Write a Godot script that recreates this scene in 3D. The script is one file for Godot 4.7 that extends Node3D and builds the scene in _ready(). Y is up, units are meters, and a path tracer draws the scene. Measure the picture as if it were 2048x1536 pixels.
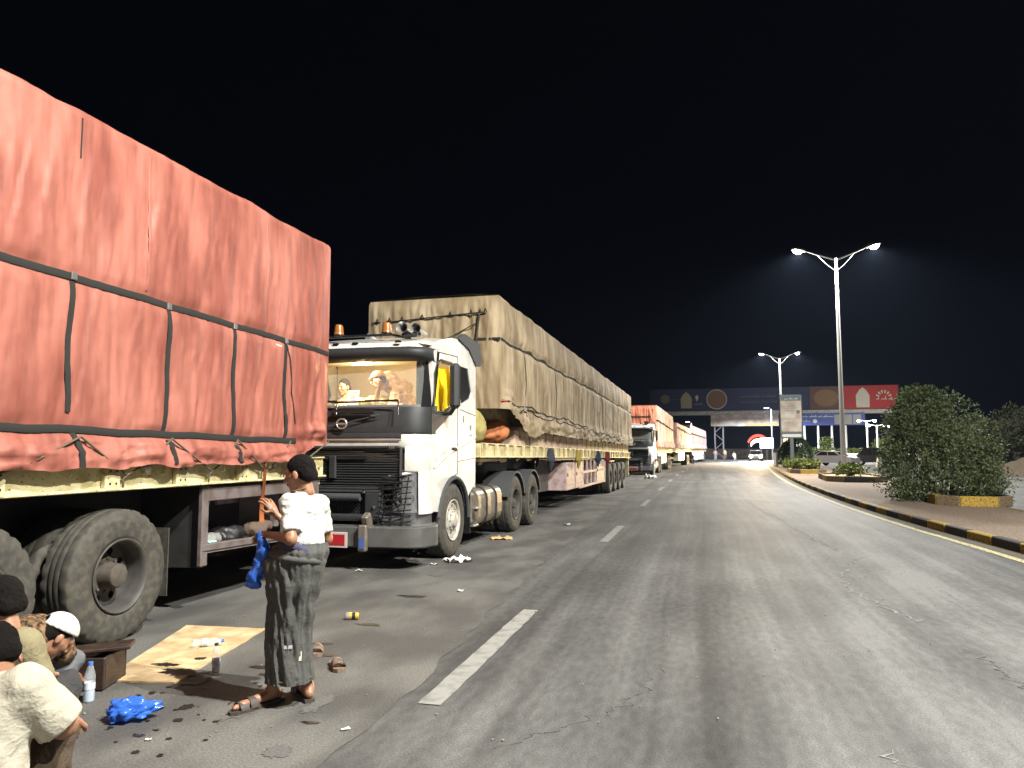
extends Node3D
# A night street: a queue of tarpaulin covered lorries under street lamps. x is to the right of the road, y up, the road runs along -z.
# Distances ahead of the camera are written as D (z = -D).

var M := {}
var taken := {}
var rng := RandomNumberGenerator.new()
var ns := FastNoiseLite.new()
var tex_cache := {}

# ------------------------------------------------------------------ geometry helpers
class Geo:
	var v := PackedVector3Array()
	var n := PackedVector3Array()
	var uv := PackedVector2Array()
	var ix := PackedInt32Array()

	func quad(a: Vector3, b: Vector3, c: Vector3, d: Vector3, out := Vector3.ZERO) -> void:
		var m := (c - a).cross(b - a) + (d - a).cross(c - a)
		if m.length_squared() < 1e-18:
			return
		m = m.normalized()
		var s := v.size()
		if out != Vector3.ZERO and m.dot(out) < 0.0:
			v.append_array([a, d, c, b])
			m = -m
			uv.append_array([Vector2(0, 0), Vector2(0, 1), Vector2(1, 1), Vector2(1, 0)])
		else:
			v.append_array([a, b, c, d])
			uv.append_array([Vector2(0, 0), Vector2(1, 0), Vector2(1, 1), Vector2(0, 1)])
		n.append_array([m, m, m, m])
		ix.append_array([s, s + 1, s + 2, s, s + 2, s + 3])

	func tri(a: Vector3, b: Vector3, c: Vector3, out := Vector3.ZERO) -> void:
		var m := (c - a).cross(b - a)
		if m.length_squared() < 1e-18:
			return
		m = m.normalized()
		var s := v.size()
		if out != Vector3.ZERO and m.dot(out) < 0.0:
			v.append_array([a, c, b])
			m = -m
		else:
			v.append_array([a, b, c])
		n.append_array([m, m, m])
		uv.append_array([Vector2(0, 0), Vector2(1, 0), Vector2(1, 1)])
		ix.append_array([s, s + 1, s + 2])

	func box(c: Vector3, size: Vector3, bev := 0.0, b := Basis.IDENTITY) -> Geo:
		var h := size * 0.5
		var e := minf(bev, minf(h.x, minf(h.y, h.z)) * 0.9)
		for ax in 3:
			var a1 := (ax + 1) % 3
			var a2 := (ax + 2) % 3
			for s in [-1.0, 1.0]:
				var p := []
				for q in [[-1, -1], [1, -1], [1, 1], [-1, 1]]:
					var w := Vector3.ZERO
					w[ax] = h[ax] * s
					w[a1] = (h[a1] - e) * q[0]
					w[a2] = (h[a2] - e) * q[1]
					p.append(c + b * w)
				var o := Vector3.ZERO
				o[ax] = s
				quad(p[0], p[1], p[2], p[3], b * o)
		if e > 0.0:
			for ax in 3:
				var a1 := (ax + 1) % 3
				var a2 := (ax + 2) % 3
				for s1 in [-1.0, 1.0]:
					for s2 in [-1.0, 1.0]:
						var p := []
						for k in [[-1, 0], [1, 0], [1, 1], [-1, 1]]:
							var w := Vector3.ZERO
							w[ax] = (h[ax] - e) * k[0]
							w[a1] = (h[a1] - (e if k[1] == 0 else 0.0)) * s1
							w[a2] = (h[a2] - (0.0 if k[1] == 0 else e)) * s2
							p.append(c + b * w)
						var o := Vector3.ZERO
						o[a1] = s1
						o[a2] = s2
						quad(p[0], p[1], p[2], p[3], b * o)
			for sx in [-1.0, 1.0]:
				for sy in [-1.0, 1.0]:
					for sz in [-1.0, 1.0]:
						var s := Vector3(sx, sy, sz)
						tri(c + b * (s * Vector3(h.x, h.y - e, h.z - e)), c + b * (s * Vector3(h.x - e, h.y, h.z - e)), c + b * (s * Vector3(h.x - e, h.y - e, h.z)), b * s)
		return self

	# pts holds rows of nu points; smooth normals, closed round u when wrap
	func grid(pts: PackedVector3Array, nu: int, nv: int, wrap := false, orient := true) -> Geo:
		var nor := PackedVector3Array()
		nor.resize(pts.size())
		var q := PackedInt32Array()
		var lim := nu if wrap else nu - 1
		var mid := Vector3.ZERO
		for p in pts:
			mid += p
		mid /= maxf(1.0, pts.size())
		var sense := 0.0
		for j in nv - 1:
			for i in lim:
				var a := j * nu + i
				var b := j * nu + (i + 1) % nu
				var c := b + nu
				var d := a + nu
				var m := (pts[c] - pts[a]).cross(pts[b] - pts[a]) + (pts[d] - pts[a]).cross(pts[c] - pts[a])
				nor[a] += m
				nor[b] += m
				nor[c] += m
				nor[d] += m
				sense += m.dot(pts[a] - mid)
				q.append_array([a, b, c, a, c, d])
		var flip := orient and sense < 0.0
		var s := v.size()
		for k in pts.size():
			var m := nor[k]
			m = m.normalized() if m.length_squared() > 1e-20 else Vector3.UP
			n.append(-m if flip else m)
			uv.append(Vector2(float(k % nu) / maxf(1, nu - 1), float(k / nu) / maxf(1, nv - 1)))
		v.append_array(pts)
		for k in range(0, q.size(), 3):
			if flip:
				ix.append_array([s + q[k], s + q[k + 2], s + q[k + 1]])
			else:
				ix.append_array([s + q[k], s + q[k + 1], s + q[k + 2]])
		return self

	# profile of (radius, height) turned about the y axis of t
	func lathe(prof: Array, seg: int, t := Transform3D.IDENTITY) -> Geo:
		var pts := PackedVector3Array()
		for p in prof:
			for i in seg:
				var a := TAU * i / seg
				pts.append(t * Vector3(p.x * cos(a), p.y, p.x * sin(a)))
		return grid(pts, seg, prof.size(), true)

	func tube(path: Array, rad, sides := 8, caps := true) -> Geo:
		var pts := PackedVector3Array()
		var m := path.size()
		var up := Vector3.UP
		for k in m:
			var dir: Vector3 = (path[mini(k + 1, m - 1)] - path[maxi(k - 1, 0)])
			dir = dir.normalized() if dir.length() > 1e-6 else Vector3.UP
			if k == 0:
				up = Vector3.RIGHT if absf(dir.y) > 0.9 else Vector3.UP
			var x := dir.cross(up).normalized()
			up = x.cross(dir).normalized()
			var r: float = rad[k] if rad is Array else rad
			for i in sides:
				var a := TAU * i / sides
				pts.append(path[k] + (x * cos(a) + up * sin(a)) * r)
		if caps:
			var ext := PackedVector3Array()
			for i in sides:
				ext.append(path[0])
			for i in sides:
				ext.append(pts[i])
			ext.append_array(pts)
			for i in sides:
				ext.append(pts[(m - 1) * sides + i])
			for i in sides:
				ext.append(path[m - 1])
			return grid(ext, sides, m + 4, true)
		return grid(pts, sides, m, true)

	# a flat outline (x, y) thickened along z of t
	func prism(poly: PackedVector2Array, depth: float, t := Transform3D.IDENTITY, holes := []) -> Geo:
		var parts := [poly]
		for hole in holes:
			var mx := 0.0
			for p in hole:
				mx += p.x
			mx /= hole.size()
			var left := PackedVector2Array([Vector2(-99, -99), Vector2(mx, -99), Vector2(mx, 99), Vector2(-99, 99)])
			var right := PackedVector2Array([Vector2(mx, -99), Vector2(99, -99), Vector2(99, 99), Vector2(mx, 99)])
			var fresh := []
			for p in parts:
				for half in [left, right]:
					for q in Geometry2D.intersect_polygons(p, half):
						fresh.append_array(Geometry2D.clip_polygons(q, hole))
			parts = fresh
		for p in parts:
			var tr := Geometry2D.triangulate_polygon(p)
			for k in range(0, tr.size(), 3):
				for s in [-0.5, 0.5]:
					tri(t * Vector3(p[tr[k]].x, p[tr[k]].y, depth * s), t * Vector3(p[tr[k + 1]].x, p[tr[k + 1]].y, depth * s), t * Vector3(p[tr[k + 2]].x, p[tr[k + 2]].y, depth * s), t.basis * Vector3(0, 0, s))
		for ring in [poly] + holes:
			for k in ring.size():
				var a: Vector2 = ring[k]
				var b: Vector2 = ring[(k + 1) % ring.size()]
				quad(t * Vector3(a.x, a.y, -depth / 2), t * Vector3(b.x, b.y, -depth / 2), t * Vector3(b.x, b.y, depth / 2), t * Vector3(a.x, a.y, depth / 2))
		return self

	func mesh() -> ArrayMesh:
		var a := []
		a.resize(Mesh.ARRAY_MAX)
		a[Mesh.ARRAY_VERTEX] = v
		a[Mesh.ARRAY_NORMAL] = n
		a[Mesh.ARRAY_TEX_UV] = uv
		a[Mesh.ARRAY_INDEX] = ix
		var m := ArrayMesh.new()
		m.add_surface_from_arrays(Mesh.PRIMITIVE_TRIANGLES, a)
		return m

# a field of distances meshed as surface nets
class Field:
	var o: Vector3
	var h: float
	var nx: int
	var ny: int
	var nz: int
	var d := PackedFloat32Array()

	func _init(lo: Vector3, hi: Vector3, cell: float) -> void:
		o = lo
		h = cell
		nx = int((hi.x - lo.x) / cell) + 2
		ny = int((hi.y - lo.y) / cell) + 2
		nz = int((hi.z - lo.z) / cell) + 2
		d.resize(nx * ny * nz)
		d.fill(1.0)

	func span(lo: Vector3, hi: Vector3) -> PackedInt32Array:
		var a := (lo - o) / h
		var b := (hi - o) / h
		return PackedInt32Array([clampi(int(a.x), 0, nx - 1), clampi(int(b.x) + 1, 0, nx - 1), clampi(int(a.y), 0, ny - 1), clampi(int(b.y) + 1, 0, ny - 1), clampi(int(a.z), 0, nz - 1), clampi(int(b.z) + 1, 0, nz - 1)])

	func cap(a: Vector3, b: Vector3, ra: float, rb: float, k := 0.02) -> void:
		var m := maxf(ra, rb) + k + 2.0 * h
		var e := Vector3(m, m, m)
		var s := span(a.min(b) - e, a.max(b) + e)
		var ab := b - a
		var il := 1.0 / maxf(ab.length_squared(), 1e-9)
		for z in range(s[4], s[5] + 1):
			for y in range(s[2], s[3] + 1):
				var row := (z * ny + y) * nx
				for x in range(s[0], s[1] + 1):
					var p := o + Vector3(x, y, z) * h - a
					var t := clampf(p.dot(ab) * il, 0.0, 1.0)
					var q := (p - ab * t).length() - (ra + (rb - ra) * t)
					var g := d[row + x]
					var w := k - absf(q - g)
					d[row + x] = minf(q, g) - (w * w / (4.0 * k) if w > 0.0 else 0.0)

	func ball(c: Vector3, r: Vector3, b := Basis.IDENTITY, k := 0.02) -> void:
		var m := maxf(r.x, maxf(r.y, r.z)) + k + 2.0 * h
		var e := Vector3(m, m, m)
		var s := span(c - e, c + e)
		var inv := b.inverse()
		var rm := minf(r.x, minf(r.y, r.z))
		for z in range(s[4], s[5] + 1):
			for y in range(s[2], s[3] + 1):
				var row := (z * ny + y) * nx
				for x in range(s[0], s[1] + 1):
					var p := inv * (o + Vector3(x, y, z) * h - c) / r
					var l := p.length()
					var q := (l - 1.0) * rm if l < 1.0 else l * (l - 1.0) / maxf((p / r).length(), 1e-6)
					var g := d[row + x]
					var w := k - absf(q - g)
					d[row + x] = minf(q, g) - (w * w / (4.0 * k) if w > 0.0 else 0.0)

	# takes away what lies on the side of a plane that nrm points to
	func slice(at: Vector3, nrm: Vector3) -> void:
		for z in nz:
			for y in ny:
				var row := (z * ny + y) * nx
				for x in nx:
					var q := (o + Vector3(x, y, z) * h - at).dot(nrm)
					if q > d[row + x]:
						d[row + x] = q

	func carve(c: Vector3, r: Vector3, b := Basis.IDENTITY) -> void:
		var m := maxf(r.x, maxf(r.y, r.z)) + 3.0 * h
		var e := Vector3(m, m, m)
		var s := span(c - e, c + e)
		var inv := b.inverse()
		var rm := minf(r.x, minf(r.y, r.z))
		for z in range(s[4], s[5] + 1):
			for y in range(s[2], s[3] + 1):
				var row := (z * ny + y) * nx
				for x in range(s[0], s[1] + 1):
					var l := (inv * (o + Vector3(x, y, z) * h - c) / r).length()
					var q := -(l - 1.0) * rm
					if q > d[row + x]:
						d[row + x] = q

	# a cut that reaches only r from the point at, for cuffs and hems
	func cut(at: Vector3, nrm: Vector3, r: float) -> void:
		var e := Vector3(r, r, r)
		var s := span(at - e, at + e)
		for z in range(s[4], s[5] + 1):
			for y in range(s[2], s[3] + 1):
				var row := (z * ny + y) * nx
				for x in range(s[0], s[1] + 1):
					var p := o + Vector3(x, y, z) * h - at
					var q := p.dot(nrm)
					if p.length() < r and q > d[row + x]:
						d[row + x] = q

	# wrinkles: the noise f added over the whole field
	func ripple(f: FastNoiseLite, amount: float, stretch := Vector3.ONE) -> void:
		for z in nz:
			for y in ny:
				var row := (z * ny + y) * nx
				for x in nx:
					if absf(d[row + x]) < 0.06:
						d[row + x] += amount * f.get_noise_3dv((o + Vector3(x, y, z) * h) * stretch)

	func add_to(geo: Geo) -> void:
		var at := PackedInt32Array()
		at.resize(d.size())
		at.fill(-1)
		var first := geo.v.size()
		var verts := PackedVector3Array()
		var sy := nx
		var sz := nx * ny
		var off := PackedInt32Array([0, 1, sy, sy + 1, sz, sz + 1, sz + sy, sz + sy + 1])
		var cor := PackedVector3Array([Vector3(0, 0, 0), Vector3(1, 0, 0), Vector3(0, 1, 0), Vector3(1, 1, 0), Vector3(0, 0, 1), Vector3(1, 0, 1), Vector3(0, 1, 1), Vector3(1, 1, 1)])
		var ea := PackedInt32Array([0, 2, 4, 6, 0, 1, 4, 5, 0, 1, 2, 3])
		var eb := PackedInt32Array([1, 3, 5, 7, 2, 3, 6, 7, 4, 5, 6, 7])
		for z in nz - 1:
			for y in ny - 1:
				var row := (z * ny + y) * nx
				for x in nx - 1:
					var i := row + x
					var neg := d[i] < 0.0
					if (d[i + 1] < 0.0) == neg and (d[i + sy] < 0.0) == neg and (d[i + sy + 1] < 0.0) == neg and (d[i + sz] < 0.0) == neg and (d[i + sz + 1] < 0.0) == neg and (d[i + sz + sy] < 0.0) == neg and (d[i + sz + sy + 1] < 0.0) == neg:
						continue
					var sum := Vector3.ZERO
					var cnt := 0
					for k in 12:
						var da := d[i + off[ea[k]]]
						var db := d[i + off[eb[k]]]
						if (da < 0.0) != (db < 0.0):
							sum += cor[ea[k]].lerp(cor[eb[k]], da / (da - db))
							cnt += 1
					at[i] = verts.size()
					verts.append(o + (Vector3(x, y, z) + sum / cnt) * h)
		var nor := PackedVector3Array()
		nor.resize(verts.size())
		var tris := PackedInt32Array()
		for z in range(1, nz - 1):
			for y in range(1, ny - 1):
				var row := (z * ny + y) * nx
				for x in range(1, nx - 1):
					var i := row + x
					if at[i] < 0:
						continue
					var neg := d[i] < 0.0
					for ax in 3:
						var st := 1 if ax == 0 else (sy if ax == 1 else sz)
						if (d[i + st] < 0.0) == neg:
							continue
						var u := sy if ax == 0 else (sz if ax == 1 else 1)
						var w := sz if ax == 0 else (1 if ax == 1 else sy)
						var a := at[i]
						var b := at[i - u]
						var c := at[i - u - w]
						var e := at[i - w]
						if b < 0 or c < 0 or e < 0:
							continue
						if not neg:
							var t := b
							b = e
							e = t
						# clockwise seen from outside
						for q in [[a, e, c], [a, c, b]]:
							var m: Vector3 = (verts[q[2]] - verts[q[0]]).cross(verts[q[1]] - verts[q[0]])
							nor[q[0]] += m
							nor[q[1]] += m
							nor[q[2]] += m
							tris.append_array([first + q[0], first + q[1], first + q[2]])
		for k in verts.size():
			geo.n.append(nor[k].normalized() if nor[k].length_squared() > 1e-20 else Vector3.UP)
			geo.uv.append(Vector2.ZERO)
		geo.v.append_array(verts)
		geo.ix.append_array(tris)

# ------------------------------------------------------------------ naming
func numbered(called: String) -> String:
	if not taken.has(called):
		taken[called] = 0
		return called
	taken[called] += 1
	return "%s_%03d" % [called, taken[called]]

func thing(called: String, label: String, category: String, at := Vector3.ZERO, turn := 0.0, group := "") -> Node3D:
	var o := Node3D.new()
	o.name = numbered(called)
	add_child(o)
	o.position = at
	o.rotation.y = turn
	mark(o, label, category, group)
	return o

func mark(o: Node, label: String, category: String, group := "") -> void:
	o.set_meta("label", label)
	o.set_meta("category", category)
	if group:
		o.set_meta("group", group)

func part(parent: Node, called: String, g, m: Material, t := Transform3D.IDENTITY) -> MeshInstance3D:
	var o := MeshInstance3D.new()
	o.name = called
	o.mesh = g.mesh() if g is Geo else g
	o.material_override = m
	o.transform = t
	parent.add_child(o, true)
	return o

func structure(called: String, g, m: Material) -> MeshInstance3D:
	var o := part(self, called, g, m)
	o.set_meta("kind", "structure")
	return o

func copy_of(src: Node3D, at: Vector3, turn: float, label := "", group := "") -> Node3D:
	var c := src.duplicate()
	c.name = numbered(src.name.rstrip("0123456789").trim_suffix("_"))
	add_child(c)
	c.position = at
	c.rotation.y = turn
	if label:
		c.set_meta("label", label)
	if group:
		c.set_meta("group", group)
	return c

func P(x: float, y: float, d: float) -> Vector3:
	return Vector3(x, y, -d)

func at(p: Vector3, b := Basis.IDENTITY) -> Transform3D:
	return Transform3D(b, p)

func turned(x: float, y: float, z: float) -> Basis:
	return Basis.from_euler(Vector3(deg_to_rad(x), deg_to_rad(y), deg_to_rad(z)))

# a basis whose y axis points along dir
func along(dir: Vector3) -> Basis:
	var y := dir.normalized()
	var x := y.cross(Vector3.FORWARD if absf(y.z) < 0.9 else Vector3.RIGHT).normalized()
	return Basis(x, y, x.cross(y))

# ------------------------------------------------------------------ materials (colours are linear base colours)
func noise_tex(key: String, freq: float, octaves: int, c0: Color, c1: Color, lo := 0.0, hi := 1.0, size := 512, kind := FastNoiseLite.TYPE_SIMPLEX_SMOOTH, bump := 0.0) -> Texture2D:
	if tex_cache.has(key):
		return tex_cache[key]
	var f := FastNoiseLite.new()
	f.noise_type = kind
	f.seed = key.hash() % 10000
	f.frequency = freq
	f.fractal_octaves = octaves
	var t := NoiseTexture2D.new()
	t.width = size
	t.height = size
	t.seamless = true
	t.noise = f
	if bump > 0.0:
		t.as_normal_map = true
		t.bump_strength = bump
	else:
		var g := Gradient.new()
		g.set_color(0, c0)
		g.set_offset(0, lo)
		g.set_color(1, c1)
		g.set_offset(1, hi)
		t.color_ramp = g
	tex_cache[key] = t
	return t

func grey(x: float) -> Color:
	return Color(x, x, x)

func mat(key: String, r: float, g: float, b: float, rough := 0.7, metal := 0.0) -> StandardMaterial3D:
	if M.has(key):
		return M[key]
	var m := StandardMaterial3D.new()
	m.resource_name = key
	m.albedo_color = Color(r, g, b).linear_to_srgb()
	m.roughness = rough
	m.metallic = metal
	m.cull_mode = BaseMaterial3D.CULL_DISABLED
	M[key] = m
	return m

# dirt and mottling: a colour texture multiplied in, object space, metres per repeat
func mottle(m: StandardMaterial3D, tex: Texture2D, per_metre: float, stretch := Vector3.ONE, world := false) -> StandardMaterial3D:
	m.albedo_texture = tex
	m.uv1_triplanar = true
	m.uv1_world_triplanar = world
	m.uv1_scale = stretch * per_metre
	return m

func second(m: StandardMaterial3D, tex: Texture2D, per_metre: float, stretch := Vector3.ONE, world := false) -> StandardMaterial3D:
	m.detail_enabled = true
	m.detail_albedo = tex
	m.detail_blend_mode = BaseMaterial3D.BLEND_MODE_MUL
	m.detail_uv_layer = BaseMaterial3D.DETAIL_UV_2
	m.uv2_triplanar = true
	m.uv2_world_triplanar = world
	m.uv2_scale = stretch * per_metre
	return m

func bumpy(m: StandardMaterial3D, tex: Texture2D, cm: float) -> StandardMaterial3D:
	m.heightmap_enabled = true
	m.heightmap_texture = tex
	m.heightmap_scale = cm
	m.uv1_triplanar = true
	return m

func glow(key: String, r: float, g: float, b: float, energy: float) -> StandardMaterial3D:
	var m := mat(key, r, g, b, 0.5)
	m.emission_enabled = true
	m.emission = Color(r, g, b).linear_to_srgb()
	m.emission_energy_multiplier = energy
	return m

func clear_glass(key: String, r: float, g: float, b: float, alpha: float, rough := 0.02) -> StandardMaterial3D:
	var m := mat(key, r, g, b, rough)
	m.transparency = BaseMaterial3D.TRANSPARENCY_ALPHA
	m.albedo_color.a = alpha
	return m

# ------------------------------------------------------------------ the road
const KERB := [[-30.0, 5.3], [0.0, 5.0], [8.0, 4.82], [12.9, 4.6], [16.8, 4.32], [23.0, 4.1], [32.0, 4.12], [41.5, 4.4], [54.0, 5.0], [67.0, 5.75], [99.0, 7.8], [140.0, 11.2]]
const KERB_RIGHT := [[-30.0, 8.2], [0.0, 7.9], [12.0, 7.5], [20.0, 7.2], [32.0, 8.0], [45.0, 9.3], [67.0, 10.2], [99.0, 12.8], [140.0, 15.5]]

func track(list: Array, d: float) -> float:
	for k in range(1, list.size()):
		if d <= list[k][0] or k == list.size() - 1:
			var a: Array = list[k - 1]
			var b: Array = list[k]
			var pre: Array = list[maxi(k - 2, 0)]
			var post: Array = list[mini(k + 1, list.size() - 1)]
			var t: float = (d - a[0]) / (b[0] - a[0])
			var w: float = b[0] - a[0]
			var ta: float = (b[1] - pre[1]) / maxf(b[0] - pre[0], 0.01) * w
			var tb: float = (post[1] - a[1]) / maxf(post[0] - a[0], 0.01) * w
			var t2 := t * t
			var t3 := t2 * t
			return (2 * t3 - 3 * t2 + 1) * a[1] + (t3 - 2 * t2 + t) * ta + (-2 * t3 + 3 * t2) * b[1] + (t3 - t2) * tb
	return 0.0

func noise_bytes(freq: float, octaves: int, sd: int, w: int, h: int) -> PackedByteArray:
	var f := FastNoiseLite.new()
	f.noise_type = FastNoiseLite.TYPE_SIMPLEX_SMOOTH
	f.seed = sd
	f.frequency = freq
	f.fractal_octaves = octaves
	return f.get_seamless_image(w, h).get_data()

# worn tracks, joints and stains of 16 m of road across and 40 m along
func road_wear() -> Texture2D:
	var w := 1024
	var h := 1024
	var a := noise_bytes(0.012, 5, 3, w, h)
	var b := noise_bytes(0.035, 4, 9, w, h)
	var fine := noise_bytes(0.2, 3, 21, w, h)
	var f := FastNoiseLite.new()
	f.frequency = 0.02
	f.fractal_octaves = 3
	var col := PackedFloat32Array()
	col.resize(w)
	for x in w:
		var m := (x + 0.5) / w * 16.0 - 8.0
		var t := 0.82 + 0.12 * f.get_noise_2d(x * 2.2, 0.0) + 0.06 * f.get_noise_2d(x * 9.0, 50.0)
		for c in [[-0.15, 0.28, -0.16], [1.15, 0.32, 0.1], [2.55, 0.3, 0.13], [-2.6, 0.6, -0.05], [3.6, 0.4, -0.1], [-1.0, 0.25, -0.08]]:
			t += c[2] * exp(-pow((m - c[0]) / c[1], 2.0))
		if m > -0.78:
			t += 0.07
		col[x] = t
	var out := PackedByteArray()
	out.resize(w * h)
	for y in h:
		var sh := int(9.0 * sin(y * TAU / h) + 6.0 * sin(y * TAU * 3.0 / h))
		for x in w:
			var i := y * w + x
			# long streaks: one noise read squeezed along the road
			var st := b[((y >> 4) * w + x) % (w * h)]
			var t := col[(x + sh + w) % w] + (a[i] - 128) * 0.0016 + (st - 128) * 0.0011 + (fine[i] - 128) * 0.0009
			out[i] = clampi(int(t * 232.0), 30, 255)
	var im := Image.create_from_data(w, h, false, Image.FORMAT_L8, out)
	return ImageTexture.create_from_image(im)

func strip(left: Callable, right: Callable, d0: float, d1: float, step: float, y: float, across := 2) -> Geo:
	var pts := PackedVector3Array()
	var rows := int((d1 - d0) / step) + 1
	for j in rows:
		var d := d0 + (d1 - d0) * j / (rows - 1)
		for i in across:
			pts.append(P(lerpf(left.call(d), right.call(d), float(i) / (across - 1)), y, d))
	var g := Geo.new()
	g.grid(pts, across, rows, false, false)
	return g

func build_ground() -> void:
	var grain := noise_tex("grain", 0.12, 4, grey(0.8), grey(1.0), 0.25, 0.8, 512)
	var sand := mat("sand", 0.2, 0.15, 0.1, 0.95)
	mottle(sand, noise_tex("sand_tone", 0.03, 5, Color(0.6, 0.58, 0.55), grey(1.0)), 0.4, Vector3.ONE, true)
	second(sand, noise_tex("sand_patch", 0.01, 4, grey(0.6), grey(1.0)), 0.04, Vector3.ONE, true)
	bumpy(sand, noise_tex("sand_tone", 0.03, 5, grey(0.6), grey(1.0)), 3.0)
	var g := Geo.new()
	g.quad(P(-400, -0.03, -60), P(400, -0.03, -60), P(400, -0.03, 700), P(-400, -0.03, 700), Vector3.UP)
	structure("ground", g, sand)

	var asphalt := mat("asphalt", 0.142, 0.144, 0.142, 0.79)
	mottle(asphalt, grain, 0.9, Vector3.ONE, true)
	bumpy(asphalt, grain, 0.32)
	asphalt.roughness_texture = noise_tex("road_rough", 0.02, 4, grey(0.9), grey(1.0))
	second(asphalt, road_wear(), 1.0, Vector3(1.0 / 16.0, 1.0, 1.0 / 40.0), true)
	asphalt.uv2_offset = Vector3(0.5, 0, 0)
	structure("road", strip(func(_d): return -9.5, func(d): return track(KERB, d) + 0.05, -25.0, 138.0, 2.0, 0.0, 8), asphalt)
	structure("road_beyond_median", strip(func(d): return track(KERB_RIGHT, d) - 0.05, func(d): return track(KERB_RIGHT, d) + 8.0, -25.0, 138.0, 2.0, 0.002, 6), asphalt)
	var cross := Geo.new()
	cross.quad(P(-60, -0.01, 137.9), P(120, -0.01, 137.9), P(120, -0.01, 150), P(-60, -0.01, 150), Vector3.UP)
	structure("cross_road", cross, asphalt)
	# dusty strip where the lorries stand; its edge is ragged
	var dusty := mat("dusty_asphalt", 0.135, 0.131, 0.12, 0.85)
	mottle(dusty, grain, 0.8, Vector3.ONE, true)
	bumpy(dusty, grain, 0.3)
	second(dusty, noise_tex("dust_patch", 0.008, 7, Color(0.72, 0.72, 0.73), grey(1.0), 0.25, 0.7, 1024), 0.13, Vector3(1, 1, 0.55), true)
	structure("shoulder", strip(func(_d): return -8.6 , func(d): return -1.86 - 0.055 * (d - 4.5) * smoothstep(2.0, 5.0, d) * (1.0 - smoothstep(9.0, 14.0, d)) + 0.09 * ns.get_noise_1d(d * 22.0) - 0.5 * smoothstep(9.0, 16.0, d), -20.0, 130.0, 0.12, 0.004, 4), dusty)

	# paint
	var white := mat("road_white_paint", 0.2, 0.2, 0.188, 0.85)
	mottle(white, noise_tex("paint_wear", 0.012, 5, grey(0.8), grey(1.0), 0.2, 0.6), 0.9, Vector3.ONE, true)
	for k in 9:
		var d := 4.46 + 8.35 * k - 8.35
		var dash := strip(func(q): return -1.725 + 0.012 * ns.get_noise_1d(q * 60.0) + 0.001 * maxf(0.0, q - 30.0) * maxf(0.0, q - 30.0) * 0.35, func(q): return -1.575 + 0.012 * ns.get_noise_1d(q * 60.0 + 300.0) + 0.001 * maxf(0.0, q - 30.0) * maxf(0.0, q - 30.0) * 0.35, d, d + 2.8, 0.1, 0.0062)
		structure("lane_dash", dash, white)
	var yellow := mat("road_yellow_paint", 0.4, 0.36, 0.18, 0.8)
	mottle(yellow, noise_tex("paint_wear2", 0.05, 5, Color(0.3, 0.3, 0.32), grey(1.0), 0.15, 0.5), 0.7, Vector3.ONE, true)
	structure("edge_line", strip(func(d): return track(KERB, d) - 0.42 + 0.012 * ns.get_noise_1d(d * 40.0), func(d): return track(KERB, d) - 0.28 + 0.012 * ns.get_noise_1d(d * 40.0 + 99.0), -10.0, 110.0, 0.25, 0.0055), yellow)
	# gutter dirt between the line and the kerb
	var dirt := mat("gutter_dirt", 0.16, 0.135, 0.1, 0.95)
	mottle(dirt, noise_tex("gutter_tone", 0.06, 4, grey(0.45), grey(1.0)), 0.9, Vector3.ONE, true)
	var gd := structure("gutter_dirt", strip(func(d): return track(KERB, d) - 0.2 - 0.07 * absf(ns.get_noise_1d(d * 50.0)), func(d): return track(KERB, d) + 0.02, -10.0, 120.0, 0.15, 0.0045), dirt)
	gd.set_meta("kind", "structure")
	# older stains where lorries stand and cross
	var damp := mottle(mat("old_stain", 0.11, 0.108, 0.102, 0.85), grain, 0.8, Vector3.ONE, true)
	rng.seed = 23
	for k in 16:
		var d := 3.5 + 26.0 * pow(rng.randf(), 1.3)
		stain(P(rng.randf_range(-4.2, -1.9) if k < 24 else rng.randf_range(-1.4, 3.8), 0.0072, d), rng.randf_range(0.05, 0.2), rng.randf_range(0.08, 0.5), 300 + k, damp)
	# cracks in the asphalt: narrow dark tar lines
	var crack := mat("crack_tar", 0.075, 0.075, 0.073, 0.9)
	var light_crack := mat("crack_dust", 0.17, 0.167, 0.155, 0.9)
	rng.seed = 5
	var runs := [[Vector2(-0.32, 5.6), Vector2(-0.55, 4.7), Vector2(-1.05, 3.9), crack, 0.022], [Vector2(-0.05, 11.0), Vector2(0.35, 9.6), Vector2(0.1, 8.5), crack, 0.012], [Vector2(1.98, 6.7), Vector2(2.02, 5.8), Vector2(2.12, 5.0), crack, 0.055], [Vector2(2.2, 12.0), Vector2(1.55, 9.6), Vector2(1.9, 7.6), light_crack, 0.05], [Vector2(1.3, 24.0), Vector2(1.6, 18.0), Vector2(2.0, 12.6), light_crack, 0.05], [Vector2(0.9, 4.4), Vector2(0.98, 3.9), Vector2(1.15, 3.4), light_crack, 0.04], [Vector2(-2.9, 3.6), Vector2(-2.3, 4.4), Vector2(-1.9, 5.4), crack, 0.006]]
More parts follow.
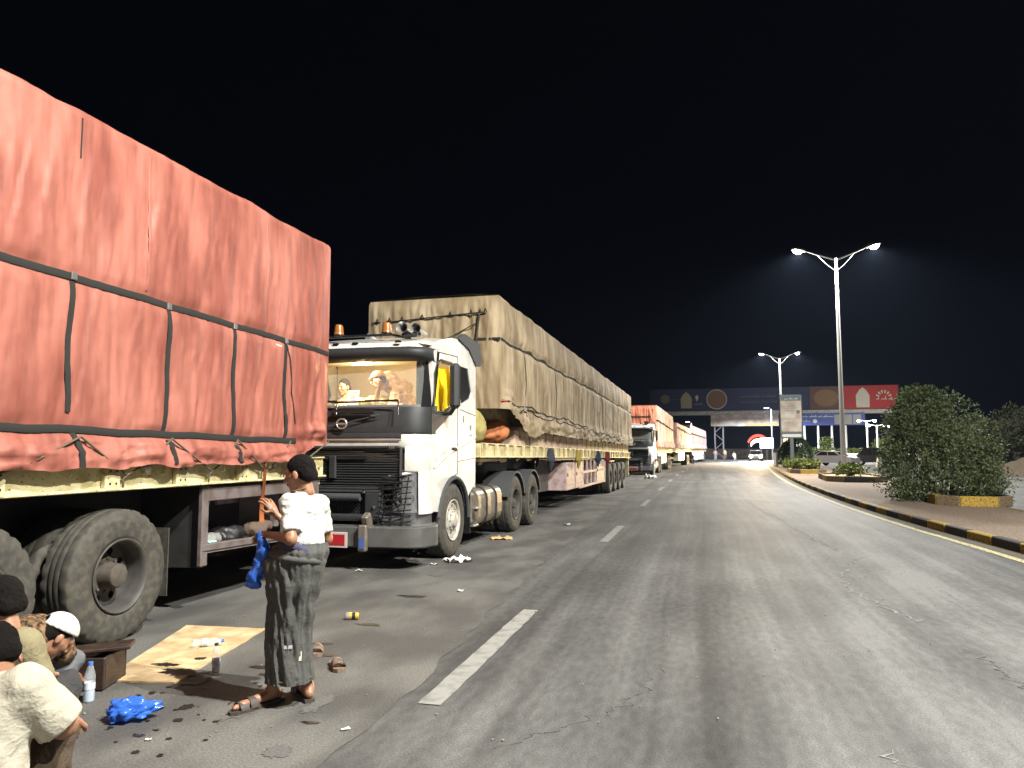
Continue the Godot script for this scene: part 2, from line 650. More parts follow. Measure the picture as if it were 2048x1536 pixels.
	for r in runs:
		var cv := Curve2D.new()
		cv.add_point(r[0])
		cv.add_point(r[1], (r[0] - r[2]) * 0.18, (r[2] - r[0]) * 0.18)
		cv.add_point(r[2])
		var q := cv.tessellate_even_length(5, 0.07)
		var pts := PackedVector3Array()
		for k in q.size():
			var jit := Vector2(ns.get_noise_2d(k * 9.0, r[0].x * 77.0), 0.0) * 0.16
			var wdt: float = r[4] * 0.55 * (0.15 + 1.1 * absf(ns.get_noise_2d(k * 14.0, r[0].y * 31.0))) * (1.0 if k > 0 and k < q.size() - 1 else 0.1)
			pts.append(P(q[k].x + jit.x - wdt, 0.0048, q[k].y))
			pts.append(P(q[k].x + jit.x + wdt, 0.0048, q[k].y))
		structure("road_crack", Geo.new().grid(pts, 2, q.size(), false, false), r[3])

func build_median() -> void:
	var pave := mat("median_paving", 0.2, 0.15, 0.112, 0.95)
	mottle(pave, noise_tex("median_tone", 0.05, 5, Color(0.75, 0.73, 0.71), grey(1.0), 0.2, 0.7), 0.5, Vector3.ONE, true)
	bumpy(pave, noise_tex("grain", 0.12, 4, grey(0.6), grey(1.0)), 1.5)
	var med := structure("median", strip(func(d): return track(KERB, d) + 0.12, func(d): return track(KERB_RIGHT, d) - 0.12, -20.0, 104.0, 1.0, 0.15, 4), pave)
	# kerb stones painted in turn black and yellow, the paint scuffed
	var wear := noise_tex("kerb_wear", 0.03, 5, Color(0.72, 0.68, 0.62), Color(1, 1, 1), 0.25, 0.6)
	var ky := mottle(mat("kerb_yellow", 0.32, 0.215, 0.03, 0.85), wear, 0.9, Vector3.ONE, true)
	var kb := mottle(mat("kerb_black", 0.022, 0.021, 0.02, 0.75), noise_tex("kerb_scuff", 0.04, 5, Color(1, 1, 1), Color(0.55, 0.5, 0.45), 0.5, 0.75), 0.7, Vector3.ONE, true)
	var worn := mottle(mat("kerb_worn", 0.17, 0.125, 0.07, 0.9), wear, 0.8, Vector3.ONE, true)
	var top := mottle(mat("kerb_top", 0.33, 0.27, 0.2, 0.9), wear, 0.8, Vector3.ONE, true)
	rng.seed = 11
	for list in [KERB, KERB_RIGHT]:
		var sgn: float = 1.0 if list == KERB else -1.0
		var count := 118 if sgn > 0 else 40
		for k in count:
			var d0: float = -6.0 + k * 0.95 if sgn > 0 else 10.0 + k * 2.4
			var d1: float = d0 + (0.935 if sgn > 0 else 2.385)
			var a := P(track(list, d0), 0, d0)
			var b := P(track(list, d1), 0, d1)
			var g := Geo.new()
			var dir := (b - a).normalized()
			var side := Vector3(dir.z, 0, -dir.x)
			side = -side if side.x < 0 else side
			var up := 0.155 + rng.randf_range(-0.006, 0.006)
			g.box((a + b) / 2 + side * 0.075 * sgn + Vector3(0, up / 2 - 0.02, 0), Vector3(0.15, up + 0.04, a.distance_to(b)), 0.018, Basis(side, Vector3.UP, side.cross(Vector3.UP)))
			var m: Material = kb if k % 2 == 0 else ky
			if k in [12, 15, 16, 17, 18, 20, 24, 25, 33]:
				m = worn if k % 2 else kb
			if sgn < 0:
				m = worn
			part(med, "kerb_stone", g, m)

	# planting beds with raised painted rims
	var soil := mottle(mat("soil", 0.075, 0.05, 0.032, 1.0), noise_tex("sand_tone", 0.03, 5, grey(0.6), grey(1.0)), 1.2, Vector3.ONE, true)
	var pale := mottle(mat("pale_sand", 0.42, 0.34, 0.2, 0.95), noise_tex("sand_tone", 0.03, 5, grey(0.6), grey(1.0)), 1.0, Vector3.ONE, true)
	var beds := [
		["bed round the big bush, its near end painted yellow", 6.72, 22.6, 0.8, 1.5, soil, 1],
		["low bed of pale sand with a flowering plant and dark rim", 6.75, 38.4, 1.2, 3.0, pale, 0],
		["bed with a bright yellow end and leafy green plants", 6.3, 51.0, 0.95, 3.6, soil, 1],
		["bed under the egg shaped shrub beside the poster", 7.6, 66.5, 1.1, 2.4, soil, 1],
		["small bed behind the egg shaped shrub", 8.0, 80.0, 1.0, 2.6, soil, 0],
		["bed with no plant next to the big bush", 6.75, 13.6, 1.1, 2.2, soil, 0]]
	for e in beds:
		var t := thing("planting_bed", "kerbed " + e[0], "planter", P(e[1], 0.15, e[2]), -0.06, "kerbed beds along the median")
		var ring := []
		var a: float = e[3]
		var b: float = e[4]
		for q in [[-0.5, 1], [0.5, 1], [1, 0.7], [1, 0.0], [1, -0.7], [0.5, -1], [-0.5, -1], [-1, -0.7], [-1, 0.0], [-1, 0.7]]:
			ring.append(Vector3(q[0] * a, 0, q[1] * b))
		for k in ring.size():
			var p: Vector3 = ring[k]
			var q: Vector3 = ring[(k + 1) % ring.size()]
			var dir := (q - p).normalized()
			var hgt := 0.26
			var g := Geo.new().box((p + q) / 2 + Vector3(0, hgt / 2 - 0.01, 0), Vector3(p.distance_to(q) + 0.03, hgt, 0.13 + 0.004 * (k % 2)), 0.015, Basis(dir, Vector3.UP, dir.cross(Vector3.UP)))
			var m: Material = ky if (k == 0 and e[6] == 1) else ([kb, worn, kb, ky, worn][k % 5])
			part(t, "rim_stone", g, m)
		var poly := PackedVector2Array()
		for p in ring:
			poly.append(Vector2(p.x, p.z) * 0.97)
		part(t, "soil", Geo.new().prism(poly, 0.1, Transform3D(Basis(Vector3.RIGHT, Vector3.BACK, Vector3.UP), Vector3(0, 0.12, 0))), e[5])

# ------------------------------------------------------------------ leaves
func leaves(g: Geo, centre: Vector3, r: Vector3, count: int, size: float, droop := 0.0) -> void:
	for k in count:
		var dir := Vector3(rng.randfn(), rng.randfn(), rng.randfn()).normalized()
		var p := centre + dir * r * pow(rng.randf(), 0.3)
		var out := (dir + Vector3(rng.randfn(), rng.randfn() + 0.5 - droop, rng.randfn()) * 0.55).normalized()
		var side := out.cross(Vector3(rng.randfn(), rng.randfn(), rng.randfn())).normalized()
		var s := size * rng.randf_range(0.65, 1.25)
		var nrm := side.cross(out).normalized()
		var tip := p + out * s
		var bulge := p + out * s * 0.45 + nrm * s * 0.12
		g.quad(p, bulge + side * s * 0.26, tip, bulge - side * s * 0.26)

func leaf_mat(key: String, r: float, g: float, b: float) -> StandardMaterial3D:
	var m := mat(key, r, g, b, 0.62)
	mottle(m, noise_tex("leaf_tone", 0.05, 3, Color(0.75, 0.78, 0.7), Color(1, 1, 0.92)), 1.6)
	m.backlight_enabled = true
	m.backlight = Color(0.45, 0.55, 0.25)
	return m

func build_plants() -> void:
	var bark := mottle(mat("bark", 0.09, 0.065, 0.045, 0.95), noise_tex("sand_tone", 0.03, 5, grey(0.6), grey(1.0)), 2.0)
	var dark_leaf := leaf_mat("dark_leaf", 0.105, 0.13, 0.066)
	rng.seed = 77
	# the big oleander like bush
	var t := thing("big_bush", "large dense dark green bush taller than a person on the median", "bush", P(6.38, 0.15, 23.2))
	var wood := Geo.new()
	var crown := Geo.new()
	for k in 26:
		var a := TAU * k / 26.0 * 3.7
		var foot := Vector3(cos(a) * 0.18, 0, sin(a) * 0.18)
		var reach := rng.randf_range(0.4, 1.25)
		var tip := Vector3(cos(a) * reach, rng.randf_range(1.0, 2.9) - reach * 0.7, sin(a) * reach * 0.9)
		wood.tube([foot, foot.lerp(tip, 0.4) + Vector3(0, 0.15, 0), tip], [0.035, 0.022, 0.008], 5)
	part(t, "trunk", wood, bark)
	var shoots := []
	for k in 320:
		var y := pow(rng.randf(), 0.95) * 2.95 - 0.02
		var w := 1.45 * (1.0 - 0.08 * absf(y - 0.8)) if y < 1.3 else 1.45 * (1.0 - pow((y - 1.3) / 2.0, 1.15))
		var lean := 0.0 if y < 1.0 else -(y - 1.0) * 0.26
		var a := rng.randf() * TAU
		var rr := sqrt(rng.randf_range(0.3, 1.0)) * w
		shoots.append([Vector3(cos(a) * rr + lean, y, sin(a) * rr * 0.8), rng.randf_range(0.13, 0.34)])
	for top in [[-0.5, 3.05, 0.0, 0.2], [-0.3, 2.95, 0.1, 0.2], [0.25, 2.85, 0.1, 0.22], [-0.85, 2.65, 0.2, 0.24], [0.75, 2.5, 0.2, 0.22], [1.2, 2.0, 0.1, 0.22], [1.38, 1.5, 0.2, 0.25], [-1.35, 1.9, 0.2, 0.22], [-1.2, 2.3, 0.0, 0.22], [1.45, 0.6, 0.4, 0.3], [0.95, 0.35, 0.7, 0.3], [0.5, 2.72, 0.0, 0.2], [1.0, 2.2, 0.0, 0.2]]:
		shoots.append([Vector3(top[0], top[1], top[2]), top[3]])
	for s in shoots:
		leaves(crown, s[0], Vector3(s[1], s[1] * 1.25, s[1]), int(60 + 240 * s[1]), 0.085)
	part(t, "crown", crown, dark_leaf)

	# clipped egg shaped shrubs
	var clip_leaf := leaf_mat("clipped_leaf", 0.05, 0.085, 0.035)
	for e in [[7.55, 66.0, 2.7, 1.15, "egg shaped clipped dark green shrub beside the poster"], [8.1, 80.0, 2.1, 0.8, "small pointed clipped shrub behind the egg shaped one"]]:
		var s := thing("clipped_shrub", e[4], "shrub", P(e[0], 0.15, e[1]), 0.0, "clipped shrubs on the median")
		part(s, "trunk", Geo.new().tube([Vector3.ZERO, Vector3(0.02, 0.5, 0)], [0.06, 0.05], 7), bark)
		var c := Geo.new()
		for k in 5200:
			var v := rng.randf()
			var w: float = e[3] * pow(sin(PI * pow(v, 0.62) * 0.97 + 0.05), 0.75)
			var a := rng.randf() * TAU
			var q := Vector3(cos(a) * w, 0.2 + v * (e[2] - 0.2), sin(a) * w) * rng.randf_range(0.93, 1.03)
			leaves(c, q, Vector3.ONE * 0.05, 1, 0.15)
		part(s, "crown", c, clip_leaf)

	# leafy plants in the beds
	var fresh := leaf_mat("fresh_leaf", 0.13, 0.15, 0.03)
	var petal := mat("white_petal", 0.7, 0.66, 0.6, 0.7)
	for e in [[6.75, 38.6, 0.8, "low leafy plant with white flowers in the sandy bed", true], [5.9, 52.6, 0.9, "leafy green plant in the bed with the yellow end", false], [6.5, 50.6, 1.0, "yellowish leafy plant spilling over the yellow bed end", false], [7.0, 63.8, 0.9, "low plant at the foot of the egg shaped shrub", false], [8.0, 77.2, 0.8, "low plant in the bed behind the egg shaped shrub", false], [6.7, 53.4, 0.9, "tall leafy plant at the back of the yellow ended bed", false]]:
		var s := thing("bed_plant", e[3], "plant", P(e[0], 0.3, e[1]), 0.0, "plants in the median beds")
		var stems := Geo.new()
		var fol := Geo.new()
		for k in 46:
			var a := rng.randf() * TAU
			var tip := Vector3(cos(a), 0, sin(a)) * rng.randf_range(0.1, 0.75) + Vector3(0, rng.randf_range(0.25, 0.6) * e[2], 0)
			stems.tube([Vector3(cos(a) * 0.05, 0, sin(a) * 0.05), tip * 0.6 + Vector3(0, 0.12, 0), tip], [0.012, 0.009, 0.004], 4, false)
			leaves(fol, tip, Vector3(0.14, 0.12, 0.14), 18, 0.15)
		part(s, "stem", stems, bark)
		part(s, "foliage", fol, fresh)
		if e[4]:
			for k in 12:
				var fl := Geo.new()
				var c := Vector3(rng.randf_range(0.1, 0.7), rng.randf_range(0.3, 0.5), rng.randf_range(-0.4, 0.5))
				for j in 5:
					var a := TAU * j / 5
					var dd := Vector3(cos(a), 0.3, sin(a))
					fl.quad(c, c + dd * 0.05 + Vector3(-sin(a), 0, cos(a)) * 0.03, c + dd * 0.09, c + dd * 0.05 - Vector3(-sin(a), 0, cos(a)) * 0.03)
				part(s, "flower", fl, petal)

	# a dim thicket and a heap of earth beyond the other carriageway
	var dim := leaf_mat("thicket_leaf", 0.085, 0.095, 0.06)
	for e in [[19.3, 62.0, 4.0, 1.9, "dim wide thorn tree beside the earth heap"], [22.6, 63.0, 5.0, 2.6, "tallest dim thorn tree, standing behind the earth heap"], [27.0, 62.0, 4.4, 2.8, "dim thorn tree farthest from the road, past the earth heap"], [22.5, 74.0, 2.8, 2.0, "lowest dim thorn tree, by the black tall car"]]:
		var s := thing("thorn_tree", e[4], "tree", P(e[0], 0, e[1]), 0.0, "thorn trees beyond the other carriageway")
		var w := Geo.new()
		var c := Geo.new()
		for k in 7:
			var a := TAU * k / 7.0
			w.tube([Vector3.ZERO, Vector3(cos(a) * 0.4, e[2] * 0.4, sin(a) * 0.4), Vector3(cos(a) * e[3] * 0.6, e[2] * 0.8, sin(a) * e[3] * 0.5)], [0.16, 0.1, 0.03], 6)
		for k in 90:
			var dir := Vector3(rng.randfn(), rng.randfn(), rng.randfn()).normalized() * pow(rng.randf(), 0.4)
			leaves(c, Vector3(dir.x * e[3], e[2] * (0.52 + 0.48 * dir.y), dir.z * e[3] * 0.8), Vector3(0.5, 0.5, 0.5), 110, 0.19)
		part(s, "trunk", w, bark)
		part(s, "crown", c, dim)
	var heap := PackedVector3Array()
	for j in 24:
		for i in 40:
			var x := (i / 39.0 - 0.5) * 14.0
			var z := (j / 23.0 - 0.5) * 8.0
			var r := Vector2(x / 7.0, z / 4.0).length()
			heap.append(Vector3(x, maxf(-0.1, 1.9 * pow(maxf(0.0, 1.0 - r), 1.2) + 0.25 * ns.get_noise_2d(x * 30.0, z * 30.0) * (1.0 - minf(r, 1.0)) - 0.05), z))
	var hp := part(self, "earth_heap", Geo.new().grid(heap, 40, 24, false, false), M["sand"], at(P(20.6, 0, 54.0), Basis.from_scale(Vector3(0.6, 0.8, 0.6))))
	mark(hp, "low heap of brown earth beyond the other carriageway", "earth heap")

# ------------------------------------------------------------------ street lamps
func build_lamps() -> void:
	var pole_m := mottle(mat("galvanised", 0.5, 0.5, 0.48, 0.45, 0.35), noise_tex("zinc", 0.04, 4, grey(0.72), grey(1.0)), 0.8)
	var head_m := mat("lamp_housing", 0.3, 0.3, 0.3, 0.5)
	var lens_m := glow("lamp_lens", 1.0, 0.97, 0.9, 25.0)
	var plinth_m := mottle(mat("concrete", 0.33, 0.31, 0.28, 0.9), noise_tex("sand_tone", 0.03, 5, grey(0.6), grey(1.0)), 1.0)
	for e in [[7.4, 1.6, "tall twin arm street lamp beside the near end of the kerb"], [7.5, 44.6, "tall twin arm street lamp behind the sandy bed"], [9.0, 92.5, "tall twin arm street lamp beside the poster"], [8.0, -43.0, "tall twin arm street lamp far back along the median"]]:
		var t := thing("street_lamp", e[2], "street lamp", P(e[0], 0.15, e[1]), -0.02, "twin arm lamps on the median")
		part(t, "plinth", Geo.new().box(Vector3(0, 0.14, 0), Vector3(0.7, 0.3, 0.7), 0.03), plinth_m)
		part(t, "pole", Geo.new().lathe([Vector2(0.2, 0.29), Vector2(0.2, 0.33), Vector2(0.2, 0.33), Vector2(0.15, 0.35), Vector2(0.15, 1.3), Vector2(0.14, 1.35), Vector2(0.075, 12.15), Vector2(0.075, 12.15), Vector2(0.0, 12.18)], 8), pole_m)
		part(t, "door", Geo.new().box(Vector3(0, 0.9, 0.146), Vector3(0.1, 0.4, 0.012), 0.003), pole_m)
		for s in [-1.0, 1.0]:
			var arm := Geo.new()
			arm.tube([Vector3(0.05 * s, 12.05, 0), Vector3(0.5 * s, 12.22, 0), Vector3(1.1 * s, 12.45, 0), Vector3(1.65 * s, 12.68, 0)], [0.05, 0.045, 0.04, 0.035], 7)
			arm.tube([Vector3(0.06 * s, 11.45, 0), Vector3(0.45 * s, 11.8, 0), Vector3(0.95 * s, 12.36, 0)], 0.025, 6)
			var a := part(t, "arm", arm, pole_m)
			var b := turned(0, 0, 12.0 * s)
			var c := Vector3(1.95 * s, 12.74, 0)
			var hd := part(a, "lamp_head", Geo.new().box(c, Vector3(0.78, 0.1, 0.32), 0.035, b).box(c + Vector3(-0.1 * s, 0.07, 0), Vector3(0.4, 0.06, 0.2), 0.02, b), head_m)
			part(a, "lamp_lens", Geo.new().lathe([Vector2(0.22, 0.0), Vector2(0.215, -0.05), Vector2(0.17, -0.12), Vector2(0.09, -0.16), Vector2(0.0, -0.175)], 20, Transform3D(b.scaled(Vector3(1.08, 1, 0.8)), c + Vector3(0.04 * s, -0.045, 0))), lens_m)
			var l := SpotLight3D.new()
			l.name = "lamp_light"
			l.light_energy = 108.0
			l.light_color = Color(1.0, 0.985, 0.95)
			l.spot_angle = 84.0
			l.spot_angle_attenuation = 0.55
			l.spot_range = 90.0
			l.spot_attenuation = 2.0
			l.rotation_degrees = Vector3(-90, 0, 0)
			l.light_size = 0.09
			l.shadow_enabled = true
			l.position = c + Vector3(0.04 * s, -0.13, 0)
			a.add_child(l)
			hd.set_meta("label", "flat lamp head")

# ------------------------------------------------------------------ wheels
# the axis of the wheel is x, its outer face looks to +x
func tyre_geo(rad: float, width: float, rim: float, lugs: int) -> Geo:
	var prof := [[rim - 0.012, 0.36], [rim, 0.44], [rim + 0.03, 0.485], [rim + 0.035, 0.5], [lerpf(rim, rad, 0.42), 0.535], [lerpf(rim, rad, 0.66), 0.515], [lerpf(rim, rad, 0.69), 0.52], [lerpf(rim, rad, 0.86), 0.475], [rad - 0.012, 0.425], [rad, 0.39], [rad, 0.2], [rad - 0.014, 0.195], [rad - 0.014, 0.165], [rad, 0.16], [rad + 0.002, 0.015], [rad - 0.013, 0.01]]
	var full := prof.duplicate()
	for k in range(prof.size() - 1, -1, -1):
		full.append([prof[k][0], -prof[k][1]])
	var seg := lugs * 4
	var pts := PackedVector3Array()
	for p in full:
		for i in seg:
			var a := TAU * i / seg
			var r: float = p[0]
			if absf(p[1]) > 0.3 and r > rad - 0.02 and i % 4 == 0:
				r -= 0.016
			pts.append(Vector3(p[1] * width, r * cos(a), r * sin(a)))
	return Geo.new().grid(pts, seg, full.size(), true)

func circle(c: Vector2, r: float, k: int) -> PackedVector2Array:
	var out := PackedVector2Array()
	for i in k:
		out.append(c + Vector2(cos(TAU * i / k), sin(TAU * i / k)) * r)
	return out

var wheel_cache := {}

func wheel(parent: Node3D, pos: Vector3, rad: float, kind: String, side := 1.0, spin := 0.0) -> void:
	var rubber: Material = M["rubber"]
	var steel: Material = M["wheel_steel_front"] if kind == "front" else M["wheel_steel"]
	if not wheel_cache.has(kind):
		var rim_r := 0.29
		var c := {}
		c.tyre = tyre_geo(rad, 0.29, rim_r, 26 if kind != "far" else 12).mesh()
		var turn_x := Transform3D(Basis(Vector3(0, 0, 1), Vector3(1, 0, 0), Vector3(0, 1, 0)), Vector3.ZERO)
		var face := Transform3D(Basis(Vector3(0, 0, -1), Vector3(0, 1, 0), Vector3(1, 0, 0)), Vector3.ZERO)
		var rim := Geo.new()
		var inset := 0.13 if kind == "front" else -0.02
		rim.lathe([Vector2(0.295, 0.13), Vector2(0.302, 0.147), Vector2(0.288, 0.152), Vector2(0.272, 0.13), Vector2(0.262, 0.1), Vector2(0.258, 0.02), Vector2(0.25, inset - 0.03), Vector2(0.25, inset - 0.2)], 40, turn_x)
		var holes := []
		for k in 8:
			var a := TAU * (k + 0.5) / 8
			holes.append(circle(Vector2(cos(a), sin(a)) * 0.195, 0.032, 8))
		if kind == "far":
			holes = []
		rim.prism(circle(Vector2.ZERO, 0.253, 32), 0.014, Transform3D(face.basis, Vector3(inset - 0.02, 0, 0)), holes)
		c.rim = rim.mesh()
		var hub := Geo.new()
		var hp := inset
		hub.lathe([Vector2(0.15, hp - 0.02), Vector2(0.145, hp + 0.005), Vector2(0.12, hp + 0.012), Vector2(0.12, hp + 0.012), Vector2(0.105, hp + 0.02), Vector2(0.098, hp + (0.05 if kind == "front" else 0.13)), Vector2(0.085, hp + (0.06 if kind == "front" else 0.145)), Vector2(0.0, hp + (0.065 if kind == "front" else 0.15))], 20, turn_x)
		for k in 10:
			var a := TAU * k / 10
			hub.lathe([Vector2(0.014, hp - 0.012), Vector2(0.014, hp + 0.022), Vector2(0.014, hp + 0.022), Vector2(0.0, hp + 0.026)], 6, Transform3D(turn_x.basis, Vector3(0, cos(a), sin(a)) * 0.135))
		c.hub = hub.mesh()
		wheel_cache[kind] = c
	var c: Dictionary = wheel_cache[kind]
	var b := Basis(Vector3.UP, 0.0 if side > 0 else PI) * Basis(Vector3.RIGHT, spin)
	var w := part(parent, "wheel", c.tyre, rubber, at(pos, b))
	part(w, "rim", c.rim, steel)
	part(w, "hub", c.hub, M["hub_grime"] if kind != "front" else steel)
	if kind != "front":
		part(w, "inner_tyre", c.tyre, rubber, at(Vector3(-0.33, 0, 0)))

func lorry_materials() -> void:
	var wear := noise_tex("paint_dirt", 0.01, 5, Color(0.84, 0.81, 0.75), Color(1, 1, 1), 0.2, 0.6)
	mottle(mat("rubber", 0.033, 0.032, 0.029, 0.8), noise_tex("rubber_dust", 0.02, 5, Color(1.0, 0.98, 0.92), Color(2.6, 2.4, 1.9).clamp(), 0.2, 0.85), 1.0)
	M["rubber"].albedo_color = Color(0.075, 0.071, 0.06).linear_to_srgb()
	M["rubber"].albedo_texture = noise_tex("rubber_dust2", 0.02, 5, Color(0.7, 0.7, 0.71), Color(1.0, 0.98, 0.93), 0.25, 0.8)
	mottle(mat("wheel_steel", 0.06, 0.058, 0.056, 0.65, 0.1), wear, 1.4)
	mottle(mat("wheel_steel_front", 0.45, 0.43, 0.39, 0.55, 0.2), wear, 1.6)
	mottle(mat("hub_grime", 0.07, 0.061, 0.05, 0.85), wear, 2.0)
	mottle(mat("cream_paint", 0.58, 0.53, 0.31, 0.55), wear, 0.7)
	second(M["cream_paint"], noise_tex("rust_spot", 0.07, 4, Color(0.5, 0.36, 0.22), Color(1, 1, 1), 0.16, 0.24), 0.8)
	mottle(mat("chassis_black", 0.018, 0.018, 0.018, 0.6), wear, 1.0)
	mottle(mat("mauve_paint", 0.135, 0.112, 0.11, 0.6), wear, 0.8)
	mottle(mat("pale_mauve_paint", 0.42, 0.32, 0.32, 0.6), wear, 0.8)
	mottle(mat("dusty_steel", 0.2, 0.18, 0.15, 0.55, 0.5), wear, 1.0)
	mat("strap_black", 0.013, 0.013, 0.011, 0.95)
	mottle(mat("rope_brown", 0.2, 0.15, 0.1, 0.95), noise_tex("rope_twist", 0.2, 2, grey(0.5), grey(1.0)), 6.0)
	mat("rope_dark", 0.03, 0.028, 0.024, 0.95)
	mat("hole_shade_paint", 0.012, 0.012, 0.012, 0.9)  # dark colour standing for the shade inside bolt holes
	mat("buckle", 0.25, 0.24, 0.22, 0.4, 0.7)
	mat("amber_lens", 0.3, 0.1, 0.02, 0.25)
	mat("lens_white", 0.55, 0.55, 0.53, 0.2)
	mat("lens_red", 0.35, 0.02, 0.02, 0.25)
	mottle(mat("floor_wood", 0.12, 0.09, 0.06, 0.9), wear, 0.8)
	# cloths: faded, dusty, stained
	for e in [["tarp_red", 0.35, 0.125, 0.091, 0.58], ["tarp_beige", 0.4, 0.325, 0.215, 0.78], ["tarp_orange", 0.58, 0.22, 0.13, 0.6], ["tarp_mauve", 0.52, 0.33, 0.33, 0.7], ["tarp_pale", 0.52, 0.42, 0.38, 0.7]]:
		var m := mat(e[0], e[1], e[2], e[3], e[4])
		if e[0] == "tarp_beige":
			mottle(m, noise_tex("beige_dust", 0.005, 6, Color(0.76, 0.73, 0.67), Color(1, 1, 1), 0.25, 0.7, 1024), 0.22, Vector3(1, 0.4, 1))
		else:
			mottle(m, noise_tex("red_dust", 0.006, 7, Color(0.8, 0.72, 0.7), Color(1.0, 1.0, 1.0), 0.25, 0.7, 1024), 0.22, Vector3(1, 0.4, 1))
		second(m, noise_tex("cloth_streak", 0.02, 6, Color(0.86, 0.83, 0.81), Color(1, 1, 1), 0.2, 0.62, 1024), 0.3, Vector3(1, 0.14, 1))
		m.heightmap_enabled = true
		m.heightmap_texture = noise_tex("cloth_weave", 0.05, 4, grey(0.0), grey(1.0))
		m.heightmap_scale = 0.05

# ------------------------------------------------------------------ trailers: z = 0 is the front end of the deck, -z goes back, +x is the road side
func make_trailer(called: String, label: String, pos: Vector3, yaw: float, length: float, y_front: float, y_rear: float, axles: Array, near: bool) -> Node3D:
	var t := thing(called, label, "trailer", pos, yaw, "lorry trailers in the queue")
	var tilt := atan2(y_front - y_rear, length)
	var deck := Transform3D(Basis(Vector3.RIGHT, -tilt), Vector3(0, y_front, 0))
	var cream: Material = M["cream_paint"]
	var beam := 0.24
	for s in [1.0, -1.0]:
		var g := Geo.new()
		g.box(Vector3(1.2 * s, beam / 2, -length / 2), Vector3(0.03, beam, length), 0.0)
		g.box(Vector3(1.215 * s, 0.012, -length / 2), Vector3(0.1, 0.024, length + 0.004), 0.006)
		g.box(Vector3(1.205 * s, beam + 0.0, -length / 2), Vector3(0.07, 0.02, length + 0.006), 0.005)
		part(t, "side_rail", g, cream, deck)
	part(t, "front_beam", Geo.new().box(Vector3(0, beam / 2, -0.02), Vector3(2.36, beam, 0.05), 0.008), cream, deck)
	part(t, "rear_beam", Geo.new().box(Vector3(0, beam / 2 - 0.05, -length + 0.03), Vector3(2.36, beam + 0.1, 0.06), 0.008), cream, deck)
	part(t, "deck_floor", Geo.new().box(Vector3(0, beam - 0.05, -length / 2), Vector3(2.34, 0.05, length - 0.1)), M["floor_wood"], deck)
	var frame := Geo.new()
	for s in [-0.45, 0.45]:
		frame.box(Vector3(s, -0.18, -length / 2 - 0.5), Vector3(0.16, 0.5, length - 1.2))
	var nc := int(length / 1.0)
	for k in nc:
		frame.box(Vector3(0, 0.07, -0.5 - k * (length - 0.8) / nc), Vector3(2.3, 0.12, 0.06))
	part(t, "chassis_frame", frame, M["chassis_black"], deck)
	# stake pockets along the road side; flat dark discs painted as bolt hole shade
	var step := 0.93 if near else 0.62
	var pocket := Geo.new()
	var wide := 0.16 if near else 0.11
	pocket.box(Vector3(0.0, beam * 0.49, 0), Vector3(0.05, beam * 0.96, wide), 0.008)
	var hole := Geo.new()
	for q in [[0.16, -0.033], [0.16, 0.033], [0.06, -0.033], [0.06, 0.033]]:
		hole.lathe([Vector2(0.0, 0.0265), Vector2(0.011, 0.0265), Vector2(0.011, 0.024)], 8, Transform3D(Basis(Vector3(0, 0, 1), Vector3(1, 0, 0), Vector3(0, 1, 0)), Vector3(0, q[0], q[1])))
	var pm := pocket.mesh()
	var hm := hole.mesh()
	var z := -0.1
	var idx := 0
	while z > -length + 0.1:
		var p := part(t, "stake_pocket", pm, cream, deck * at(Vector3(1.243, 0, z)))
		if near and z < -6.0:
			part(p, "hole_shade_disc", hm, M["hole_shade_paint"])
		if near and idx % 3 == 1 and z < -6.5:
			var lamp := part(t, "side_marker", Geo.new().box(Vector3(0, 0.17, 0), Vector3(0.03, 0.09, 0.1), 0.006), cream, deck * at(Vector3(1.238, 0, z - 0.4)))
			part(lamp, "reflector", Geo.new().lathe([Vector2(0.034, 0.012), Vector2(0.034, 0.022), Vector2(0.026, 0.03), Vector2(0.0, 0.033)], 14, Transform3D(Basis(Vector3(0, 0, 1), Vector3(1, 0, 0), Vector3(0, 1, 0)), Vector3(0, 0.17, 0))), M["lens_white"])
		if near and z < -6.0:
			var hk := Geo.new().tube([Vector3(0, 0.12, 0), Vector3(0.05, 0.13, 0.0), Vector3(0.06, 0.17, 0.0), Vector3(0.05, 0.2, 0)], 0.009, 6)
			part(t, "rope_hook", hk, cream, deck * at(Vector3(1.21, 0, z - 0.62)))
		z -= step * (1.0 + 0.12 * sin(idx * 2.3))
		idx += 1
	# axles and wheels
	for a in axles:
		var zz: float = a
		part(t, "axle", Geo.new().tube([Vector3(-1.0, 0.52, zz), Vector3(1.0, 0.52, zz)], 0.075, 10), M["chassis_black"])
		var spring := Geo.new()
		for s in [-0.45, 0.45]:
			for k in 4:
				spring.box(Vector3(s, 0.66 + k * 0.022, zz), Vector3(0.09, 0.018, 1.1 - k * 0.2))
			spring.box(Vector3(s, 0.86, zz - 0.55), Vector3(0.07, 0.45, 0.08))
		part(t, "leaf_spring", spring, M["chassis_black"])
		wheel(t, Vector3(1.1, 0.53, zz), 0.535, "dual", 1.0, zz * 1.7)
		wheel(t, Vector3(-1.1, 0.53, zz), 0.535, "dual", -1.0, zz)
	return t

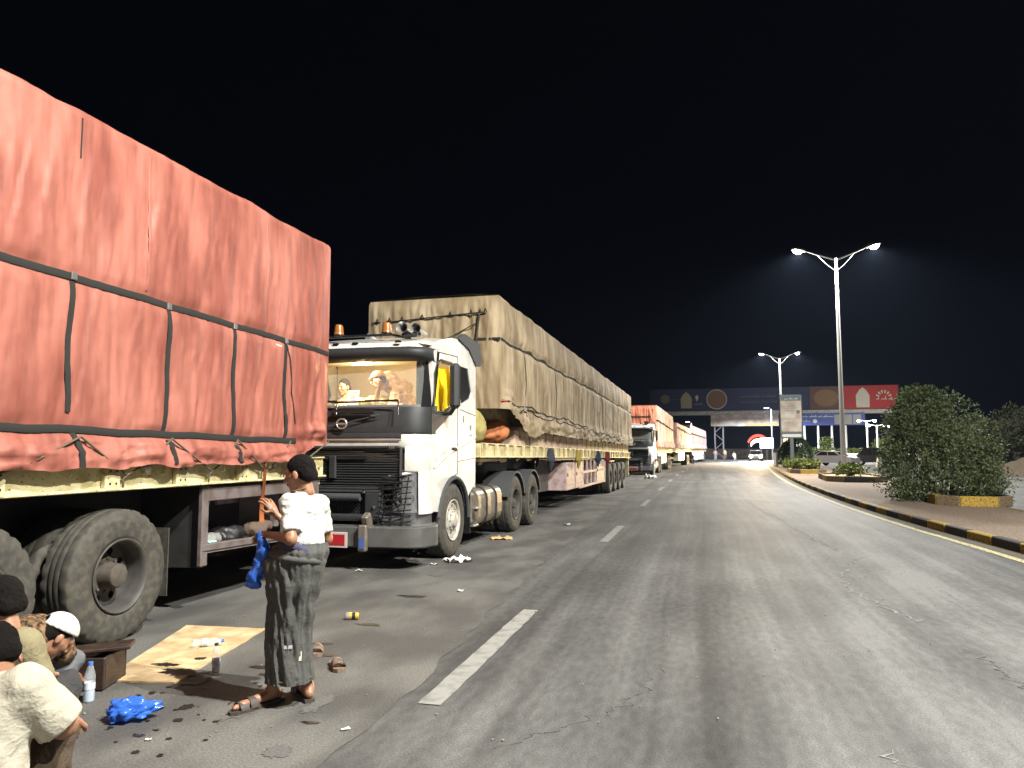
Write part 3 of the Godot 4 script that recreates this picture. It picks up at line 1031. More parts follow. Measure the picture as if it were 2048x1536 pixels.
# the cloth over a load; it knows where its side lies so that straps and ropes can follow it
class Tarp:
	var length := 13.0
	var half := 1.27
	var f := FastNoiseLite.new()
	var amp := 1.0
	var lean := 0.3
	var gather := 0.35
	var ease := 1.0
	var bands := []   # straps that press the cloth in: [z0, y0, z1, y1]
	var low: Callable
	var high: Callable

	func _init(sd: int) -> void:
		f.seed = sd
		f.frequency = 1.0
		f.noise_type = FastNoiseLite.TYPE_SIMPLEX_SMOOTH

	func out(z: float, y: float) -> float:
		var lo: float = low.call(z)
		var hi: float = high.call(z)
		var ends := smoothstep(0.0, 0.25, -z) * smoothstep(0.0, 0.25, z + length)
		var v := clampf((hi - y) / maxf(hi - lo, 0.1), 0.0, 1.0)
		var u := z + lean * y * 0.35 + 0.06 * f.get_noise_2d(z * 0.9, y * 0.9)
		var a := 0.035 * f.get_noise_2d(u * 0.9, y * 0.2 + 7.0)
		var c := 1.0 - 2.4 * absf(f.get_noise_2d(u * 1.7, y * 0.1 + 31.0))
		var e := 1.0 - 2.0 * absf(f.get_noise_2d(u * 4.3, y * 0.16 + 77.0))
		var folds := 0.042 * maxf(c, -0.4) + 0.02 * maxf(e, -0.4)
		var d := (a + folds * smoothstep(0.03, 0.25, v)) * amp
		d += 0.004 * f.get_noise_2d(z * 6.0, y * 5.0)
		var g := smoothstep(lo + gather, lo + gather * 0.35, y)
		d += ease * g * (0.05 + 0.05 * f.get_noise_2d(z * 1.1, y * 6.5 + 5.0) + 0.045 * (1.0 - 2.2 * absf(f.get_noise_2d(z * 0.8 + y * 0.5, y * 4.2))) + 0.03 * f.get_noise_2d(z * 5.0, y * 3.0))
		for b in bands:
			var yb: float = lerpf(b[1], b[3], clampf((z - b[0]) / (b[2] - b[0]), 0.0, 1.0))
			var q := (y - yb) / 0.07
			var press := exp(-q * q)
			d = lerpf(d, -0.012, press * 0.75) + 0.012 * exp(-(q - 3.2) * (q - 3.2) * 0.12) * (0.5 + f.get_noise_2d(z * 2.2, 3.0)) + 0.012 * exp(-(q + 3.2) * (q + 3.2) * 0.12) * (0.5 + f.get_noise_2d(z * 2.6, 9.0))
		return half + d * ends

	func point(z: float, y: float, off := 0.0) -> Vector3:
		return Vector3(out(z, y) + off, y, z)

	func build(fine: float, z_fine: float, coarse: float, dy: float) -> Geo:
		var g := Geo.new()
		var zs := []
		var z := 0.0
		while z > -length:
			zs.append(z)
			z -= fine if z < z_fine else coarse
		zs.append(-length)
		var rows := int(3.0 / dy)
		# road side with the rolled top edge and the roof
		var nu := rows + 14
		var pts := PackedVector3Array()
		for zz in zs:
			var lo: float = low.call(zz)
			var hi: float = high.call(zz)
			var r := 0.09
			for k in rows:
				var y := lerpf(lo, hi - r, float(k) / (rows - 1))
				pts.append(Vector3(out(zz, y), y, zz))
			var o := out(zz, hi - r)
			for k in range(1, 6):
				var an := PI / 2 * k / 5
				pts.append(Vector3(o - r + r * cos(an), hi - r + r * sin(an), zz))
			for k in range(1, 6):
				var x := lerpf(o - r, -half + r, k / 5.0)
				pts.append(Vector3(x, hi + 0.03 * sin(PI * k / 5.0) + 0.03 * f.get_noise_2d(zz * 1.2, x * 2.0), zz))
			for k in range(1, 4):
				var y := lerpf(hi - r, lo, (k - 1) / 2.0)
				pts.append(Vector3(-half, y, zz))
			pts.append(Vector3(-half, lo, zz))
		g.grid(pts, nu, zs.size(), false, true)
		# the two ends
		for e in [0, 1]:
			var zz: float = 0.0 if e == 0 else -length
			var sgn := 1.0 if e == 0 else -1.0
			var lo: float = low.call(zz)
			var hi: float = high.call(zz)
			var q := PackedVector3Array()
			var nx := 84
			var ny := 60
			for j in ny:
				var y := lerpf(lo, hi - 0.02, float(j) / (ny - 1))
				for i in nx:
					var x := lerpf(-half, half, float(i) / (nx - 1))
					var env := smoothstep(half, half - 0.2, absf(x)) * smoothstep(hi, hi - 0.3, y)
					var c := 1.0 - 2.2 * absf(f.get_noise_2d(x * 3.2 + y * 0.3 + 50.0 * e, y * 0.3 + 3.0))
					var c2 := 1.0 - 2.2 * absf(f.get_noise_2d(x * 7.0 - y * 0.4 + 50.0 * e, y * 0.5 + 13.0))
					q.append(Vector3(x * (1.0 - 0.025 * smoothstep(hi - 0.1, hi, y)), y, zz + sgn * env * (0.03 + 0.035 * maxf(c, -0.5) + 0.014 * maxf(c2, -0.5) + 0.03 * f.get_noise_2d(x * 1.5, y * 1.2))))
			g.grid(q, nx, ny, false, true)
		return g

	# a ribbon lying on the cloth through (z, y) stations
	func ribbon(stations: Array, width: float, off := 0.008, upright := false) -> Geo:
		var g := Geo.new()
		var line := []
		for k in stations.size() - 1:
			var a: Vector2 = stations[k]
			var b: Vector2 = stations[k + 1]
			var cnt := maxi(2, int(a.distance_to(b) / 0.035))
			for i in cnt:
				line.append(a.lerp(b, float(i) / cnt))
		line.append(stations[-1])
		var pts := PackedVector3Array()
		var w := Vector2(width / 2, 0) if upright else Vector2(0, width / 2)
		for s in line:
			var q: Vector2 = s
			var mx := maxf(out(q.x, q.y), maxf(out(q.x - w.x, q.y - w.y), out(q.x + w.x, q.y + w.y)))
			for k in [[-1, -0.004], [-0.9, off], [0.9, off], [1, -0.004]]:
				pts.append(Vector3(mx + k[1], q.y + w.y * k[0], q.x + w.x * k[0]))
		g.grid(pts, 4, line.size(), false, true)
		return g

	func rope(stations: Array, rad: float, off := 0.012) -> Geo:
		var path := []
		for k in stations.size() - 1:
			var a: Vector2 = stations[k]
			var b: Vector2 = stations[k + 1]
			var cnt := maxi(2, int(a.distance_to(b) / 0.12))
			for i in cnt:
				var q := a.lerp(b, float(i) / cnt)
				path.append(point(q.x, q.y, off))
		path.append(point(stations[-1].x, stations[-1].y, off))
		return Geo.new().tube(path, rad, 6)

func wavy(z0: float, z1: float, y0: float, y1: float, amp: float, sd: float) -> Array:
	var out := []
	var n := int(absf(z1 - z0) / 0.3) + 1
	for k in n + 1:
		var t := float(k) / n
		out.append(Vector2(lerpf(z0, z1, t), lerpf(y0, y1, t) + amp * ns.get_noise_2d(t * absf(z1 - z0) * 22.0, sd)))
	return out

# ------------------------------------------------------------------ the first trailer, under the red tarpaulin
const T1_FRONT := -4.4
const T1_LEN := 13.02

func build_first_trailer() -> void:
	var t := make_trailer("cargo_trailer", "cream railed trailer with big dusty wheels under the red tarpaulin", P(-5.85, 0, T1_FRONT), 0.0, T1_LEN, 1.235, 1.215, [-9.65, -8.33, -7.0], true)
	# open tool cage in front of the rear end
	var mv: Material = M["mauve_paint"]
	var z0 := -10.7
	var z1 := -12.95
	var cage := Node3D.new()
	for e in [[Vector3(1.18, 0.82, z0 - 0.05), Vector3(0.05, 0.76, 0.1)], [Vector3(1.18, 0.88, -12.2), Vector3(0.05, 0.62, 0.1)], [Vector3(1.18, 0.9, z1 + 0.05), Vector3(0.05, 0.6, 0.1)]]:
		part(t, "cage_post", Geo.new().box(e[0], e[1], 0.008), mv)
	part(t, "cage_top", Geo.new().box(Vector3(1.183, 1.12, -11.22), Vector3(0.05, 0.13, 0.9), 0.006), mv)
	part(t, "cage_top", Geo.new().box(Vector3(1.183, 1.12, -12.3), Vector3(0.05, 0.13, 1.14), 0.006), mv)
	part(t, "cage_sill", Geo.new().box(Vector3(1.18, 0.585, -11.82), Vector3(0.07, 0.07, 2.2), 0.008, turned(-1.6, 0, 0)), mv)
	part(t, "cage_floor", Geo.new().box(Vector3(0.75, 0.545, -11.85), Vector3(0.9, 0.03, 2.1), 0.0, turned(-1.6, 0, 0)), mv)
	part(t, "cage_end_panel", Geo.new().box(Vector3(0.72, 0.8, z0 - 0.02), Vector3(0.9, 0.76, 0.03), 0.004, turned(0, 8, 0)), M["chassis_black"])
	part(t, "cage_back_panel", Geo.new().box(Vector3(0.28, 0.86, -11.85), Vector3(0.03, 0.6, 2.2)), M["chassis_black"])
	part(t, "cage_inner_panel", Geo.new().box(Vector3(0.8, 0.9, -12.28), Vector3(0.5, 0.5, 0.02), 0.0, turned(0, 60, 0)), mv)
	part(t, "shelf_rail", Geo.new().box(Vector3(0.62, 0.98, -11.4), Vector3(0.03, 0.05, 0.4)), M["pale_mauve_paint"])
	part(t, "shelf_rail", Geo.new().box(Vector3(0.6, 0.97, -12.0), Vector3(0.03, 0.05, 0.5)), M["pale_mauve_paint"])
	cage.free()
	part(t, "mud_flap", Geo.new().box(Vector3(0.9, 0.55, -10.28), Vector3(0.55, 0.6, 0.012)), M["rubber"])
	part(t, "spare_rail", Geo.new().box(Vector3(0.3, 0.5, -11.6), Vector3(0.05, 0.05, 2.6)), M["chassis_black"])
	part(t, "landing_leg", Geo.new().box(Vector3(0.8, 0.6, -2.4), Vector3(0.12, 1.2, 0.12), 0.01), M["chassis_black"])
	part(t, "landing_leg", Geo.new().box(Vector3(-0.8, 0.6, -2.4), Vector3(0.12, 1.2, 0.12), 0.01), M["chassis_black"])
	# cloth bundles lying in the cage
	var f := FastNoiseLite.new()
	f.frequency = 6.0
	for e in [[0.95, 0.62, -11.05, Vector3(0.13, 0.08, 0.2), "grey", "crumpled pale grey sack lying in the trailer's tool cage"], [0.9, 0.64, -11.5, Vector3(0.15, 0.1, 0.22), "black", "crumpled black sack lying in the trailer's tool cage"], [0.95, 0.66, -12.0, Vector3(0.12, 0.09, 0.16), "brown", "small brown bundle at the far end of the tool cage"]]:
		var fd := Field.new(Vector3(-0.25, -0.15, -0.3), Vector3(0.25, 0.2, 0.3), 0.014)
		fd.ball(Vector3.ZERO, e[3], Basis.IDENTITY, 0.01)
		fd.ball(Vector3(0.05, 0.03, -0.08), e[3] * 0.7, Basis.IDENTITY, 0.03)
		fd.ripple(f, 0.035)
		var g := Geo.new()
		fd.add_to(g)
		var c: Material = mat("sack_grey", 0.2, 0.2, 0.19, 0.8) if e[4] == "grey" else (mat("sack_black", 0.015, 0.015, 0.016, 0.5) if e[4] == "black" else mat("sack_brown", 0.1, 0.07, 0.05, 0.9))
		var o := part(self, numbered("cloth_sack"), g, c, at(Vector3(-5.85 + e[0], e[1], -T1_FRONT + e[2])))
		mark(o, e[5], "sack", "sacks in the tool cage")
	var tin := part(self, "teal_box", Geo.new().box(Vector3.ZERO, Vector3(0.08, 0.035, 0.12), 0.01), mat("teal", 0.3, 0.55, 0.45, 0.5), at(Vector3(-5.85 + 1.1, 0.638, -T1_FRONT - 10.98)))
	mark(tin, "small pale teal box on the sill of the tool cage", "box")

	# the tarpaulin
	var tp := Tarp.new(41)
	tp.length = 13.0
	tp.amp = 0.62
	tp.lean = 0.45
	tp.low = func(z): return 1.41 + 0.045 * ns.get_noise_1d(z * 30.0) + 0.2 * smoothstep(-12.1, -12.75, z)
	tp.high = func(z): return 4.19 + 0.03 * ns.get_noise_1d(z * 14.0)
	tp.gather = 0.4
	tp.ease = 0.75
	tp.bands = [[-3.0, 2.96, -12.98, 2.77], [-3.0, 1.79, -12.2, 1.655]]
	var cl := thing("red_tarpaulin", "faded red tarpaulin lashed with black straps over a tall load", "tarpaulin", P(-5.85, 0, T1_FRONT))
	part(cl, "cloth", tp.build(0.026, -7.6, 0.2, 0.026), M["tarp_red"])
	var sb: Material = M["strap_black"]
	part(cl, "strap", tp.ribbon(wavy(-3.0, -12.98, 2.96, 2.77, 0.02, 3.0), 0.062), sb)
	part(cl, "strap", tp.ribbon(wavy(-3.0, -12.2, 1.79, 1.655, 0.02, 9.0), 0.062, 0.012), sb)
	for e in [[-8.98, 2.86, 1.83], [-10.02, 2.82, 1.68], [-11.0, 2.8, 1.66], [-11.98, 2.79, 1.62]]:
		part(cl, "strap", tp.ribbon([Vector2(e[0], e[1]), Vector2(e[0] + 0.02, (e[1] + e[2]) / 2), Vector2(e[0] + 0.01, e[2])], 0.046, 0.011, true), sb)
		part(cl, "buckle", Geo.new().box(tp.point(e[0], e[1] - 0.005, 0.02), Vector3(0.02, 0.06, 0.055), 0.005), M["buckle"])
	for e in [[-9.02, 1.72, 1.42], [-10.03, 1.64, 1.43], [-11.0, 1.6, 1.43]]:
		part(cl, "strap", tp.ribbon([Vector2(e[0], e[1]), Vector2(e[0] - 0.03, (e[1] + e[2]) / 2), Vector2(e[0] - 0.04, e[2])], 0.05, 0.012, true), sb)
	for z in [-7.9, -9.75, -11.55]:
		part(cl, "seam", tp.ribbon([Vector2(z, 4.08), Vector2(z, 3.4), Vector2(z + 0.02, 2.9)], 0.03, 0.004, true), M["tarp_red"])
	part(cl, "slit", tp.ribbon([Vector2(-9.0, 4.1), Vector2(-9.0, 3.78)], 0.014, 0.003, true), sb)
	part(cl, "loose_rope", tp.rope([Vector2(-12.0, 2.74), Vector2(-12.03, 2.6), Vector2(-12.1, 2.2), Vector2(-12.17, 1.85)], 0.006), M["rope_dark"])
	part(cl, "chalk_mark", tp.ribbon([Vector2(-11.74, 2.72), Vector2(-11.86, 2.71)], 0.018, 0.004), mat("chalk", 0.7, 0.62, 0.42, 0.9))
	# lashing ropes zigzagging between the low strap and the rail
	var zig := [[-9.05, -8.3], [-9.05, -9.62], [-10.05, -9.62], [-10.05, -10.72], [-11.03, -10.72], [-11.03, -11.6], [-12.05, -11.68], [-12.95, -12.05]]
	for e in zig:
		var top := tp.point(e[0], 1.65, 0.05)
		var bot := Vector3(1.28, 1.345, e[1])
		var midp := (top + bot) / 2 + Vector3(0.03, -0.02, 0)
		part(cl, "lashing_rope", Geo.new().tube([top, midp, bot, bot + Vector3(0.0, -0.03, 0.04), bot + Vector3(-0.02, -0.1, 0.02)], 0.009, 6), M["rope_brown"])
	# blue plastic sacks showing under the rear corner
	for k in 4:
		var fd := Field.new(Vector3(-0.5, -0.12, -0.3), Vector3(0.4, 0.18, 0.3), 0.02)
		fd.ball(Vector3(-0.05, 0.02, 0), Vector3(0.38, 0.1, 0.22), Basis.IDENTITY, 0.02)
		fd.ripple(f, 0.03)
		var g := Geo.new()
		fd.add_to(g)
		var o := part(self, numbered("blue_sack"), g, mat("sack_blue", 0.035, 0.085, 0.2, 0.55), at(Vector3(-5.85 + 0.82, 1.55 + 0.15 * (k / 2), -T1_FRONT - 12.28 - 0.4 * (k % 2))))
		mark(o, ["lower blue sack under the red tarpaulin, just behind the last vertical strap", "lower blue sack at the red tarpaulin's very rear corner", "upper blue sack under the red tarpaulin, just behind the last vertical strap", "upper blue sack at the red tarpaulin's very rear corner"][k], "sack", "blue sacks under the red tarpaulin")
	# the orange strap hanging from the rail
	var st := thing("orange_strap", "long orange webbing strap hanging from the cream rail", "strap", P(-4.55, 0, 7.2))
	var rb := PackedVector3Array()
	for k in 24:
		var y := 1.5 - k * 0.031
		var tw := 0.4 * sin(k * 0.16)
		for s in [-0.026, 0.026]:
			rb.append(Vector3(s * cos(tw) + 0.012 * sin(k * 0.25), y, s * sin(tw) + 0.03))
	part(st, "webbing", Geo.new().grid(rb, 2, 24, false, false), mat("orange_web", 0.55, 0.17, 0.05, 0.8))
	part(st, "hook", Geo.new().tube([Vector3(0, 1.42, 0.03), Vector3(0.03, 1.36, 0.035), Vector3(0.08, 1.34, 0.04), Vector3(0.12, 1.36, 0.045), Vector3(0.12, 1.39, 0.045)], 0.009, 6), M["chassis_black"])

# ------------------------------------------------------------------ the second trailer, under the beige tarpaulin
const YAW2 := -0.0205

func build_second_trailer() -> void:
	var px := -4.8
	var d0 := 12.2
	var ln := 21.6
	var t := make_trailer("cargo_trailer", "long cream railed trailer with four rear axles under the beige tarpaulin", P(px, 0, d0), YAW2, ln, 1.42, 1.2, [-15.2, -16.5, -17.8, -19.1], false)
	# side lockers and cage between the landing legs and the wheels
	var pm: Material = M["pale_mauve_paint"]
	var mv: Material = M["mauve_paint"]
	var yb := 0.5
	part(t, "sloping_panel", Geo.new().prism(PackedVector2Array([Vector2(6.0, 1.28), Vector2(7.0, 1.28), Vector2(7.0, yb), Vector2(4.6, yb + 0.05)]), 0.04, Transform3D(Basis(Vector3(0, 0, -1), Vector3(0, 1, 0), Vector3(1, 0, 0)), Vector3(0.75, 0, 0))), mv)
	for e in [[-7.1, 1.15], [-8.4, 1.15], [-12.1, 1.7]]:
		var lk := part(t, "side_locker", Geo.new().box(Vector3(0.98, 0.86, e[0] - e[1] / 2), Vector3(0.5, 0.72, e[1]), 0.012), pm)
		for y in [0.66, 1.06]:
			part(lk, "rib", Geo.new().box(Vector3(1.234, y, e[0] - e[1] / 2), Vector3(0.012, 0.035, e[1] - 0.1), 0.003), pm)
		part(lk, "latch", Geo.new().box(Vector3(1.24, 0.9, e[0] - 0.16), Vector3(0.02, 0.1, 0.04), 0.004), M["dusty_steel"])
	for z in [-9.65, -10.4, -11.1, -11.8, -14.0]:
		part(t, "cage_post", Geo.new().box(Vector3(1.2, 0.88, z), Vector3(0.06, 0.72, 0.08), 0.006), pm)
	for y in [0.5, 0.9]:
		part(t, "cage_rail", Geo.new().box(Vector3(1.205, y, -11.5), Vector3(0.05, 0.07, 5.0), 0.006), pm)
	part(t, "bumper_post", Geo.new().box(Vector3(1.0, 0.85, -ln + 0.35), Vector3(0.4, 0.8, 0.1), 0.01), M["cream_paint"])
	part(t, "bumper_bar", Geo.new().box(Vector3(0, 0.5, -ln + 0.2), Vector3(2.3, 0.14, 0.08), 0.01), M["cream_paint"])
	for s in [-0.8, 0.8]:
		part(t, "landing_leg", Geo.new().box(Vector3(s, 0.85, -5.2), Vector3(0.12, 0.9, 0.12), 0.01), M["chassis_black"])
	# rags tied to the rail
	for e in [[-4.9, 0.03, 0.035, 0.05, "dark rag"], [-8.4, 0.28, 0.22, 0.05, "ochre rag"], [-11.9, 0.02, 0.04, 0.06, "dark rag"], [-14.0, 0.18, 0.03, 0.03, "dark red rag"]]:
		var fd := Field.new(Vector3(-0.12, -0.4, -0.15), Vector3(0.12, 0.25, 0.15), 0.018)
		fd.cap(Vector3(0, 0.15, 0), Vector3(0.02, -0.05, 0.03), 0.07, 0.09, 0.03)
		fd.cap(Vector3(0.02, -0.05, 0.03), Vector3(0, -0.3, -0.02), 0.07, 0.025, 0.03)
		var f := FastNoiseLite.new()
		f.frequency = 9.0
		fd.ripple(f, 0.03)
		var g := Geo.new()
		fd.add_to(g)
		var o := part(t, "tied_rag", g, mat("rag%d" % int(-e[0]), e[1], e[2], e[3], 0.9), at(Vector3(1.3, 1.42 + e[0] * 0.01, e[0])))
		o.set_meta("label", e[4] + " tied to the rail")

	# the load: rows of pale blocks standing on the deck
	var ld := thing("block_load", "row of pale blocks on the deck below the beige tarpaulin's hem", "load", P(px, 0, d0), YAW2)
	var blk := Geo.new().box(Vector3(0, 0.19, 0), Vector3(0.3, 0.38, 0.36), 0.015).mesh()
	var blk_low := Geo.new().box(Vector3(0, 0.15, 0), Vector3(0.3, 0.3, 0.36), 0.015).mesh()
	var bm := [mottle(mat("block_pink", 0.55, 0.42, 0.33, 0.85), M["cream_paint"].albedo_texture, 0.9), mottle(mat("block_cream", 0.66, 0.55, 0.32, 0.85), M["cream_paint"].albedo_texture, 0.9)]
	for k in 48:
		var z := -2.3 - k * 0.395
		part(ld, "block", blk if k % 3 else blk_low, bm[0 if k < 20 else 1], at(Vector3(1.05 + 0.01 * (k % 2), 1.665 + z * 0.0102, z)))
	part(ld, "stack", Geo.new().box(Vector3(-0.1, 2.4, -10.8), Vector3(2.0, 1.5, 18.5)), bm[1])
	# two big sacks at the front of the load
	for e in [[0.72, 1.95, -0.75, Vector3(0.3, 0.36, 0.42), 0.3, 0.25, 0.09, "bulging olive sack behind the white cab under the beige tarpaulin"], [0.85, 1.88, -1.65, Vector3(0.35, 0.24, 0.4), 0.42, 0.14, 0.05, "orange brown sack at the front of the pale block load"]]:
		var fd := Field.new(Vector3(-0.5, -0.5, -0.6), Vector3(0.5, 0.5, 0.6), 0.03)
		fd.ball(Vector3.ZERO, e[3], turned(0, 10, 8), 0.02)
		var f := FastNoiseLite.new()
		f.frequency = 3.5
		fd.ripple(f, 0.06)
		var g := Geo.new()
		fd.add_to(g)
		var o := part(self, numbered("load_sack"), g, mat("load_sack%d" % int(e[5] * 100), e[4], e[5], e[6], 0.8), at(P(px, 0, d0)) * Transform3D(Basis(Vector3.UP, YAW2), Vector3.ZERO) * at(Vector3(e[0], e[1], e[2])))
		mark(o, e[7], "sack")

	# the tarpaulin
	var tp := Tarp.new(97)
	tp.length = 20.9
	tp.half = 1.3
	tp.amp = 1.05
	tp.ease = 0.75
	tp.bands = [[-0.02, 3.55, -20.8, 3.2]]
	tp.lean = 0.15
	tp.gather = 0.5
	tp.low = func(z): return 1.93 + 0.0095 * z * smoothstep(-2.0, -6.0, z) + 0.36 * smoothstep(-1.7, -0.1, z) - 0.14 * exp(-pow((z + 2.3) / 0.5, 2.0)) + 0.055 * ns.get_noise_1d(z * 28.0 + 500.0) * smoothstep(-1.0, -3.0, z)
	tp.high = func(z): return 4.36 + 0.019 * z + 0.03 * ns.get_noise_1d(z * 12.0 + 900.0)
	var cl := thing("beige_tarpaulin", "dusty beige tarpaulin roped over the long load behind the white cab", "tarpaulin", P(px + 0.014, 0, d0 + 0.75), YAW2)
	part(cl, "cloth", tp.build(0.05, 1.0, 0.05, 0.045), M["tarp_beige"])
	var rd: Material = M["rope_dark"]
	part(cl, "strap", tp.ribbon(wavy(-0.02, -20.8, 3.55, 3.2, 0.08, 21.0), 0.05), M["strap_black"])
	part(cl, "rope", tp.rope(wavy(-0.05, -9.0, 2.42, 2.2, 0.12, 33.0), 0.013), rd)
	part(cl, "rope", tp.rope(wavy(-1.0, -16.0, 2.3, 2.0, 0.18, 43.0), 0.012), rd)
	part(cl, "red_cord", tp.rope([Vector2(-0.0, 2.43), Vector2(-0.3, 2.44)], 0.012), mat("red_cord", 0.5, 0.1, 0.05, 0.8))
	for z in [-1.6, -4.5, -8.0, -12.0, -16.0]:
		part(cl, "rope", tp.rope([Vector2(z, 3.5 + z * 0.016), Vector2(z - 0.05, 2.9), Vector2(z - 0.03, 2.2)], 0.008), rd)
	var front := Geo.new()
	front.tube([Vector3(-1.2, 3.93, 0.05), Vector3(-0.5, 3.95, 0.08), Vector3(0.3, 4.0, 0.08), Vector3(1.0, 4.03, 0.09)], 0.014, 6)
	for x in [-1.1, -0.85, -0.6, -0.2, 0.35, 0.75, 0.92, 1.02]:
		front.tube([Vector3(x, 3.93 + 0.045 * (x + 1.2), 0.09), Vector3(x + 0.03, 3.99 + 0.045 * (x + 1.2), 0.12), Vector3(x + 0.05, 3.93 + 0.045 * (x + 1.2), 0.1)], 0.016, 5)
	part(cl, "front_rope", front, rd)
	var drop := Geo.new()
	drop.tube([Vector3(0.93, 4.0, 0.1), Vector3(0.88, 3.6, 0.1), Vector3(0.84, 3.1, 0.1), Vector3(0.8, 2.6, 0.09), Vector3(0.82, 2.0, 0.09)], 0.02, 6)
	drop.tube([Vector3(0.9, 3.85, 0.1), Vector3(0.4, 3.6, 0.12), Vector3(0.0, 3.5, 0.12)], 0.01, 5)
	part(cl, "front_rope", drop, rd)
	part(cl, "front_strap", Geo.new().box(Vector3(1.1, 3.545, 0.05), Vector3(0.42, 0.05, 0.02), 0.004, turned(0, 4, 0)), M["strap_black"])

# ------------------------------------------------------------------ the trailers farther down the queue
func build_far_trailers() -> void:
	var list := [
		["red and pale tarpaulined trailer behind the second white cab", -4.25, 49.8, -0.03, 16.5, "tarp_orange", 4.5, 4.35, "tarpaulin with an orange front, far behind the white cab", "tarp_pale"],
		["trailer under the short pinkish tarpaulin in the far queue", -3.45, 67.0, -0.05, 18.0, "tarp_mauve", 3.95, 3.9, "short pinkish tarpaulin over the far trailer's load", "tarp_mauve"],
		["last trailer of the queue near the footbridge, with white skirts", -2.65, 90.0, -0.1, 19.0, "tarp_mauve", 4.5, 4.2, "mauve tarpaulin over the last load near the footbridge", "tarp_mauve"]]
	for k in list.size():
		var e: Array = list[k]
		var ln: float = e[4]
		var t := make_trailer("cargo_trailer", e[0], P(e[1], 0, e[2]), e[3], ln, 1.4, 1.35, [-ln + 5.0, -ln + 3.7, -ln + 2.4], false)
		for z in [-4.0, -6.5, -9.0]:
			part(t, "side_locker", Geo.new().box(Vector3(0.95, 0.95, z), Vector3(0.5, 0.75, 1.9), 0.012), M["cream_paint"])
		if k == 2:
			part(t, "side_skirt", Geo.new().box(Vector3(1.22, 0.85, -ln / 2 + 1.0), Vector3(0.04, 1.0, ln * 0.75), 0.01), mat("white_paint", 0.75, 0.74, 0.7, 0.5))
		var tp := Tarp.new(200 + k)
		tp.length = ln - 0.4
		tp.half = 1.31
		tp.gather = 0.5
		tp.lean = 0.1
		tp.amp = 1.3
		var top0: float = e[6]
		var top1: float = e[7]
		tp.low = func(z): return 1.72 + 0.1 * ns.get_noise_1d(z * 20.0 + 70.0 * k)
		tp.high = func(z): return lerpf(top0, top1, -z / ln) + 0.05 * ns.get_noise_1d(z * 9.0 + 33.0 * k)
		var cl := thing("far_tarpaulin", e[8], "tarpaulin", P(e[1], 0, e[2] + 0.3), e[3])
		part(cl, "cloth", tp.build(0.12, 1.0, 0.12, 0.09), M[e[5]])
		if e[9] != e[5]:
			# a second, paler cloth laid over the long side
			var tq := Tarp.new(300 + k)
			tq.length = ln - 1.6
			tq.half = 1.36
			tq.gather = 0.5
			tq.low = func(z): return 1.78 + 0.12 * ns.get_noise_1d(z * 20.0)
			tq.high = func(z): return lerpf(top0, top1, -z / ln) + 0.06 + 0.05 * ns.get_noise_1d(z * 9.0 + 33.0 * k)
			part(cl, "pale_cloth", tq.build(0.12, 1.0, 0.12, 0.09), M[e[9]], at(Vector3(0, 0, -1.0)))
		part(cl, "strap", tp.ribbon(wavy(-0.05, -ln + 1.0, 3.5, 3.2, 0.08, 5.0 * k), 0.07, 0.08), M["strap_black"])
		part(cl, "front_strap", Geo.new().box(Vector3(0, 3.75, 0.1), Vector3(2.0, 0.06, 0.02)), M["strap_black"])
		# creamy sacks bulging between cloth and deck
		var ld := thing("sack_load", "pale sacks bulging below the hem of the " + ["orange fronted", "short pinkish", "last mauve"][k] + " tarpaulin", "load", P(e[1], 0, e[2]), e[3])
		for j in 18:
			var fd := Geo.new().lathe([Vector2(0.0, -0.22), Vector2(0.2, -0.17), Vector2(0.28, 0.0), Vector2(0.2, 0.17), Vector2(0.0, 0.22)], 10, Transform3D(Basis(Vector3(1, 0, 0), Vector3(0, 1, 0), Vector3(0, 0, 1.5)), Vector3.ZERO))
			part(ld, "sack", fd, M["block_cream"], at(Vector3(1.06, 1.82, -0.9 - j * (ln - 1.5) / 18.0)))

# ------------------------------------------------------------------ the tractor: z = 0 is the front, -z goes back, +x is the road side
const CAB_W := 1.25

# points of the front as seen from above, from the left flank round to the right flank
func plan_points() -> Array:
	var out := []
	var r := 0.3
	for k in 3:
		out.append(Vector2(-CAB_W, -0.62 + 0.1 * k))
	for k in 9:
		var a := PI - PI / 2 * k / 8
		out.append(Vector2(-CAB_W + r + cos(a) * r, -r - 0.05 + sin(a) * r))
	for k in range(1, 16):
		var x := lerpf(-CAB_W + r, CAB_W - r, k / 16.0)
		out.append(Vector2(x, -0.05 + 0.05 * (1.0 - pow(x / (CAB_W - r), 2.0))))
	for k in 9:
		var a := PI / 2 - PI / 2 * k / 8
		out.append(Vector2(CAB_W - r + cos(a) * r, -r - 0.05 + sin(a) * r))
	for k in 3:
		out.append(Vector2(CAB_W, -0.42 - 0.1 * k))
	return out

# rows: [y, setback, outset]; only the part of the front with xa <= x <= xb
func band(rows: Array, xa := -9.0, xb := 9.0, back_to := -0.42) -> Geo:
	var plan := []
	for p in plan_points():
		if p.x >= xa - 0.001 and p.x <= xb + 0.001 and p.y >= back_to - 0.001:
			plan.append(p)
	var pts := PackedVector3Array()
	for r in rows:
		for p in plan:
			var k: float = 1.0 + r[2] / CAB_W
			pts.append(Vector3(p.x * k, r[0], p.y - r[1] + r[2] * (1.0 if p.y > -0.2 else 0.3)))
	return Geo.new().grid(pts, plan.size(), rows.size(), false, true)

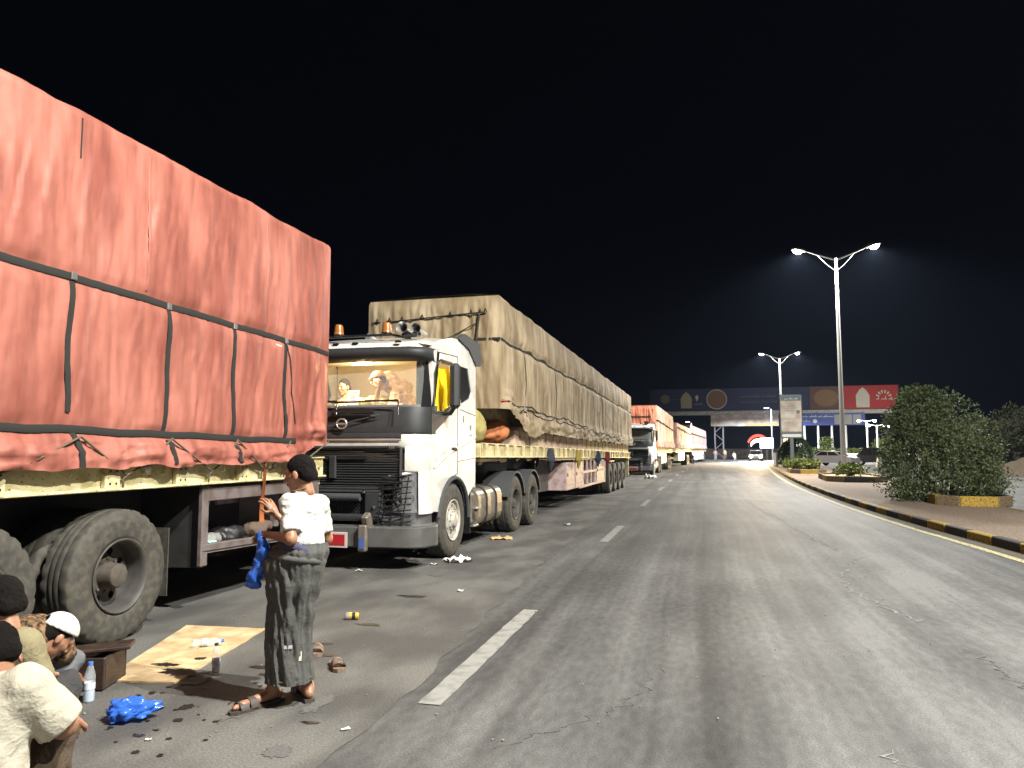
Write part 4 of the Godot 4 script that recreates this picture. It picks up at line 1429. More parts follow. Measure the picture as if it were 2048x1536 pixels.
func cab_materials() -> void:
	var wear := noise_tex("cab_dirt", 0.008, 4, Color(0.94, 0.93, 0.9), Color(1, 1, 1), 0.25, 0.6)
	var w := mottle(mat("cab_white", 0.56, 0.56, 0.535, 0.32), wear, 0.7)
	w.clearcoat_enabled = true
	w.clearcoat = 0.5
	w.clearcoat_roughness = 0.1
	mottle(mat("trim_dark", 0.024, 0.026, 0.028, 0.6), noise_tex("trim_dust", 0.01, 4, grey(0.8), grey(1.0)), 1.0)
	mat("trim_grey", 0.04, 0.043, 0.046, 0.8)
	mat("gloss_black", 0.012, 0.012, 0.013, 0.15)
	mat("silver", 0.5, 0.5, 0.48, 0.3, 0.8)
	mottle(mat("bar_grey", 0.13, 0.13, 0.13, 0.45, 0.4), wear, 1.0)
	mat("chrome", 0.6, 0.6, 0.6, 0.12, 1.0)
	mat("plate_red", 0.33, 0.012, 0.02, 0.5)
	mat("plate_border", 0.45, 0.4, 0.36, 0.6)
	mat("interior", 0.42, 0.36, 0.27, 0.85)
	mat("interior_grey", 0.16, 0.15, 0.14, 0.85)
	mat("curtain_dark", 0.02, 0.032, 0.03, 0.8)
	mottle(mat("tank_alloy", 0.28, 0.25, 0.2, 0.45, 0.6), M["cream_paint"].albedo_texture, 1.2)
	clear_glass("windscreen", 0.6, 0.62, 0.58, 0.14)
	clear_glass("side_glass", 0.3, 0.35, 0.35, 0.4)
	clear_glass("lamp_glass", 0.9, 0.92, 0.95, 0.1)

func make_tractor(label: String, pos: Vector3, yaw: float, lit: bool) -> Node3D:
	var t := thing("lorry_tractor", label, "lorry", pos, yaw, "white lorry tractors in the queue")
	var white: Material = M["cab_white"]
	var dark: Material = M["trim_dark"]
	var black: Material = M["gloss_black"]
	var grey_m: Material = M["trim_grey"]
	var silver: Material = M["silver"]
	var side := Transform3D(Basis(Vector3(0, 0, -1), Vector3(0, 1, 0), Vector3(1, 0, 0)), Vector3.ZERO)   # polygon x goes backwards
	# flanks
	var outline := PackedVector2Array([Vector2(0.42, 3.02), Vector2(0.42, 0.72), Vector2(0.68, 0.7)])
	for k in 13:
		var a := deg_to_rad(163 - 12.2 * k)
		outline.append(Vector2(1.34 + 0.65 * cos(a), 0.5 + 0.65 * sin(a)))
	outline.append_array([Vector2(2.02, 0.86), Vector2(2.34, 1.04), Vector2(2.34, 2.98), Vector2(2.2, 3.16), Vector2(1.8, 3.235), Vector2(1.2, 3.2), Vector2(0.8, 3.12)])
	var door_win := PackedVector2Array([Vector2(0.5, 2.06), Vector2(0.5, 2.6), Vector2(0.6, 2.76), Vector2(0.75, 2.82), Vector2(1.22, 2.82), Vector2(1.3, 2.45), Vector2(1.26, 2.2), Vector2(0.95, 2.1)])
	var rear_win := PackedVector2Array([Vector2(1.62, 2.24), Vector2(1.58, 2.82), Vector2(1.95, 2.82), Vector2(2.13, 2.46), Vector2(2.05, 2.36)])
	for s in [1.0, -1.0]:
		var flank := Geo.new().prism(outline, 0.05, Transform3D(side.basis, Vector3((CAB_W - 0.025) * s, 0, 0)), [door_win, rear_win])
		var fl := part(t, "flank", flank, white)
		part(fl, "rear_window", Geo.new().prism(rear_win, 0.012, Transform3D(side.basis, Vector3((CAB_W - 0.02) * s, 0, 0))), black)
		var rim := Geo.new()
		for k in door_win.size():
			var a: Vector2 = door_win[k]
			var b: Vector2 = door_win[(k + 1) % door_win.size()]
			rim.tube([side * Vector3(a.x, a.y, (CAB_W - 0.005) * s), side * Vector3(b.x, b.y, (CAB_W - 0.005) * s)], 0.018, 6)
		part(fl, "window_seal", rim, dark)
		# the dark swoosh below the window
		part(fl, "dark_panel", Geo.new().prism(PackedVector2Array([Vector2(0.40, 2.14), Vector2(0.40, 1.76), Vector2(0.62, 1.84), Vector2(1.0, 2.0), Vector2(1.4, 2.22), Vector2(1.36, 2.3), Vector2(0.95, 2.08), Vector2(0.5, 2.04)]), 0.014, Transform3D(side.basis, Vector3((CAB_W + 0.006) * s, 0, 0))), dark)
		# wheel arch lip, door lines, handle, step
		var lip := []
		for k in 15:
			var a := deg_to_rad(170 - 12.0 * k)
			lip.append(side * Vector3(1.34 + 0.645 * cos(a), 0.5 + 0.645 * sin(a), (CAB_W + 0.005) * s))
		part(fl, "arch_lip", Geo.new().tube(lip, 0.035, 6), grey_m)
		var seam := Geo.new()
		for q in [[Vector2(1.46, 2.95), Vector2(1.5, 1.2)], [Vector2(1.5, 1.2), Vector2(1.15, 1.14)], [Vector2(1.46, 2.95), Vector2(0.6, 2.92)], [Vector2(2.3, 1.42), Vector2(1.52, 1.38)], [Vector2(2.32, 2.1), Vector2(1.6, 2.16)]]:
			seam.tube([side * Vector3(q[0].x, q[0].y, (CAB_W + 0.0) * s), side * Vector3(q[1].x, q[1].y, CAB_W * s)], 0.006, 5)
		part(fl, "door_seam", seam, dark)
		var ridge := Geo.new().tube([side * Vector3(0.5, 1.3, CAB_W * s), side * Vector3(1.1, 1.5, (CAB_W + 0.004) * s), side * Vector3(2.3, 1.75, CAB_W * s)], 0.022, 6)
		part(fl, "body_crease", ridge, white)
		part(fl, "door_handle", Geo.new().box(side * Vector3(1.32, 1.56, (CAB_W + 0.012) * s), Vector3(0.03, 0.055, 0.17), 0.01), black)
		part(fl, "badge", Geo.new().box(side * Vector3(1.75, 2.02, (CAB_W + 0.002) * s), Vector3(0.008, 0.1, 0.03)), mat("badge_blue", 0.05, 0.09, 0.3, 0.5))
		part(fl, "badge", Geo.new().lathe([Vector2(0.045, 0.0), Vector2(0.045, 0.006), Vector2(0.0, 0.006)], 16, Transform3D(Basis(Vector3(0, 0, 1), Vector3(1, 0, 0) * s, Vector3(0, 1, 0)), side * Vector3(2.1, 1.9, CAB_W * s))), mat("badge_slate", 0.12, 0.17, 0.22, 0.5))
		part(fl, "badge", Geo.new().box(side * Vector3(2.1, 1.78, (CAB_W + 0.002) * s), Vector3(0.008, 0.03, 0.1)), M["badge_slate"])
		# mirror on two arms
		var mr := part(t, "mirror", Geo.new().box(Vector3((CAB_W + 0.2) * s, 2.45, -0.8), Vector3(0.15, 0.64, 0.14), 0.045, turned(0, -12 * s, 0)), dark)
		part(mr, "mirror_arm", Geo.new().tube([Vector3((CAB_W - 0.02) * s, 2.06, -0.86), Vector3((CAB_W + 0.12) * s, 2.06, -0.84), Vector3((CAB_W + 0.2) * s, 2.16, -0.8)], 0.03, 6), dark)
		part(mr, "mirror_arm", Geo.new().tube([Vector3((CAB_W - 0.02) * s, 2.8, -0.86), Vector3((CAB_W + 0.2) * s, 2.74, -0.8)], 0.02, 6), dark)
		part(mr, "mirror_glass", Geo.new().box(Vector3((CAB_W + 0.21) * s, 2.48, -0.874), Vector3(0.11, 0.44, 0.012), 0.004, turned(0, -12 * s, 0)), M["chrome"])
		# roof side deflector
		part(t, "deflector", Geo.new().prism(PackedVector2Array([Vector2(1.45, 3.22), Vector2(1.75, 3.34), Vector2(2.5, 3.27), Vector2(2.55, 2.92), Vector2(2.3, 2.9), Vector2(1.95, 3.12)]), 0.09, Transform3D(side.basis, Vector3((CAB_W - 0.02) * s, 0, 0))), grey_m)
		# lower step panel behind the wheel
		part(t, "mud_flap", Geo.new().box(Vector3(1.02 * s, 0.62, -2.16), Vector3(0.42, 0.75, 0.03), 0.005), black)
	# roof and back
	var roof := PackedVector3Array()
	var line := [[0.36, 3.03], [0.6, 3.09], [0.8, 3.13], [1.2, 3.21], [1.8, 3.245], [2.2, 3.17], [2.34, 2.98], [2.35, 1.0]]
	for l in line:
		for k in 13:
			var u := k / 6.0 - 1.0
			roof.append(Vector3(u * (CAB_W - 0.004), l[1] - 0.05 * pow(absf(u), 6.0) + 0.025 * (1.0 - u * u), -l[0]))
	part(t, "roof", Geo.new().grid(roof, 13, line.size(), false, true), white)
	# the front, from the top down
	part(t, "roof_front", band([[3.055, 0.36, -0.03], [3.03, 0.3, 0.0], [2.94, 0.27, 0.0], [2.9, 0.27, 0.0]], -9, 9, -0.42), white)
	part(t, "sun_visor", band([[2.95, 0.24, 0.0], [2.94, 0.1, 0.02], [2.86, 0.06, 0.03], [2.78, 0.12, 0.02], [2.76, 0.26, 0.0]], -9, 9, -0.36), dark)
	var ws := part(t, "windscreen", band([[2.8, 0.27, -0.01], [2.5, 0.2, -0.005], [2.13, 0.1, 0.0]], -9, 9, -0.35), M["windscreen"])
	part(ws, "pillar", band([[2.92, 0.28, 0.002], [2.5, 0.205, 0.002], [2.1, 0.1, 0.004]], 1.16, 9, -0.42), black)
	part(ws, "pillar", band([[2.92, 0.28, 0.002], [2.5, 0.205, 0.002], [2.1, 0.1, 0.004]], -9, -1.16, -0.42), black)
	part(t, "lower_dark_panel", band([[2.16, 0.12, 0.003], [2.05, 0.08, 0.008], [1.9, 0.06, 0.008], [1.79, 0.05, 0.007], [1.765, 0.06, 0.0]], -9, 9, -0.52), dark)
	part(t, "lower_dark_panel", band([[1.78, 0.045, 0.009], [1.74, 0.035, 0.009], [1.69, 0.03, 0.009], [1.68, 0.05, 0.0]], -1.0, 1.0), dark)
	part(t, "trim_strip", band([[1.7, 0.02, 0.014], [1.683, 0.012, 0.016], [1.667, 0.02, 0.014]], -0.95, 0.95), silver)
	part(t, "trim_strip", band([[2.02, 0.06, 0.012], [2.005, 0.055, 0.014], [1.99, 0.06, 0.012]], -0.6, 0.6), grey_m)
	part(t, "front_panel", band([[1.76, 0.045, 0.003], [1.7, 0.03, 0.005], [1.6, 0.03, 0.005], [1.56, 0.06, -0.005]], -9, 9, -0.42), white)
	for s in [1.0, -1.0]:
		var xa := 0.98 if s > 0 else -9.0
		var xb := 9.0 if s > 0 else -0.98
		part(t, "corner_panel", band([[1.62, 0.03, 0.004], [1.45, 0.025, 0.006], [1.28, 0.03, 0.004], [1.25, 0.06, -0.01]], xa, xb, -0.42), white)
		part(t, "corner_panel", band([[1.28, 0.04, 0.006], [1.0, 0.05, 0.006], [0.7, 0.07, 0.004]], 1.14 if s > 0 else -9.0, 9.0 if s > 0 else -1.14, -0.45), white)
	# grille: a recessed back plate with slats before it
	part(t, "grille_back", band([[1.6, 0.1, -0.02], [0.6, 0.1, -0.02]], -1.0, 1.0), black)
	var fr := Geo.new()
	fr.box(Vector3(0, 1.585, -0.01), Vector3(1.96, 0.04, 0.06), 0.012)
	fr.box(Vector3(0, 1.04, -0.01), Vector3(1.96, 0.035, 0.06), 0.012)
	for s in [-0.975, 0.975]:
		fr.box(Vector3(s, 1.31, -0.03), Vector3(0.035, 0.56, 0.06), 0.012)
	part(t, "grille_frame", fr, dark)
	for k in 15:
		part(t, "grille_slat", Geo.new().box(Vector3(0, 1.075 + k * 0.0335, -0.045), Vector3(1.9, 0.013, 0.05), 0.003, turned(25, 0, 0)), dark)
	part(t, "grille_slot", Geo.new().box(Vector3(-0.28, 1.44, 0.0), Vector3(0.44, 0.04, 0.02), 0.006).box(Vector3(0.28, 1.44, 0.0), Vector3(0.44, 0.04, 0.02), 0.006), black)
	part(t, "grille_bridge", Geo.new().box(Vector3(0, 1.32, -0.005), Vector3(0.1, 0.3, 0.05), 0.01), dark)
	var lat := Geo.new()
	for k in 34:
		for sgn in [-1.0, 1.0]:
			lat.box(Vector3(-0.74 + k * 0.045, 0.84, -0.03), Vector3(0.011, 0.36, 0.012), 0.0, turned(0, 0, 38 * sgn))
	part(t, "lower_grille", lat, dark)
	# emblem: a ring with a bar across and a diagonal rail over the dark panel
	var ring := []
	for k in 21:
		ring.append(Vector3(0.13 + cos(TAU * k / 20) * 0.075, 1.9 + sin(TAU * k / 20) * 0.065, 0.02))
	part(t, "emblem", Geo.new().tube(ring, 0.012, 6).box(Vector3(0.13, 1.9, 0.02), Vector3(0.13, 0.022, 0.014), 0.003), silver)
	part(t, "emblem_rail", Geo.new().tube([Vector3(-0.7, 1.8, -0.0), Vector3(0.06, 1.885, 0.0)], 0.008, 5).tube([Vector3(0.2, 1.915, 0.0), Vector3(0.66, 2.02, -0.03)], 0.008, 5), grey_m)
	var tm := TextMesh.new()
	tm.text = "FH"
	tm.font_size = 16
	tm.pixel_size = 0.004
	tm.depth = 0.006
	var fnt := SystemFont.new()
	fnt.font_names = PackedStringArray(["Droid Sans"])
	tm.font = fnt
	part(t, "grille_badge", tm, silver, at(Vector3(0.87, 1.585, 0.025)))
	# wipers
	for x in [0.55, -0.35]:
		var wp := Geo.new()
		wp.tube([Vector3(x + 0.4, 2.02, 0.02), Vector3(x + 0.38, 2.2, -0.03), Vector3(x - 0.1, 2.21, -0.02)], 0.014, 6)
		wp.box(Vector3(x - 0.1, 2.2, -0.025), Vector3(0.95, 0.022, 0.02), 0.004, turned(0, 0, 1.5))
		part(t, "wiper", wp, black)
	part(t, "wiper_recess", Geo.new().box(Vector3(0.28, 2.06, 0.0), Vector3(0.62, 0.07, 0.04), 0.015), black)
	# headlamps behind wire guards
	for s in [1.0, -1.0]:
		var bowl := band([[1.25, 0.11, -0.012], [0.55, 0.14, -0.012]], 0.62 if s > 0 else -9.0, 9.0 if s > 0 else -0.62, -0.4)
		var hl := part(t, "headlamp", bowl, mat("bowl_silver", 0.14, 0.14, 0.145, 0.3, 0.6))
		for e in [[0.9, 1.08, 0.075], [1.06, 1.1, 0.06], [0.92, 0.88, 0.05], [1.06, 0.9, 0.06]]:
			part(hl, "reflector", Geo.new().lathe([Vector2(0.02, -0.03), Vector2(e[2] * 0.8, 0.0), Vector2(e[2], 0.03)], 14, Transform3D(Basis(Vector3(1, 0, 0), Vector3(0, 0, 1), Vector3(0, -1, 0)), Vector3(e[0] * s, e[1], -0.14 - (0.06 if e[0] > 1.0 else 0.0)))), M["chrome"])
		part(hl, "lens", band([[1.24, 0.07, -0.005], [0.72, 0.09, -0.005]], 0.76 if s > 0 else -9.0, 9.0 if s > 0 else -0.76, -0.34), M["lamp_glass"])
		part(hl, "daylight_strip", Geo.new().tube([Vector3(0.8 * s, 1.21, -0.05), Vector3(1.0 * s, 1.235, -0.1), Vector3(1.17 * s, 1.27, -0.25)], 0.022, 6), M["lens_white"])
		var wires := Geo.new()
		for k in 9:
			var y := 0.6 + k * 0.075
			wires.tube([Vector3((0.66 + 0.012 * k) * s, y - 0.02, 0.06), Vector3(0.92 * s, y, 0.05), Vector3(1.12 * s, y + 0.02, -0.06)], 0.009, 5)
		for x in [0.7, 0.86, 1.02]:
			wires.tube([Vector3((x + 0.0) * s, 0.56, 0.06 - (x - 0.7) * 0.15), Vector3((x + 0.08) * s, 1.2, 0.04 - (x - 0.7) * 0.15)], 0.009, 5)
		part(hl, "guard", wires, black)
		part(hl, "fog_lamp", Geo.new().box(Vector3(0.92 * s, 0.62, -0.06), Vector3(0.42, 0.13, 0.1), 0.03, turned(0, 12 * s, 0)), M["trim_grey"])
	# steel bumper bar round the front, with brackets and the number plate
	var bar := band([[0.56, 0.06, 0.09], [0.56, -0.04, 0.135], [0.56, -0.04, 0.135], [0.545, -0.055, 0.148], [0.545, -0.055, 0.148], [0.31, -0.055, 0.148], [0.31, -0.055, 0.148], [0.29, -0.04, 0.135], [0.28, 0.06, 0.09]], -9, 9, -0.5)
	var br := part(t, "bumper_bar", bar, M["bar_grey"])
	part(br, "top_plate", band([[0.562, 0.02, 0.12], [0.566, 0.2, -0.02]], -9, 9, -0.42), silver)
	part(br, "reflective_tape", Geo.new().box(Vector3(1.36, 0.42, -0.2), Vector3(0.012, 0.1, 0.16), 0.002, turned(0, -24, 0)), mat("tape_blue", 0.06, 0.1, 0.28, 0.4))
	part(t, "plate", Geo.new().box(Vector3(0.1, 0.39, 0.235), Vector3(0.52, 0.2, 0.012), 0.004), M["plate_border"])
	part(t, "plate_field", Geo.new().box(Vector3(0.1, 0.39, 0.243), Vector3(0.45, 0.14, 0.006)), M["plate_red"])
	for x in [0.58, -0.58]:
		var bk := part(t, "bar_bracket", Geo.new().box(Vector3(x, 0.42, 0.24), Vector3(0.13, 0.34, 0.07), 0.02).box(Vector3(x, 0.62, 0.12), Vector3(0.1, 0.22, 0.14), 0.02, turned(25, 0, 0)), M["dusty_steel"])
		part(bk, "tape", Geo.new().box(Vector3(x, 0.36, 0.278), Vector3(0.07, 0.14, 0.006)), M["tape_blue"])
	# plastic lower mask with tow eye covers and a cross tube
	part(t, "lower_mask", Geo.new().box(Vector3(0.62, 0.83, 0.02), Vector3(0.26, 0.36, 0.08), 0.03).box(Vector3(-0.62, 0.83, 0.02), Vector3(0.26, 0.36, 0.08), 0.03).box(Vector3(0, 0.66, 0.0), Vector3(1.4, 0.09, 0.1), 0.03).box(Vector3(0.0, 1.0, 0.01), Vector3(1.5, 0.05, 0.09), 0.02), dark)
	for x in [0.64, 0.5, -0.5, -0.64]:
		part(t, "bolt", Geo.new().lathe([Vector2(0.022, 0.0), Vector2(0.022, 0.02), Vector2(0.0, 0.024)], 8, Transform3D(Basis(Vector3(1, 0, 0), Vector3(0, 0, 1), Vector3(0, -1, 0)), Vector3(x, 0.8 if absf(x) > 0.6 else 1.0, 0.06))), M["chrome"])
	part(t, "cross_tube", Geo.new().tube([Vector3(-0.45, 0.93, 0.07), Vector3(0.45, 0.93, 0.07)], 0.05, 10), grey_m)
	part(t, "under_run", Geo.new().box(Vector3(0, 0.45, -0.1), Vector3(2.2, 0.25, 0.12), 0.02), black)
	# roof: rail, beacons, horns, marker lamps
	part(t, "roof_rail", Geo.new().tube([Vector3(-1.0, 3.12, -0.5), Vector3(-0.6, 3.17, -0.5), Vector3(0.6, 3.17, -0.5), Vector3(0.9, 3.1, -0.5)], 0.02, 6), black)
	for x in [0.53, -0.22]:
		var bc := part(t, "beacon_base", Geo.new().lathe([Vector2(0.0, 0.0), Vector2(0.075, 0.0), Vector2(0.075, 0.03), Vector2(0.06, 0.035)], 14, at(Vector3(x, 3.17, -0.5))), black)
		part(bc, "beacon_dome", Geo.new().lathe([Vector2(0.075, 0.03), Vector2(0.07, 0.06), Vector2(0.068, 0.06), Vector2(0.06, 0.15), Vector2(0.045, 0.175), Vector2(0.0, 0.18)], 16, at(Vector3(x, 3.17, -0.5))), M["amber_lens"])
	for e in [[0.78, 0.0], [0.92, -0.14]]:
		part(t, "air_horn", Geo.new().lathe([Vector2(0.085, 0.0), Vector2(0.08, -0.005), Vector2(0.055, -0.06), Vector2(0.03, -0.16), Vector2(0.022, -0.42), Vector2(0.0, -0.43)], 16, Transform3D(Basis(Vector3(1, 0, 0), Vector3(0, 0.05, 1).normalized(), Vector3(0, -1, 0.05).normalized()), Vector3(e[0], 3.26, -0.45 + e[1]))), silver)
	part(t, "horn_bracket", Geo.new().box(Vector3(0.84, 3.19, -0.65), Vector3(0.26, 0.08, 0.12), 0.02), black)
	for x in [-0.8, -0.45, -0.15, 0.15, 0.8]:
		part(t, "marker_lamp", Geo.new().box(Vector3(x, 3.035, -0.29), Vector3(0.09, 0.03, 0.03), 0.008), black)
	# intake pipe behind the cab
	part(t, "intake_pipe", Geo.new().tube([Vector3(-0.55, 2.6, -2.5), Vector3(-0.55, 3.25, -2.5), Vector3(-0.6, 3.4, -2.5), Vector3(-0.75, 3.48, -2.48)], 0.085, 10), silver)
	# inside
	part(t, "cab_floor", Geo.new().box(Vector3(0, 1.2, -1.3), Vector3(2.35, 0.06, 2.0)), M["interior_grey"])
	part(t, "back_wall", Geo.new().box(Vector3(0, 2.1, -2.27), Vector3(2.35, 1.75, 0.04)), M["interior"])
	part(t, "dashboard", Geo.new().box(Vector3(0, 1.93, -0.55), Vector3(2.25, 0.3, 0.5), 0.08), M["interior_grey"])
	part(t, "ceiling_shelf", Geo.new().box(Vector3(0, 2.86, -0.8), Vector3(2.2, 0.1, 0.6), 0.03), M["interior"])
	for x in [-0.6, 0.6]:
		var seat := part(t, "seat", Geo.new().box(Vector3(x, 1.6, -1.25), Vector3(0.52, 0.18, 0.5), 0.06), M["interior_grey"])
		part(seat, "seat_back", Geo.new().box(Vector3(x, 2.0, -1.52), Vector3(0.5, 0.75, 0.14), 0.06, turned(-8, 0, 0)), M["interior_grey"])
	part(t, "bunk", Geo.new().box(Vector3(0, 1.75, -1.95), Vector3(2.2, 0.25, 0.6), 0.06), M["interior"])
	part(t, "steering_wheel", Geo.new().grid(torus(0.2, 0.016, 24, 6), 6, 25, true), black, at(Vector3(-0.6, 2.12, -0.88), turned(-55, 0, 0)))
	for s in [1.0, -1.0]:
		var cur := PackedVector3Array()
		for j in 8:
			for k in 14:
				cur.append(Vector3((1.02 + 0.12 * k / 13.0) * s, 2.12 + 0.66 * j / 7.0, -0.42 - 0.22 * k / 13.0 + 0.025 * sin(k * 1.9)))
		part(t, "curtain", Geo.new().grid(cur, 14, 8, false, true), M["curtain_dark"])
	if lit:
		var dome := part(t, "dome_lamp", Geo.new().box(Vector3(0.1, 2.79, -0.62), Vector3(0.3, 0.03, 0.1), 0.008), glow("dome_glow", 1.0, 0.85, 0.6, 2.6))
		var l := OmniLight3D.new()
		l.name = "cab_light"
		l.light_color = Color(1.0, 0.86, 0.62)
		l.light_energy = 1.0
		l.light_size = 0.07
		l.omni_range = 6.0
		l.omni_attenuation = 2.0
		l.shadow_enabled = true
		l.position = Vector3(0.1, 2.73, -0.6)
		dome.add_child(l)
	# chassis, tank, battery box, fenders
	var ch := Geo.new()
	for s in [-0.42, 0.42]:
		ch.box(Vector3(s, 0.85, -3.2), Vector3(0.1, 0.28, 6.0))
	ch.box(Vector3(0, 0.8, -1.34), Vector3(1.7, 0.12, 0.14))
	ch.box(Vector3(0, 0.9, -1.0), Vector3(0.9, 0.6, 1.2))
	part(t, "chassis_frame", ch, M["chassis_black"])
	part(t, "fifth_wheel", Geo.new().lathe([Vector2(0.0, 1.1), Vector2(0.5, 1.1), Vector2(0.5, 1.18), Vector2(0.0, 1.2)], 24, at(Vector3(0, 0, -5.1))), M["chassis_black"])
	for s in [1.0, -1.0]:
		var sec := PackedVector2Array()
		for q in circle(Vector2(0, 0), 1.0, 24):
			sec.append(Vector2(signf(q.x) * pow(absf(q.x), 0.55) * 0.3, signf(q.y) * pow(absf(q.y), 0.55) * 0.31))
		var tk := part(t, "fuel_tank", Geo.new().prism(sec, 1.35, at(Vector3(0.95 * s, 0.62, -3.2))), M["tank_alloy"])
		for z in [-2.95, -3.5]:
			var loop := []
			for q in sec:
				loop.append(Vector3(0.95 * s + q.x * 1.03, 0.62 + q.y * 1.03, z))
			loop.append(loop[0])
			part(tk, "tank_strap", Geo.new().tube(loop, 0.018, 5), M["chassis_black"])
		part(t, "battery_box", Geo.new().box(Vector3(0.98 * s, 0.62, -2.36), Vector3(0.46, 0.5, 0.24), 0.04).box(Vector3(1.1 * s, 0.5, -2.44), Vector3(0.22, 0.16, 0.3), 0.02), M["dusty_steel"])
		part(t, "tank_step", Geo.new().box(Vector3(1.15 * s, 0.34, -2.5), Vector3(0.14, 0.03, 0.26), 0.006).box(Vector3(1.2 * s, 0.62, -2.5), Vector3(0.1, 0.03, 0.26), 0.006), silver)
		for zc in [-4.86, -6.2]:
			var fen := PackedVector3Array()
			for k in 13:
				var a := deg_to_rad(15 + 12.5 * k)
				for w in [0.72, 1.27]:
					fen.append(Vector3(w * s, 0.53 + 0.62 * sin(a), zc + 0.62 * cos(a)))
				fen.append(Vector3(1.27 * s, 0.53 + 0.585 * sin(a), zc + 0.585 * cos(a)))
			part(t, "mudguard", Geo.new().grid(fen, 3, 13, false, true), grey_m)
	for s in [1.0, -1.0]:
		wheel(t, Vector3(1.1 * s, 0.53, -1.34), 0.535, "front", s, 0.3)
		wheel(t, Vector3(1.1 * s, 0.53, -4.86), 0.535, "dual", s, 0.7)
		wheel(t, Vector3(1.1 * s, 0.53, -6.2), 0.535, "dual", s, 0.1)
	return t

func torus(R: float, r: float, n: int, m: int) -> PackedVector3Array:
	var out := PackedVector3Array()
	for k in n + 1:
		var a := TAU * k / n
		for j in m:
			var b := TAU * j / m
			out.append(Vector3((R + r * cos(b)) * cos(a), r * sin(b), (R + r * cos(b)) * sin(a)))
	return out

var tractor_at := Vector3(-4.83, 0, -9.25)

# a place given in the lit tractor's own axes
func in_cab(p: Vector3) -> Vector3:
	return tractor_at + Basis(Vector3.UP, YAW2) * p

func build_tractors() -> void:
	make_tractor("white lorry tractor with lit cab, red plate and amber beacons", tractor_at, YAW2, true)
	make_tractor("white lorry tractor with dark cab behind the beige tarpaulined trailer", P(-4.25, 0, 47.2), -0.03, false)
	# things seen through the lit windscreen and the open door window
	var pap := mat("paper_white", 0.75, 0.73, 0.68, 0.8)
	var sh := part(self, "paper_notice", Geo.new().box(Vector3.ZERO, Vector3(0.17, 0.22, 0.006)), pap, Transform3D(Basis(Vector3.UP, YAW2) * turned(-10, 0, 0), in_cab(Vector3(0.13, 2.27, -0.3))))
	mark(sh, "white printed notice propped behind the lit windscreen", "notice")
	for k in 5:
		part(sh, "print_line", Geo.new().box(Vector3(-0.01 * (k % 2), 0.075 - 0.035 * k, 0.0045), Vector3(0.12 - 0.02 * (k % 3), 0.01, 0.001)), mat("print_ink", 0.2, 0.17, 0.15, 0.9))
	for e in [[0.42, -0.42, 0.3, 0.12, Color(0.1, 0.42, 0.36), "teal paper folder lying on the lit dashboard"], [0.2, -0.38, 0.36, 0.1, Color(0.7, 0.68, 0.62), "white papers lying on the lit dashboard"], [0.92, -0.46, 0.26, 0.14, Color(0.68, 0.66, 0.6), "white papers at the dashboard's end by the dark curtain"]]:
		var c: Color = e[4]
		var o := part(self, numbered("dashboard_paper"), Geo.new().box(Vector3.ZERO, Vector3(e[2], 0.02, e[3]), 0.003, turned(6, 10 * e[0], 0)), mat("dash_paper%d" % int(c.g * 100 + e[0] * 1000), c.r, c.g, c.b, 0.8), Transform3D(Basis(Vector3.UP, YAW2), in_cab(Vector3(e[0], 2.1, e[1]))))
		mark(o, e[5], "paper")
	var cloth := PackedVector3Array()
	for j in 26:
		for k in 22:
			var v := j / 25.0
			var u := k / 21.0
			cloth.append(Vector3(1.15 + 0.025 * sin(u * 17.0 + v * 3.0) + 0.012 * sin(u * 39.0), 1.95 + 0.82 * v - 0.05 * sin(u * PI) * v, -0.44 - lerpf(1.0, 0.8, v) * u - 0.1 * v))
	var yc := part(self, "yellow_cloth", Geo.new().grid(cloth, 22, 26, false, true), mat("yellow_cloth", 0.75, 0.58, 0.01, 0.8), Transform3D(Basis(Vector3.UP, YAW2), in_cab(Vector3.ZERO)))
	mark(yc, "bright yellow cloth hanging in the white cab's door window", "cloth")
	M["yellow_cloth"].backlight_enabled = true
	M["yellow_cloth"].backlight = Color(0.8, 0.7, 0.1)

# ------------------------------------------------------------------ people
func blob(bones: Array, cell: float, k := 0.03, wrinkle := 0.0, freq := 9.0, slices := [], stretch := Vector3.ONE) -> Geo:
	var lo := Vector3(99, 99, 99)
	var hi := -lo
	for b in bones:
		var m := Vector3.ONE * (maxf(b[2], b[3]) + k + 3.0 * cell)
		lo = lo.min(b[0] - m).min(b[1] - m)
		hi = hi.max(b[0] + m).max(b[1] + m)
	var fd := Field.new(lo, hi, cell)
	for b in bones:
		fd.cap(b[0], b[1], b[2], b[3], k)
	if wrinkle > 0.0:
		var f := FastNoiseLite.new()
		f.seed = bones.size() * 13
		f.frequency = freq
		f.fractal_octaves = 2
		fd.ripple(f, wrinkle, stretch)
	for s in slices:
		if s.size() > 2:
			fd.cut(s[0], s[1], s[2])
		else:
			fd.slice(s[0], s[1])
	var g := Geo.new()
	fd.add_to(g)
	return g

func merge(into: Geo, sub: Geo, t: Transform3D) -> void:
	var s := into.v.size()
	for p in sub.v:
		into.v.append(t * p)
	for p in sub.n:
		into.n.append((t.basis * p).normalized())
	into.uv.append_array(sub.uv)
	for i in sub.ix:
		into.ix.append(s + i)

var head_cache: Geo
var hair_cache: Geo

